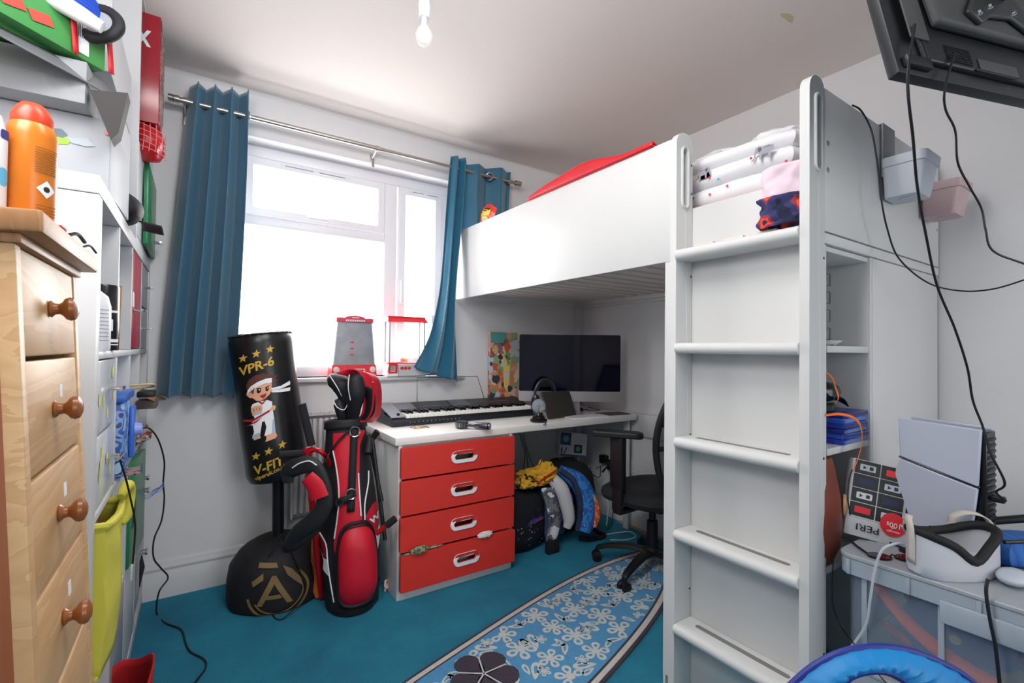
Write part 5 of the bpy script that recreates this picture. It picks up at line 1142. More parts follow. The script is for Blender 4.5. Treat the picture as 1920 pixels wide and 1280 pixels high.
def handle(par, y, z, L_=.03, x=XS):
    bm = tube(B(), [(x-.004, y-.02, z), (x+.022, y-.02, z)], .0035, 8); tube(bm, [(x-.004, y+.02, z), (x+.022, y+.02, z)], .0035, 8); tube(bm, [(x+.022, y-.03, z), (x+.022, y+.03, z)], .005, 10)
    return obj('handle', bm, chrome, par)
gw = mat('glossy_white', '#cfd3d6', .15, vary=(4, .02)); grn = mat('green_door', '#1f7a4c', .3, vary=(3, .04)); rdd = mat('dark_red_door', '#a31c30', .3, vary=(3, .04))
def door(y0_, y1_, z0_, z1_, m, name='cube_door', x=XS, par=None):
    return obj(name, bx((x-.018, y0_, z0_), (x-.003, y1_, z1_), .002), m, par or ks)
d = door(DV[1]+.012, DV[2]-.012, 1.138, 1.472, rdd); d['label'] = 'dark red cube door'; handle(d, DV[1]+.07, 1.27)
obj('label_tag', bx((XS-.003, DV[1]+.03, 1.28), (XS-.001, DV[1]+.07, 1.33)), white_pl, d)
for z0_, z1_ in ((1.138, 1.298), (1.306, 1.472)): d = door(DV[2]+.012, KY1-.043, z0_, z1_, mat('grey_drawer', '#9b9ea3', .35), 'cube_drawer'); handle(d, 2.5, (z0_+z1_)/2)
yst = mat('yellow_sticker', '#d6d276', .5)
for z0_, z1_ in ((.77, .935), (.943, 1.112)):
    d = door(KY0+.05, DV[0]-.012, z0_, z1_, gw, 'cube_drawer'); handle(d, (KY0+DV[0])/2+.06, (z0_+z1_)/2+.01)
    rnd = random.Random(int(z0_*100)); ly = [(0, [(y+.012*math.cos(a)*(1+.4*rnd.random()), z+.014*math.sin(a)*(1+.4*rnd.random())) for a in [2*PI*i/7 for i in range(7)]]) for y, z in [(KY0+.08+.24*rnd.random(), z0_+.02+.12*rnd.random()) for _ in range(5)]]
    s_ = obj('sticker', decal(ly, lambda u, v, w: V((XS-.003+w, u, v)), 0, .0006), yst, d); s_['kind'] = 'stuff'
# green door, slightly open, in the second row from the bottom
d = obj('cube_door', box(B(), (0, 0, 0), (.015, .31, .345), 0, .002, Matrix.Translation((XS-.01, 2.028, .40)) @ Matrix.Rotation(-.06, 4, 'Z')), grn, ks); d['label'] = 'green cube door, slightly open'
handle(d, 2.26, .60, x=XS+.018)
bm = decal([(0, PP(0, 0, 8, 12, 4, 30, -8, 40, -14, 36, -4, 18))], lambda u, v, w: V((XS+.012+w, 2.12+u*.003, .63+v*.003)), 0); obj('paint_mark', bm, mat('grey_mark', '#74806f', .6), d)
for z in (.56, .25): d2 = door(DV[2]+.012, KY1-.043, z-.16, z+.16, mat('grey_drawer', '#9b9ea3', .35), 'cube_drawer'); handle(d2, 2.52, z+.03)
door(DV[0]+.012, DV[1]-.012, .05, .37, mat('grey_drawer', '#9b9ea3', .35)); door(DV[1]+.012, DV[2]-.012, .05, .37, shelfw)
# upper cupboard
us = thing('upper_wall_cupboard', 'white cupboard standing on the far end of the cube shelving, reaching the ceiling', 'cupboard', (XS, 2.4, KT+.001))
UY0 = 2.085
kp('side_panel', (XD, UY0, KT+.001), (XS, UY0+.018, 2.428), par=us); kp('side_panel', (XD, KY1-.02, KT+.001), (XS, KY1, 2.428), par=us)
for z in (KT+.001, 1.86, 2.41): kp('shelf', (XD+.01, UY0+.018, z), (XS-.002, KY1-.02, z+.018), par=us)
kp('back_panel', (XD, UY0+.018, KT+.02), (XD+.006, KY1-.02, 2.42), par=us)
d = door(UY0+.02, 2.44, KT+.022, 1.856, gw, par=us, x=XS+.002); d = door(2.28, KY1-.004, KT+.022, 1.856, grn, par=us, x=XS+.02); d['label'] = 'green cupboard door'; handle(d, 2.60, 1.60, x=XS+.02)
# red box jutting out of the upper cupboard
rb = thing('red_box', 'tall glossy dark red box with a pale cross mark jutting from the upper cupboard', 'box', (XS, 2.3, 1.96))
bm = box(B(), (-.42, 2.17, 1.965), (-.130, 2.40, 2.365), 0, .003); obj('carton', bm, mat('glossy_red_card', '#8e1424', .2, vary=(5, .15)), rb)
bm = bx((-.1295, 2.18, 1.97), (-.1285, 2.39, 2.36)); obj('printed_side', bm, ramp_mat('side_print', [(0, '#7a3038'), (.4, '#9a8a80'), (.5, '#5d2730'), (.65, '#b9a79b')], 30), rb)
q = .012; ly = []
for s in (1, -1): ly.append((0, [(-.026, -.03*s), (-.014, -.03*s), (.020, .03*s), (.008, .03*s)]))
bm = decal(ly, lambda u, v, w: V((-.178+u, 2.1695-w, 2.27+v)), 0); obj('cross_mark', bm, mat('pale_mark2', '#c9d6dc', .4), rb)
rbag = thing('red_net_bag', 'red lattice-patterned bag hanging below the dark red box', 'bag', (-.15, 2.25, 1.87))
bm = blob(B(), (-.165, 2.235, 1.905), (.050, .075, .062), .15, 2.4, 3, 3, sq=.75); obj('bag', bm, mat('red_foil2', '#b5121e', .3, vary=(10, .15)), rbag)
bm = B()
for k in range(5): z = 1.865+.02*k; tube(bm, [(-.215, 2.158, z+.012), (-.16, 2.150, z), (-.116, 2.20, z-.004), (-.112, 2.26, z-.002)], .0012, 5, smooth=3)
for k in range(6): x = -.21+.018*k; tube(bm, [(x, 2.155, 1.855), (x+.004, 2.147, 1.90), (x+.002, 2.155, 1.955)], .0012, 5, smooth=3)
obj('lattice', bm, mat('pale_red_line', '#e08a8a', .5), rbag)
# black cap, hanging dark bag flap
bm = blob(B(), (-.195, 1.86, 1.565), (.052, .075, .05), .08, 2, 3, 3, flat=-.046)
cpp = thing('dark_hat', 'black cap resting on top of the shelving beside the white boxed toy', 'hat', (-.19, 1.86, 1.518)); obj('crown', bm, mat('cap_black', '#17161c', .6, vary=(10, .2)), cpp)
bm = B(); grid(bm, lambda u, v: V((-.15+.055*v, 1.80+.13*u, 1.532-.008*v-.012*(2*u-1)**2)), 8, 6); obj('brim', bm, mat('cap_black', '#17161c', .6), cpp, mods=[('solid', .003)])

# ---- things lying on the shelving top, near end
def onto(name, label, cat, a, b, m, rz=0, **k):
    cx, cy = (a[0]+b[0])/2, (a[1]+b[1])/2
    o = obj(name, box(B(), (a[0]-cx, a[1]-cy, 0), (b[0]-cx, b[1]-cy, b[2]-a[2]), 0, .003), m, None); tag(o, label, cat, **k); o.location = (cx, cy, a[2]); o.rotation_euler = (0, 0, rz); return o
wb = onto('boxed_toy', 'white toy box printed with a green robot, lowest on the shelving top', 'box', (-.52, 1.50, 1.518), (-.178, 1.80, 1.695), mat('toy_box_white', '#a3a6ac', .5, vary=(8, .05)), -.03)
ly = [(0, PP(0, 0, 14, -3, 30, -2, 38, 6, 34, 12, 20, 14, 6, 12)), (1, PP(8, -12, 26, -14, 34, -6, 28, 2, 10, 0)), (2, PP(34, 0, 60, -6, 72, 6, 60, 10, 40, 8)), (3, circ(4, 10, 88, 22)), (2, PP(-20, -2, 2, -6, 6, 6, -10, 12))]
obj('robot_print', decal(ly, lambda u, v, w: V((u*.0013+.050, -.1505-w, .115+v*.0013)), 0), [mat('lime_print', '#8fd62e', .5), mat('slate_print', '#5c6b74', .5), mat('pale_grey_print', '#a3acb5', .5), mat('pink_print', '#d06a70', .5)], wb, world=False)
gg = onto('game_box', 'long grey board game box above the white robot toy box', 'box', (-.60, 1.44, 1.697), (-.212, 1.76, 1.79), ramp_mat('pale_grey_box', [(0, '#8b8e93'), (.6, '#96989c'), (.75, '#74767c')], 8, constant=False), -.05)
obj('lid', box(B(), (-.196, -.162, .050), (.196, .162, .096), 0, .002), mat('lid_grey', '#85888d', .5), gg, world=False)
ga_, gb2 = V((-.69, -.724, 0)), V((-.724, .69, 0)); gcn = V((-.192, 1.47, 0))
GM = Matrix(((-ga_.x, gb2.x, 0, gcn.x), (-ga_.y, gb2.y, 0, gcn.y), (0, 0, 1, 1.80), (0, 0, 0, 1)))   # x<0 runs towards the room corner of the box
gx = obj('green_game_box', box(B(), (-.34, 0, 0), (0, .22, .095), 0, .003, GM), mat('green_box', '#438a49', .45, vary=(6, .12)), None); tag(gx, 'green board game box with red shapes and a barcode label, turned askew', 'box')
ly = [(0, rrect(.032, .075, .002, 2, -.055, .048))]+[(1, [(-.30+.05*k, .02), (-.26+.05*k, .03), (-.27+.05*k, .05), (-.31+.05*k, .04)]) for k in range(4)]+[(2, rrect(.0016, .03, .0002, 1, -.062+.0034*k, .060)) for k in range(6)]
o = obj('box_print', decal(ly, lambda u, v, w: GM @ V((u, -w-.0005, v)), 0), [white_pr, mat('red_print2', '#c2463a', .5), mat('barcode_black', '#25252a', .6)], gx); o['kind'] = 'stuff'
bm = B(); grid(bm, lambda u, v: GM @ V((-.36+.38*u, -.012+.05*v, -.006-.030*(1-v)*(1+u)-.006*math.sin(u*5))), 12, 4); sm('grey_sheet', bm, mat('grey_card', '#65686c', .5), 'grey card sheet sagging out below the green game box', 'card', mods=[('solid', .002)])
o = obj('dark_blue_box', box(B(), (-.35, .015, .097), (-.03, .20, .155), 0, .003, GM), mat('navy_box', '#1c2440', .4, vary=(8, .2)), None); tag(o, 'dark navy box on top of the green game box', 'box')
bm = B()
for k in range(7): tube(bm, [GM @ V(p) for p in ((-.33, -.012+.004*k, .20-.010*k), (-.20, -.018, .175-.010*k), (-.08, -.016, .150-.008*k), (-.035+.002*k, -.008, .135-.004*k))], .009, 8, smooth=5)
sm('blue_bag', bm, mat('blue_nylon', '#1c46b0', .5, vary=(12, .2)), 'bright blue folded nylon bag bundled over the navy box edge', 'bag')
for x0_, x1_, lab in ((-.085, -.075, 'red strap hanging over the label of the green game box'), (-.006, .004, 'red strap hanging at the right corner of the green game box')):
    bm = B(); grid(bm, lambda u, v: GM @ V((x0_+.012*u+(x1_-x0_)*(1-v), -.006, .0+.11*v)), 1, 6); sm('red_strap', bm, mat('red_strap', '#c81c24', .5), lab, 'strap', 'red straps on the green game box', mods=[('solid', .002)])
# scooter: white fork and black wheel
sc_ = thing('toy_scooter', 'black wheel and white fork of a toy scooter lying on the box stack', 'scooter', (-.27, 1.42, 1.93))
wc = at(185, 45, 1, 1.44); Mw = axM(wc, (-.35, -1, .25))
ringp = [Mw @ V((.040*math.cos(a), .040*math.sin(a), 0)) for a in [2*PI*i/32 for i in range(32)]]; obj('tyre', tube(B(), ringp, .0125, 10, closed=True), mat('tyre_rubber', '#16171a', .7), sc_)
obj('wheel_disc', lathe(B(), [(0, -.006), (.034, -.006), (.034, .006), (0, .006)], 24, Mw), mat('grey_hub', '#8d9096', .4), sc_)
obj('hub_bolt', lathe(B(), [(0, .006), (.007, .006), (.006, .020), (0, .021)], 12, Mw), chrome, sc_)
pA2, pB3 = at(192, 52, 1, 1.39), at(75, -18, 1, 1.39)
bm = B(); tube(bm, [pA2, pA2.lerp(pB3, .35), pB3], [.013, .018, .022], 12); obj('fork', bm, white_pl, sc_)
bm = B(); q4 = [at(x, y, 1, 1.43) for x, y in ((168, 168), (240, 174), (222, 250), (208, 262))]; prism(bm, [(p.x, p.z) for p in q4], lambda u, v, w: V((u, 1.43+w, v)), .05)
tp = sm('dark_paper_bag', B() if False else bm, mat('dark_grey_paper', '#353333', .7, vary=(8, .1)), 'dark grey tapered carton flap standing out at the end of the box stack', 'carton')
onto('white_carton', 'large plain white carton behind the scooter wheel', 'box', (-.55, 1.62, 1.868), (-.20, 2.06, 2.06), mat('white_carton', '#aeafb2', .6), .0)
onto('grey_carton', 'grey carton under the white one, at the cupboard side', 'box', (-.52, 1.815, 1.642), (-.20, 2.07, 1.86), mat('pale_carton', '#b9bbbf', .6), .0)
# items in the cubes
bm = lathe(B(), [(0, 1.135), (.034, 1.135), (.036, 1.14), (.036, 1.24), (.030, 1.265), (.014, 1.28), (.013, 1.29), (0, 1.292)], 24, Matrix.Translation((-.208, 1.49, 0))); o = sm('white_bottle', bm, white_pl, 'white rounded bottle with fine grey print in the upper cube row', 'bottle')
ly = [(0, rrect(.035, .0015, .0005, 1, 0, 1.16+.009*k)) for k in range(9)]; obj('bottle_print', decal(ly, lambda u, v, w: V((-.208+.0365*math.cos(-.9+u*28), 1.49+.0365*math.sin(-.9+u*28), v)), .004), mat('print_grey2', '#8d8f96', .6), o)
bm = lathe(B(), [(0, 1.135), (.036, 1.135), (.037, 1.14), (.037, 1.30), (.035, 1.304), (0, 1.304)], 24, Matrix.Translation((-.206, 1.61, 0))); o = sm('black_can', bm, mat('can_black', '#16161a', .25), 'tall black can with white lettering beside the white bottle', 'can')
ly = [(0, rrect(.04, .008, .002, 2, 0, 1.16)), (0, rrect(.012, .03, .002, 2, -.005, 1.20)), (0, rrect(.03, .006, .002, 2, 0, 1.235)), (0, rrect(.04, .003, .001, 1, 0, 1.15))]
obj('can_print', decal(ly, lambda u, v, w: V((-.206+.0375*math.cos(-.8+u*27), 1.61+.0375*math.sin(-.8+u*27), v)), .004), white_pr, o)
for i, (y, lab, colr, tl, h_) in enumerate(((1.76, 'white printed paper folder leaning in the cube beside the black can', '#c6cbd6', .12, .25), (1.80, 'pale document wallet leaning behind the white folder', '#aeb6c6', .16, .22), (1.86, 'brown card folder leaning in the same cube', '#a07a58', .20, .20))):
    o = sm('paper_folder', box(B(), (-.34, -.004, 0), (0, .004, h_), 0, .001), mat('folder_%d' % i, colr, .7, vary=(40, .12)), lab, 'folder', 'folders leaning in a cube'); o.location = (-.195, y, 1.137); o.rotation_euler = (-tl, 0, 0)
bx_ = thing('blue_camouflage_box', 'blue camouflage patterned plastic case with side clips in the shelving', 'case', (-.20, 1.86, .766))
bm = box(B(), (-.45, 1.735, .767), (-.168, 1.925, .985), 0, .012); obj('case_body', bm, ramp_mat('blue_camo', [(0, '#8fb4e0'), (.45, '#2a4f9c'), (.55, '#6f9cd8'), (.63, '#1b2f66'), (.7, '#9fc4ea')], 22, rough=.4, detail=1), bx_)
bm = box(B(), (-.46, 1.730, .985), (-.162, 1.930, 1.01), 0, .004); obj('lid', bm, mat('blue_lid', '#2f62b8', .35), bx_)
for y in (1.87,): bm = box(B(), (-.168, y, .80), (-.155, y+.05, .96), 0, .005); obj('clip', bm, mat('blue_clip', '#3b6fcb', .3), bx_); 
obj('knob', lathe(B(), [(0, 0), (.022, 0), (.018, .018), (0, .020)], 16, axM((-.155, 1.895, .885), (1, 0, 0))), mat('lilac', '#8b9ae0', .3), bx_)
bm = box(B(), (-.30, -.05, 0), (.0, .05, .004), 0, .001); o = sm('magazine', bm, ramp_mat('magazine_print', [(0, '#3a3238'), (.4, '#8a6f70'), (.55, '#2a2a33'), (.7, '#a9a0a0')], 20), 'dark glossy magazine jutting out below the blue camouflage case', 'magazine'); o.location = (-.135, 1.84, .7645); o.rotation_euler = (0, -.02, .1)
# cardboard flap and hanger loop
bm = B(); vs = [bm.verts.new(p) for p in (at(266, 728, 1, 2.45), at(312, 748, 1, 2.55), at(290, 752, 1, 2.30), at(266, 742, 1, 2.25))]; bm.faces.new(vs); sm('cardboard_flap', bm, mat('cardboard', '#a3865f', .8, vary=(20, .08)), 'brown cardboard flap sticking out of the shelving towards the curtain', 'cardboard', mods=[('solid', .003)])
lp_ = [at(x, y, 0, XS+.012) for x, y in ((250, 728), (256, 724), (270, 723), (276, 727))]
lp_ = [V((XS-.04, 2.1, 1.005)), V((XS+.0, 2.08, 1.01)), V((XS+.045, 2.12, 1.01)), V((XS+.055, 2.2, 1.0)), V((XS+.03, 2.26, .99)), V((XS-.04, 2.25, .985))]
sm('tan_loop', tube(B(), lp_, .004, 8, smooth=6), mat('tan_cord', '#c9b08c', .6), 'tan cord loop poking out of a cube above the cardboard flap', 'cord')
o = onto('dark_box', 'dark brown box set back in the cube behind the tan loop', 'box', (-.50, 2.40, .767), (-.22, 2.60, 1.10), mat('dark_brown_box', '#4a3536', .6))
o = onto('red_dark_box', 'small dark red box in the cube under the red door', 'box', (-.45, 2.06, .967), (-.20, 2.30, 1.02), mat('maroon_box', '#3e1c22', .6)); o.location.z = .765
bm = blob(B(), (-.19, 2.36, .80), (.05, .10, .035), .4, 3, 4, 3); sm('mixed_papers', bm, ramp_mat('mixed_print', [(0, '#b9b2ac'), (.45, '#9a4a44'), (.55, '#d0c9c2'), (.7, '#6f86a8')], 25), 'crumpled papers and a red packet spilling from the cube over the green door', 'paper')
# yellow fabric bin in the second row, overflowing
yb = thing('yellow_fabric_bin', 'yellow fabric storage bin pulled forward in the shelving, rim folded over', 'bin', (-.15, 1.55, .40))
yel = mat('yellow_fabric', '#d0c94c', .8, bump=(40, .3, .003), vary=(5, .06))
rimz = lambda u: .70+.04*math.sin(u*3)
bm = B(); 
def ybf(u, v):
    pts = [(-.40, 1.41), (-.168, 1.41), (-.158, 1.55), (-.168, 1.685), (-.40, 1.685)]; k = u*4; i = min(int(k), 3); t = k-i; x = pts[i][0]+(pts[i+1][0]-pts[i][0])*t; y = pts[i][1]+(pts[i+1][1]-pts[i][1])*t
    return V((x+.006*math.sin(v*PI)+.006*noise.noise(V((u*5, v*4, 1))), y, .396+(.33+.012*math.sin(u*8))*v))
grid(bm, ybf, 40, 16); obj('fabric_side', bm, yel, yb, mods=[('solid', .004)])
bm = tube(B(), [ybf(u, 1)+V((.004, 0, 0)) for u in [i/40 for i in range(41)]], .009, 8); obj('rim', bm, yel, yb)
obj('pull_tab', tube(B(), [(-.160, 1.63, .745), (-.150, 1.665, .765), (-.150, 1.70, .735), (-.152, 1.69, .68), (-.160, 1.67, .66)], [.010, .015, .016, .014, .008], 12, smooth=5), yel, yb)
obj('base_panel', bx((-.50, 1.40, .396), (-.17, 1.685, .402)), yel, yb)
sm('toy_pieces', blob(B(), (-.27, 1.55, .67), (.08, .10, .045), .5, 5, 3, 4), ramp_mat('toy_mix', [(0, '#8a5a48'), (.4, '#c9a08c'), (.55, '#4a3a3a'), (.7, '#b9b0b0')], 40, 'voro'), 'brown and pink small toys filling the yellow fabric bin', 'toys')
obj_ = thing('pen_on_cord', 'black cord with a clear tag hanging from the white drawer handle over the yellow bin', 'cord', (-.13, 1.6, .9))
obj('cord', tube(B(), [(-.158, 1.56, .862), (-.148, 1.60, .80), (-.140, 1.63, .74), (-.130, 1.65, .66), (-.132, 1.65, .58), (-.134, 1.655, .55)], .0025, 6, smooth=5), cable_m, obj_)
obj('tag', bx((-.138, 1.640, .51), (-.132, 1.668, .552), .003), mat('clear_tag', '#b9d0d6', .2, alpha=.7), obj_)
# red bag and dark cloth at the bottom
rbg = thing('red_felt_bag', 'red felt bag with an open dark mouth on the floor by the shelving', 'bag', (-.10, 1.80, 0))
def rbf(u, v): a = 2*PI*u; return V((-.150+(.050+.015*v)*math.cos(a)*(1+.1*math.sin(3*a)), 1.64+.15*math.sin(a), .01+(.215+.03*math.cos(a))*v+.012*math.sin(4*a)*v))
bm = B(); grid(bm, rbf, 40, 10, cu=True); obj('felt_side', bm, mat('red_felt', '#b01a22', .9, bump=(80, .3, .002)), rbg, mods=[('solid', .005)])
bm = lathe(B(), [(0, .12), (.06, .12), (.06, .13), (0, .16)], 18, Matrix.Translation((-.150, 1.64, 0)) @ Matrix.Scale(.7, 4, (1, 0, 0)) @ Matrix.Scale(1.8, 4, (0, 1, 0))); obj('dark_contents', bm, mat('dark_grey_cloth', '#26262a', .9), rbg)
bm = B(); grid(bm, lambda u, v: V((-.168+.01*u*v, 2.36+.07*u, .30-.10*v*(1-.5*u))), 6, 6); sm('black_cloth', bm, blackf, 'small black cloth corner hanging under the green door', 'cloth', mods=[('solid', .003)])
# wires on the left
lw = [P2(262, 803, 2.2), P2(280, 803, 2.3), P2(297, 825, 2.4), P2(308, 865, 2.5), P2(306, 905, 2.52), P2(308, 935, 2.52), P2(303, 975, 2.5), P2(289, 1010, 2.45), P2(288, 1045, 2.42), P2(302, 1065, 2.42), P2(315, 1083, 2.42), P2(298, 1110, 2.38)]
lw += [at(294, 1150, 2, .006), at(312, 1168, 2, .005), at(340, 1180, 2, .005), at(348, 1205, 2, .005), at(358, 1222, 2, .005), at(382, 1235, 2, .005), at(385, 1252, 2, .005), at(365, 1280, 2, .005), at(330, 1330, 2, .005)]
sm('long_black_cable', tube(B(), lw, .0032, 7, smooth=6), cable_m, 'long black cable hanging down the left corner and trailing over the carpet', 'cable')
for k in range(3):
    lw = [P2(266, 868+4*k, 2.25), P2(268, 905, 2.3), P2(272, 935-3*k, 2.35), P2(290, 925-4*k, 2.42), P2(306, 905+3*k, 2.5), P2(300, 912+4*k, 2.48), P2(284, 922+3*k, 2.4)]
    sm('blue_wire', tube(B(), lw, .0012, 5, smooth=6), mat('blue_wire', '#2f7ac0', .4), ['upper thin blue wire loop beside the green cube door', 'middle thin blue wire loop beside the green cube door', 'lower thin blue wire loop beside the green cube door'][k], 'wire', 'blue wires beside the green door')
sm('black_adaptor', box(B(), (-.17, 2.10, .965), (-.12, 2.20, .985), 0, .004), black, 'small black plug block where the long cable leaves the shelf', 'plug')
sm('grey_gadget', box(B(), (-.19, 2.32, .90), (-.125, 2.42, .935), 0, .006, Matrix.Rotation(0, 4, 'X')), mat('brown_grey', '#6b5a58', .5), 'brown-grey gadget jutting out of the shelving beside the cable', 'gadget')

# ================================================================ LEFT FRONT: PINE CHEST
cs_ = thing('pine_chest', 'narrow pine chest of drawers with round wooden knobs, nearest on the left', 'chest of drawers', (-.118, .965, 0), rot=(0, math.radians(-3.0), 0))
def pine(name, a, b, sc, st, knots=True):
    m = bpy.data.materials.new(name); m.use_nodes = True; N = m.node_tree.nodes; L = m.node_tree.links; bs = N['Principled BSDF']; bs.inputs['Roughness'].default_value = .45
    tc = N.new('ShaderNodeTexCoord'); mp = N.new('ShaderNodeMapping'); mp.inputs['Scale'].default_value = st; L.new(tc.outputs['Object'], mp.inputs[0])
    n = N.new('ShaderNodeTexNoise'); n.inputs['Scale'].default_value = sc; n.inputs['Detail'].default_value = 5; n.inputs['Distortion'].default_value = .8; L.new(mp.outputs[0], n.inputs[0])
    mm = N.new('ShaderNodeMath'); mm.operation = 'MULTIPLY'; mm.inputs[1].default_value = 7; L.new(n.outputs[0], mm.inputs[0]); ff = N.new('ShaderNodeMath'); ff.operation = 'FRACT'; L.new(mm.outputs[0], ff.inputs[0])
    r = N.new('ShaderNodeValToRGB'); r.color_ramp.elements[0].color = lin(a); r.color_ramp.elements[1].color = lin(b); L.new(ff.outputs[0], r.inputs[0]); out = r.outputs[0]
    if knots:
        v = N.new('ShaderNodeTexVoronoi'); v.inputs['Scale'].default_value = 5; L.new(tc.outputs['Object'], v.inputs[0]); r2 = N.new('ShaderNodeMapRange'); r2.inputs[1].default_value = .03; r2.inputs[2].default_value = .13; L.new(v.outputs[0], r2.inputs[0])
        mx = N.new('ShaderNodeMix'); mx.data_type = 'RGBA'; mx.inputs[6].default_value = lin('#8a5c38'); L.new(r2.outputs[0], mx.inputs[0]); L.new(out, mx.inputs[7]); out = mx.outputs[2]
    L.new(out, bs.inputs['Base Color']); return m
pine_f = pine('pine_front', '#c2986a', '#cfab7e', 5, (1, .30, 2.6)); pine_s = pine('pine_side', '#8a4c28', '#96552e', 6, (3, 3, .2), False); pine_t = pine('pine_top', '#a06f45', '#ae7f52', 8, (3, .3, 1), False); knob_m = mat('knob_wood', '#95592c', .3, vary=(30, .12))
cz = lambda *p: p
def cpart(name, a, b, m, bev=.002): return obj(name, box(B(), a, b, 0, bev), m, cs_, world=False)
c0y, c1y = -.165, .180   # local y of the carcass
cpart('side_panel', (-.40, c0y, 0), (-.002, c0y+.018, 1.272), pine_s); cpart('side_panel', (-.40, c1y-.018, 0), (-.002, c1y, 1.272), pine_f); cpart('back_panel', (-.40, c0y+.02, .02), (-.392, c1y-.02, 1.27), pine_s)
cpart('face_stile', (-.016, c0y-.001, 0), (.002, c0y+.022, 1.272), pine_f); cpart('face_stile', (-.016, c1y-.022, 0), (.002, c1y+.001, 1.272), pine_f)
cpart('top_board', (-.42, c0y-.015, 1.284), (.030, c1y+.022, 1.312), pine_t, .004); cpart('top_moulding', (-.40, c0y-.004, 1.272), (.008, c1y+.006, 1.284), pine_t)
zl = [1.274, 1.132, .978, .823, .668, .513, .358, .203, .05]
for i in range(len(zl)-1):
    za, zb2 = zl[i+1]+.003, zl[i]-.003
    d = obj('drawer', box(B(), (-.018, c0y+.024, za), (.0, c1y-.024, zb2), 0, .003), pine_f, cs_, world=False)
    M_ = axM((0, -.008, (za+zb2)/2), (1, 0, 0)) @ Matrix.Diagonal((.84, .84, .62, 1))
    obj('knob', lathe(B(), [(0, 0), (.013, 0), (.015, .004), (.010, .010), (.009, .018), (.012, .024), (.0185, .030), (.021, .038), (.019, .046), (.010, .052), (0, .053)], 24, M_), knob_m, d, world=False)
    if i in (1, 2, 3): obj('sticker', box(B(), (.0, .03, zb2-.06), (.001, .045, zb2-.04)), white_pr, d, world=False)
# on the chest
zt_ = 1.3185
can = thing('sunscreen_can', 'orange spray can with a red cap on the pine chest, partly hiding a white bottle', 'can', (-.192, .90, zt_))
M_ = Matrix.Translation((-.192, .90, zt_)) @ Matrix.Diagonal((1, 1, 1.03, 1))
obj('can_body', lathe(B(), [(0, 0), (.0255, 0), (.0265, .003), (.0265, .108), (.024, .120), (.021, .126), (0, .127)], 32, M_), mat('orange_can', '#d0741a', .3, vary=(10, .03)), can)
obj('cap', lathe(B(), [(0, .122), (.0215, .122), (.0215, .136), (.017, .146), (.012, .153), (.006, .155), (0, .155)], 28, M_), mat('orange_red_cap', '#cc3c18', .35), can)
def canf(u, v, w):
    a = -.75+u/.0265; return V((-.192+(.0266+w)*math.cos(a), .90+(.0266+w)*math.sin(a), zt_+v))
ly = [(0, [(-.0, .028), (.011, .040), (0, .052), (-.011, .040)]), (1, circ(.004, 8, 0, .040))]+[(2, rrect(.026, .0012, .0003, 1, 0, .062+.0032*k)) for k in range(11)]+[(2, rrect(.022, .0012, .0003, 1, 0, .005+.004*k)) for k in range(4)]
obj('can_print', decal(ly, canf, .004, .0004), [white_pr, mat('hazard_black', '#2a2522', .6), mat('brown_text', '#8c5a1e', .6)], can)
M_ = Matrix.Translation((-.236, .872, zt_)) @ Matrix.Scale(.7, 4, (0, 1, 0))
bt = thing('white_bottle', 'white bottle with a blue label at the left edge of the pine chest top', 'bottle', (-.236, .872, zt_))
obj('bottle_body', lathe(B(), [(0, 0), (.027, 0), (.028, .004), (.028, .10), (.022, .125), (.012, .132), (.012, .150), (0, .150)], 28, M_), white_pl, bt)
ly = [(0, circ(.012, 14, 0, .045)), (1, rrect(.02, .012, .003, 3, .004, .10))]
obj('bottle_print', decal(ly, lambda u, v, w: V((-.236+.0283*math.cos(-.35+u/.028), .872+.02*math.sin(-.35+u/.028), zt_+v)), .004, .0004), [mat('sky_blue_print', '#5fb4dc', .5), mat('violet_print', '#3a3f8c', .5)], bt)
bm = blob(B(), (-.170, .955, zt_+.003), (.006, .022, .004), .2, 2, 2, 3); sm('red_clip', bm, red_pl, 'small red clip lying on the pine chest top', 'clip')
for i, (y, lab) in enumerate(((1.02, 'black sunglasses arm lying on the pine chest top edge'), (1.13, 'thin black hair grip on the far corner of the pine chest top'))):
    bm = tube(B(), [(-.172, y, zt_+.006), (-.165, y+.02, zt_+.012), (-.160, y+.045, zt_+.004)], .003-.001*i, 8, smooth=4); sm('black_item', bm, black, lab, 'accessory').name = ['sunglasses', 'hair_grip'][i]

# ================================================================ TELEVISION ON A WALL ARM
p0 = dep(1694, 128, .90); p1 = dep(1944, 172, 1.0); p1.z = p0.z
ux = (p1-p0).normalized(); pT = dep(1654, -17, .943); vz = (pT-p0); vz = (vz-ux*vz.dot(ux)).normalized(); nz = ux.cross(vz)
if nz.dot(CAM-p0) < 0: nz = -nz
tv = thing('wall_television', 'dark flat television seen from behind, tilted on a wall arm at upper right', 'television', p0)
Mt = Matrix(((ux.x, vz.x, nz.x, p0.x), (ux.y, vz.y, nz.y, p0.y), (ux.z, vz.z, nz.z, p0.z), (0, 0, 0, 1)))   # local x right, y up, z toward us
tvd = mat('tv_black', '#202327', .4, vary=(14, .15)); tvg = mat('tv_grey', '#4b4c4d', .6, vary=(16, .18)); 
TM = lambda a, b, bev=.002: box(B(), a, b, 0, bev, Mt)
obj('screen_panel', TM((0, 0, -.03), (.94, .55, -.008)), tvd, tv)
obj('screen', TM((.008, .012, -.0315), (.932, .542, -.030), 0), mat('black_screen_glass', '#05060d', .08), tv)
bm = B(); prism(bm, [(.07, .03), (.87, .03), (.90, .50), (.04, .50)], lambda u, v, w: Mt @ V((u, v, w-.008)), .012); obj('back_cover', bm, tvd, tv, mods=[('bevel', .004)])
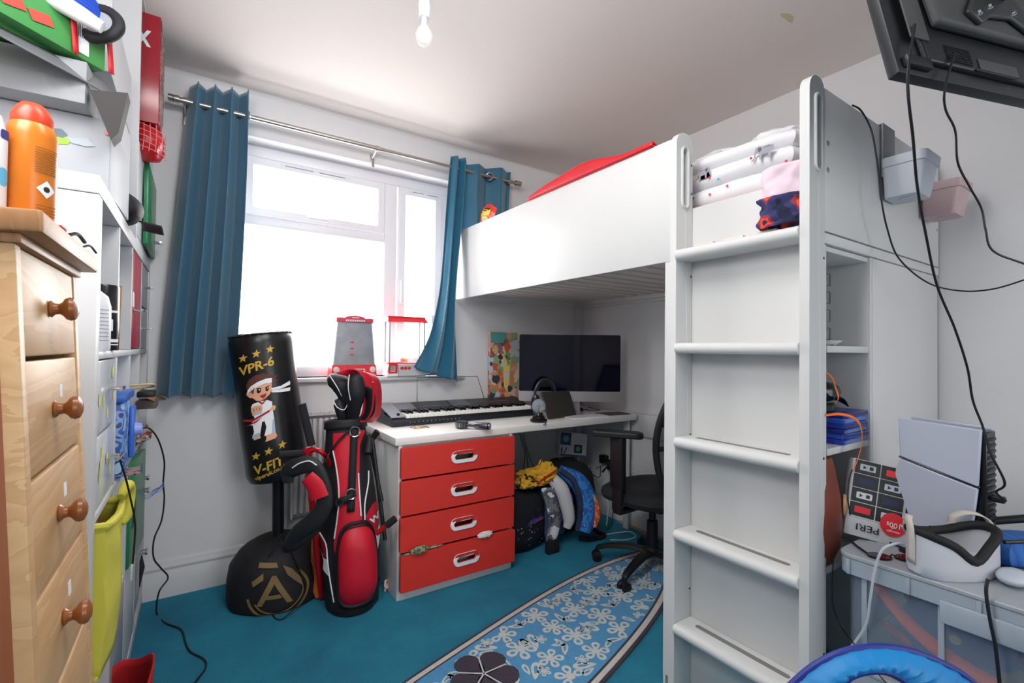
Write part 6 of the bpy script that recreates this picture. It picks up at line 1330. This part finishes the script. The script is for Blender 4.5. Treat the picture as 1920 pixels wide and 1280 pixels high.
bm = B(); prism(bm, [(.10, .11), (.84, .11), (.86, .46), (.08, .46)], lambda u, v, w: Mt @ V((u, v, w+.004)), .022); obj('raised_housing', bm, tvg, tv, mods=[('bevel', .008)])
bm = B()
for k in range(9): box(bm, (.125, .040+.0042*k, .004), (.195, .0422+.0042*k, .0062), 0, 0, Mt)
v_ = obj('vent_grille', bm, black, tv); v_['kind'] = 'stuff'
obj('input_recess', TM((.035, .075, .0035), (.085, .40, .0075)), tvg, tv); obj('foot_slot', TM((.215, .035, .0042), (.33, .062, .0065)), tvg, tv)
obj('foot_slot', TM((.015, .012, -.0075), (.08, .035, .004)), black, tv); obj('recess_bar', TM((.20, .028, .0045), (.32, .034, .0075)), black, tv)
bm = B()
for k in range(5): box(bm, (.095+.009*k, .285-.004*k, .026), (.101+.009*k, .292-.004*k, .0275), 0, 0, Mt); box(bm, (.099+.009*k, .272-.003*k, .026), (.104+.009*k, .277-.003*k, .0275), 0, 0, Mt)
k_ = obj('printed_symbols', bm, mat('pale_symbol', '#b9a8aa', .5), tv); k_['kind'] = 'stuff'
# bracket
br = [(.17, .14), (.20, .115), (.235, .14), (.30, .15), (.36, .115), (.375, .145), (.335, .20), (.33, .26), (.375, .33), (.35, .35), (.27, .30), (.20, .35), (.175, .33), (.21, .26), (.205, .19)]
bm = B(); prism(bm, br, lambda u, v, w: Mt @ V((u, v, w+.027)), .010); bk_ = obj('mount_plate', bm, mat('bracket_grey', '#3f4243', .4, .3), tv, mods=[('bevel', .004)])
for x, y in ((.20, .14), (.35, .14), (.20, .32), (.35, .32), (.24, .165), (.31, .165)): obj('screw', lathe(B(), [(0, 0), (.006, 0), (.004, .004), (0, .004)], 12, Mt @ Matrix.Translation((x, y, .037))), chrome, bk_)
w_arm = V((XR-.01, .95, 2.05)); am = Mt @ V((.27, .22, .06)); el = Mt @ V((.42, .33, .20))
bm = B(); box(bm, (.245, .19, .037), (.295, .25, .075), 0, .004, Mt); obj('tilt_block', bm, black, tv)
obj('wall_arm', tube(B(), [am, el], .017, 12), black, tv); obj('wall_arm', tube(B(), [el, V((XR-.02, -.02, 2.12))], .018, 12), black, tv); obj('wall_plate', bx((XR-.02, -.09, 1.98), (XR, .05, 2.26), .003), black, tv)

# ================================================================ RIGHT: STACKED CLEAR BOXES
sx0, sx1, sy0, sy1 = 1.44, 2.05, -.30, .575
fro = mat('frosted_plastic', '#9fb0c2', .3, alpha=.27, vary=(4, .03)); froe = mat('frosted_edge', '#b4c0cc', .3, alpha=.75, vary=(4, .03))
def cbox(name, z0_, z1_, label, lidz):
    t = thing(name, label, 'storage box', ((sx0+sx1)/2, (sy0+sy1)/2, z0_), group='stacked clear storage boxes')
    i_ = .018
    bm = B(); prism(bm, rrect(sx1-sx0-2*i_, sy1-sy0-2*i_, .03, 4, (sx0+sx1)/2, (sy0+sy1)/2), lambda u, v, w: V((u, v, z0_+.004+w)), z1_-z0_-.05, holes=[rrect(sx1-sx0-2*i_-.008, sy1-sy0-2*i_-.008, .027, 4, (sx0+sx1)/2, (sy0+sy1)/2)]); obj('tub_wall', bm, fro, t)
    bm = B(); prism(bm, rrect(sx1-sx0-2*i_, sy1-sy0-2*i_, .03, 4, (sx0+sx1)/2, (sy0+sy1)/2), lambda u, v, w: V((u, v, z0_+w)), .004); obj('tub_base', bm, fro, t)
    bm = B()
    for k in range(6):
        y = sy1-.06-.152*k; obj('wall_rib', bx((sx0+i_-.006, y-.006, z0_+.01), (sx0+i_, y+.006, z1_-.05), .002), froe, t)
    bm.free()
    bm = B(); prism(bm, rrect(sx1-sx0, sy1-sy0, .035, 5, (sx0+sx1)/2, (sy0+sy1)/2), lambda u, v, w: V((u, v, z1_-.012+w)), .012); l_ = obj('lid', bm, mat('frosted_lid', '#a8afb6', .35, alpha=.9, vary=(6, .04)), t, mods=[('bevel', .003)])
    bm = B(); prism(bm, rrect(sx1-sx0-.004, sy1-sy0-.004, .035, 5, (sx0+sx1)/2, (sy0+sy1)/2), lambda u, v, w: V((u, v, z1_-.052+w)), .040, holes=[rrect(sx1-sx0-.03, sy1-sy0-.03, .025, 5, (sx0+sx1)/2, (sy0+sy1)/2)]); obj('lid_rim', bm, froe, l_)
    for k in range(7): y = sy1-.03-.125*k; obj('rim_rib', bx((sx0-.006, y-.004, z1_-.05), (sx0+.002, y+.004, z1_-.012), .001), froe, l_)
    obj('latch', bx((sx0-.012, .16, z1_-.085), (sx0-.002, .36, z1_-.035), .004), froe, l_)
    return t
cbox('clear_storage_box', .345, .62, 'clear lidded storage box with orange track inside, upper of the stack by the bookcase', 0)
cbox('clear_storage_box', .03, .338, 'clear lidded storage box underneath the one holding orange track', 0)
ot = mat('orange_track', '#e0562c', .4, vary=(6, .05))
def arcp(cy_, cz_, R_, a0, a1, x, n=20): return [V((x, cy_+R_*math.cos(a0+(a1-a0)*i/n), cz_+R_*math.sin(a0+(a1-a0)*i/n))) for i in range(n+1)]
bm = band([V((1.475, .50, .56)), V((1.478, .44, .49)), V((1.48, .36, .44)), V((1.48, .26, .415)), V((1.48, .12, .40)), V((1.482, -.05, .41))], V((1, 0, 1.2)), .034, 6)
sm('orange_track', bm, ot, 'curved orange toy track inside the upper clear storage box', 'toy track', mods=[('solid', .006)])
bm = band([V((1.60, .52, .40)), V((1.60, .45, .37)), V((1.60, .35, .36)), V((1.60, .2, .365))], V((0, .3, 1)), .03, 6); sm('red_track', bm, mat('red_track', '#c8402c', .4), 'shorter red toy track low inside the upper clear storage box', 'toy track', mods=[('solid', .006)])
bm = lathe(B(), [(0, 0), (.095, 0), (.105, .01), (.095, .03), (0, .03)], 30, axM((1.55, .36, .455), (1, .1, .1))); o = sm('blue_disc', bm, mat('blue_disc', '#3a4a8c', .5, vary=(8, .2)), 'dark blue round toy disc inside the upper clear storage box', 'toy')
obj('yellow_centre', lathe(B(), [(0, .0), (.012, 0), (.010, .004), (0, .004)], 14, axM((1.5485, .36, .455), (-1, -.1, -.1))), mat('cream_dot', '#cfc48a', .5), o)
sm('grey_toys', blob(B(), (1.75, .15, .43), (.20, .34, .09), .35, 3, 3, 4, flat=-.075), ramp_mat('grey_toy_mix', [(0, '#4a5668'), (.4, '#66748a'), (.55, '#3a4354'), (.68, '#7f8ca0'), (.75, '#8a6a4a')], 12, 'voro'), 'jumble of grey and dark toys at the bottom of the upper clear storage box', 'toys')
sm('lower_toys', blob(B(), (1.72, .15, .13), (.22, .36, .10), .3, 3, 6, 4, flat=-.095), ramp_mat('grey_toy_mix2', [(0, '#4a5668'), (.4, '#66748a'), (.55, '#8f979f'), (.68, '#3d4657')], 12, 'voro'), 'jumble of grey toys inside the lower clear storage box', 'toys')
ZB = .6205
# games console
L0, R0 = dep(1687, 770, 1.35), dep(1838, 795, 1.20); L0.z = R0.z = 0; cdx = (R0-L0); cl_ = cdx.length; cdx.normalize(); cnn = V((cdx.y, -cdx.x, 0))
if cnn.dot(V((1, 0, 0))) < 0: cnn = -cnn
gc_ = thing('games_console', 'upright white games console with a black core and slot on the storage box lid', 'games console', (L0.x, L0.y, ZB))
CM = Matrix(((cdx.x, 0, cnn.x, L0.x), (cdx.y, 0, cnn.y, L0.y), (0, 1, 0, ZB), (0, 0, 0, 1)))   # x along face, y up, z away
def shell(z0_, zs, split):
    out = []
    lo = [(-.012, .0), (cl_-.03, .0), (cl_-.012, .10), (cl_-.002, .188), (.004, .232), (-.006, .20), (-.016, .10)]
    hi = [(.004, .238), (cl_-.002, .194), (cl_+.002, .338), (-.004, .345)]
    return lo if split == 0 else hi
con_w = mat('console_white', '#b9c1d2', .35, vary=(3, .02))
for s_ in (0, 1):
    zf = .0 if s_ == 0 else .075
    for k in (0, 1):
        bm = B(); prism(bm, shell(0, 0, k), lambda u, v, w: CM @ V((u, v, zf+w+(.012*math.sin(v*9)*(-1 if s_ == 0 else 1)))), .012); obj('side_plate', bm, con_w, gc_, mods=[('bevel', .003)])
bm = B(); prism(bm, [(.004, .004), (cl_-.02, .004), (cl_+.008, .04), (cl_+.008, .332), (.004, .335)], lambda u, v, w: CM @ V((u, v, .013+w)), .060); obj('black_core', bm, mat('core_black', '#121318', .25), gc_, mods=[('bevel', .004)])
for k in range(17): obj('vent_fin', box(B(), (cl_-.004, .06+.0155*k, .018), (cl_+.0105, .067+.0155*k, .068), 0, .001, CM), black, gc_)
obj('disc_band', tube(B(), [CM @ V((.0, .2365, -.004)), CM @ V((cl_*.5, .214, -.006)), CM @ V((cl_, .1915, -.003))], .0028, 6), mat('core_black', '#121318', .25), gc_)
obj('console_foot', lathe(B(), [(0, -.0), (.05, 0), (.05, .003), (0, .003)], 20, Matrix.Translation(CM @ V((.08, 0, .04)))), mat('core_black', '#121318', .25), gc_)
obj('cable_plug', box(B(), (cl_+.0, .155, .03), (cl_+.035, .172, .046), 0, .003, CM), black, gc_)
# VR headset
hv = at(1782, 1078, 2, ZB); hrz = -YAW+.12
vr = thing('virtual_reality_headset', 'white virtual reality headset with black face cushion lying on the clear box', 'headset', (1.535, .362, ZB), hrz)
def vrp(a, z, k=1): return V((.108*math.cos(a)*k, .055*math.copysign(abs(math.sin(a))**.8, math.sin(a))*k, z))
def topz(a): s = math.cos(a); return .072+.030*abs(s)**1.5-.028*math.exp(-(s/.35)**2)*(1 if math.sin(a) < 0 else -.2)
bm = B(); n = 48
prof = [(0, 0), (.9, 0), (.98, .008), (1.0, .03), (.99, 1.0), (.93, 1.0), (.90, .35), (0, .30)]
rings = [[bm.verts.new(vrp(2*PI*k/n, (zz if zz < .1 else zz*topz(2*PI*k/n)), r)) for k in range(n)] if r else [bm.verts.new((0, 0, zz*.06))] for r, zz in prof]
for A1, B1 in zip(rings, rings[1:]):
    for k in range(n):
        k2 = (k+1) % n; bm.faces.new((A1[0], B1[k2], B1[k]) if len(A1) == 1 else ((A1[k], A1[k2], B1[0]) if len(B1) == 1 else (A1[k], A1[k2], B1[k2], B1[k])))
obj('headset_shell', bm, mat('headset_white', '#c9cad2', .4, vary=(5, .02)), vr, world=False)
gk = [vrp(a, topz(a)+.004, .93) for a in [2*PI*i/64 for i in range(64)]]
bm = tube(B(), gk, .0105, 10, closed=True); obj('face_cushion', bm, mat('cushion_black', '#17181b', .7, bump=(80, .2, .001)), vr, world=False)
bm = B(); box(bm, (-.075, -.035, .020), (.075, .035, .032), 0, .006); obj('inner_panel', bm, black, vr, world=False)
for s in (-1, 1): obj('lens', lathe(B(), [(0, .030), (.022, .030), (.022, .038), (.016, .040), (0, .042)], 20, Matrix.Translation((s*.032, 0, 0))), mat('lens_dark', '#0b0c10', .05), vr, world=False)
obj('nose_bridge', box(B(), (-.012, -.045, .02), (.012, -.025, .045), 0, .006), mat('cushion_black', '#17181b', .7), vr, world=False)
stw = mat('strap_white', '#c9c3bb', .6, bump=(100, .2, .001))
bm = band([V((-.112, .0, .03)), V((-.113, .0, .10)), V((-.108, .01, .128)), V((-.095, .02, .134)), V((-.080, .04, .115)), V((-.072, .05, .095))], V((0, 1, 0)), .018, 6); obj('head_strap', bm, stw, vr, world=False, mods=[('solid', .003)])
bm = band([V((.112, .0, .0)), V((.114, .0, .09)), V((.105, .01, .125)), V((.080, .03, .132)), V((.062, .05, .115)), V((.060, .055, .09)), V((.045, .06, .07)), V((.010, .07, .058)), V((-.04, .07, .065)), V((-.07, .06, .09))], V((0, 1, .3)), .018, 6); obj('head_strap', bm, stw, vr, world=False, mods=[('solid', .003)])
# upside down printed box leaning against the bookcase end
pbx = thing('message_box', 'upside-down black and white printed box with a red circle, leaning behind the clear box', 'box', (1.60, .535, ZB), .0, rot=(-.20, .20, -.85))
obj('carton', box(B(), (-.085, 0, 0), (.085, .035, .215), 0, .001), mat('carton_white2', '#c4c6ca', .6), pbx, world=False)
ly = [(0, [(-.083, .052), (.050, .052), (.050, .213), (-.083, .213)])]
for r_ in range(4):
    for c_ in range(2):
        x_, z_ = -.080+.066*c_, .054+.040*r_; ly.append((1, rrect(.0635, .038, .001, 1, x_+.032, z_+.020)))
        ly.append(((4, 2, 5, 3)[(r_+c_) % 4], rrect(.040, .018, .002, 2, x_+.033, z_+.020)))
        if (r_+c_) % 4 == 3 or (r_+c_) % 4 == 1: ly.append((1, rrect(.010, .010, .001, 1, x_+.042, z_+.020))); ly.append((1, circ(.006, 3, x_+.024, z_+.020)))
    ly.append((1, rrect(.022, .034, .001, 1, .067, .074+.040*r_))); ly.append(((2, 3, 2, 4)[r_], rrect(.014, .018, .001, 1, .067, .074+.040*r_)))
ly.append((4, circ(.032, 26, .030, .056)))
o = obj('box_print', decal(ly, lambda u, v, w: V((u, -w, v)), 0), [mat('box_line', '#c4c6ca', .6), mat('box_black', '#1c2020', .5), mat('box_pale', '#c9c9cc', .5), mat('box_pale2', '#aab4c0', .5), mat('box_red', '#d02a34', .5), mat('box_navy', '#1f2548', .5)], pbx, world=False); o['kind'] = 'stuff'
tf = lambda u, v, w: V((u, -.002-w-.0035, v))
for s, size, x_, z_ in (('100s', .020, .050, .062), ('of', .008, .033, .050), ('messages', .0085, .047, .040)):
    obj('lettering', text_on(s, size, lambda u, v, w: tf(u, v, w), x_, z_, rot=PI, step=0, h=.0005), white_pr, pbx, world=False, smooth=False)
obj('lettering', text_on('PERI', .026, lambda u, v, w: V((u, -.0035-w, v)), .000, .036, rot=PI, step=0, h=.0005, sx=1.25), mat('text_black', '#1a1a1d', .5), pbx, world=False, smooth=False)
obj('lettering', text_on('S', .0001, lambda u, v, w: V((u, -.0035-w, v)), 0, .036, step=0), white_pr, pbx, world=False) if False else None
# glasses, stand, sundries on the lid
gl = thing('sunglasses', 'black sunglasses lying on the clear box lid beside the headset', 'sunglasses', (1.505, .47, ZB), -.75)
for s in (-1, 1): obj('lens', prism(B(), circ(.028, 22, s*.032, 0, ry=.020), lambda u, v, w: V((u, v, .002+w+.006*abs(u)*4)), .003), mat('dark_lens', '#0e0f13', .08), gl, world=False); obj('temple_arm', tube(B(), [(s*.062, 0, .010), (s*.060, .05, .008), (s*.05, .10, .004)], .003, 8, smooth=4), black, gl, world=False)
obj('bridge', tube(B(), [(-.006, 0, .006), (0, .004, .009), (.006, 0, .006)], .002, 6), black, gl, world=False)
st = thing('black_stand', 'black folding stand tilted upright between the printed box and headset', 'stand', (1.585, .44, ZB), -.5)
obj('stand_plate', box(B(), (-.012, -.006, 0), (.016, .006, .085), 0, .004, Matrix.Rotation(.55, 4, 'Y')), black, st, world=False); obj('stand_foot', box(B(), (-.03, -.03, 0), (.07, .03, .012), 0, .004), black, st, world=False)
bpo = thing('blue_pouch', 'blue padded pouch with black piping at the right edge behind the headset', 'pouch', (1.78, .27, ZB), -.55)
bm = cushion(B(), (-.12, -.05, .0), (.12, .05, .070), .05, .004); obj('pouch_body', bm, ramp_mat('blue_ribbed', [(0, '#2660b0'), (.5, '#2f6fc4')], 14, 'wave', constant=False, bump=.5), bpo, world=False)
obj('piping', tube(B(), [(-.12, -.052, .008), (0, -.055, .004), (.12, -.052, .008)], .005, 8), black, bpo, world=False); obj('piping', tube(B(), [(-.12, -.045, .070), (0, -.050, .076), (.12, -.045, .070)], .005, 8), black, bpo, world=False)
sm('black_strap', tube(B(), [(1.74, .33, .715), (1.80, .25, .735), (1.86, .18, .725), (1.92, .12, .705)], .010, 10, smooth=4), black, 'black curved strap lying over the blue pouch', 'strap')
rp = at(1893, 1058, 2, ZB); bm = blob(B(), (rp.x, rp.y, ZB+.010), (.035, .018, .008), .3, 3, 2, 3); sm('red_packet', bm, mat('red_packet', '#c8261e', .4), 'bright red crumpled packet to the right of the headset', 'packet')
wp = at(1905, 1100, 2, ZB); bm = blob(B(), (wp.x+.01, wp.y+.005, ZB+.018), (.045, .030, .017), .03, 1, 2, 4); sm('white_controller', bm, mat('controller_white', '#b9c4cf', .3), 'smooth white rounded controller at the right edge below the red packet', 'controller')
# cables on the right
def cab(name, lab, pts, r, m=cable_m, cat='cable', group=None): return sm(name, tube(B(), pts, r, 8, smooth=8), m, lab, cat, group)
t0 = Mt @ V((.045, .10, .012)); t1 = Mt @ V((.135, .05, .012))
cab('power_cable', 'long black cable hanging from the television to the top of the games console', [t0, dep(1702, 150, .88), dep(1712, 260, .92), dep(1720, 350, .98), dep(1736, 440, 1.05), dep(1757, 535, 1.1), dep(1790, 615, 1.13), dep(1814, 690, 1.16), dep(1824, 750, 1.18), dep(1843, 800, 1.19), dep(1858, 850, 1.15), CM @ V((cl_+.06, .175, .045)) if False else dep(1884, 905, 1.14), dep(1868, 922, 1.17), CM @ V((cl_+.035, .163, .04))], .0026)
cab('thin_tv_cable', 'thin black cable dropping from the television and swinging off to the right', [t1, dep(1772, 165, .90), dep(1773, 205, .92), dep(1791, 245, .94), dep(1796, 305, .96), dep(1818, 350, 1.0), dep(1840, 390, 1.02), dep(1848, 430, 1.02), dep(1862, 470, 1.02), dep(1925, 496, 1.02), dep(2050, 540, 1.02)], .0021)
cab('bed_cable', 'black cable looping from the bed end past the bins to the right', [at(1598, 197, 1, .600), at(1615, 208, 1, .590), at(1634, 245, 1, .575), at(1644, 300, 1, .56), at(1652, 370, 1, .55), at(1664, 430, 1, .55), at(1686, 485, 1, .54), at(1740, 530, 1, .5), at(1800, 545, 1, .45), dep(1860, 542, 1.42), dep(1925, 523, 1.36), dep(1990, 500, 1.3)], .0024)
whc = mat('white_cable', '#c4c9d2', .4)
cab('white_cable', 'white charging cable curving down from the headset over the box front', [at(1694, 1020, 0, 1.47), at(1680, 1019, 0, 1.44), at(1655, 1030, 0, 1.42), at(1641, 1065, 0, 1.42), at(1632, 1120, 0, 1.42), at(1624, 1170, 0, 1.43), at(1600, 1208, 0, 1.43), at(1580, 1235, 0, 1.43)], .0032, whc)
cab('front_black_cable', 'black cable hanging down the front of the clear box at right', [at(1852, 1085, 0, 1.43), at(1849, 1110, 0, 1.42), at(1856, 1160, 0, 1.415), at(1866, 1210, 0, 1.415), at(1872, 1260, 0, 1.415), at(1878, 1320, 0, 1.415)], .0034)
cab('thin_black_cable', 'thin black cable slanting down past the lowest bookcase shelf', [at(1563, 1035, 1, .59), at(1560, 1120, 1, .59), at(1572, 1165, 1, .58), at(1600, 1205, 0, 1.41), at(1640, 1255, 0, 1.38), at(1670, 1290, 0, 1.36)], .0016)
cab('medal_cord', 'black cord with a small pendant hanging before the printed box', [at(1598, 880, 1, .54), at(1592, 900, 1, .535), at(1590, 935, 1, .53), at(1594, 965, 1, .53)], .0015)
# pop-up chair back in the foreground
hb = thing('blue_folding_seat', 'bright blue fabric seat with dark blue piped rim in the bottom right foreground', 'seat', (.74, .24, 0))
hp2 = [(1440, 1330), (1490, 1278), (1530, 1246), (1580, 1222), (1640, 1212), (1700, 1218), (1760, 1240), (1815, 1272), (1870, 1330)]
OUT = catmull([dep(x, y, .62) for x, y in hp2], 6); hin = [(1530, 1370), (1560, 1310), (1585, 1276), (1612, 1262), (1645, 1258), (1672, 1263), (1696, 1278), (1725, 1310), (1760, 1370)]; INN = catmull([dep(x, y, .60) for x, y in hin], 6)
n = len(OUT)-1; bm = B()
grid(bm, lambda u, v: OUT[round(v*n)].lerp(INN[round(v*n)], u)+FW*(-.012*math.sin(u*PI)+.0015*math.sin(v*90)), 8, n); obj('fabric_band', bm, mat('bright_blue_nylon', '#1583c8', .5, bump=(25, .4, .004), vary=(6, .06)), hb, mods=[('solid', .003)])
obj('rim_piping', tube(B(), OUT, .0045, 8), mat('navy_piping', '#1c2f86', .5), hb); obj('rim_piping', tube(B(), INN, .004, 8), mat('navy_piping', '#1c2f86', .5), hb)
for p_ in (OUT[0], OUT[-1]): obj('support_pole', tube(B(), [p_, V((p_.x, p_.y, 0.0))], .007, 8), mat('navy_piping', '#1c2f86', .5), hb)

# small yellow-green stain on the ceiling paint
c0 = at(1478, 32, 2, ZC); bm = decal([(0, [(c0.x+.035*math.cos(a)*(1+.4*math.sin(3*a)), c0.y+.018*math.sin(a)*(1+.3*math.cos(2*a))) for a in [2*PI*i/16 for i in range(16)]])], lambda u, v, w: V((u, v, ZC-w)), 0, .0005)
struct(obj('trim_6', bm, mat('ceiling_stain', '#c9c3a0', .8)))
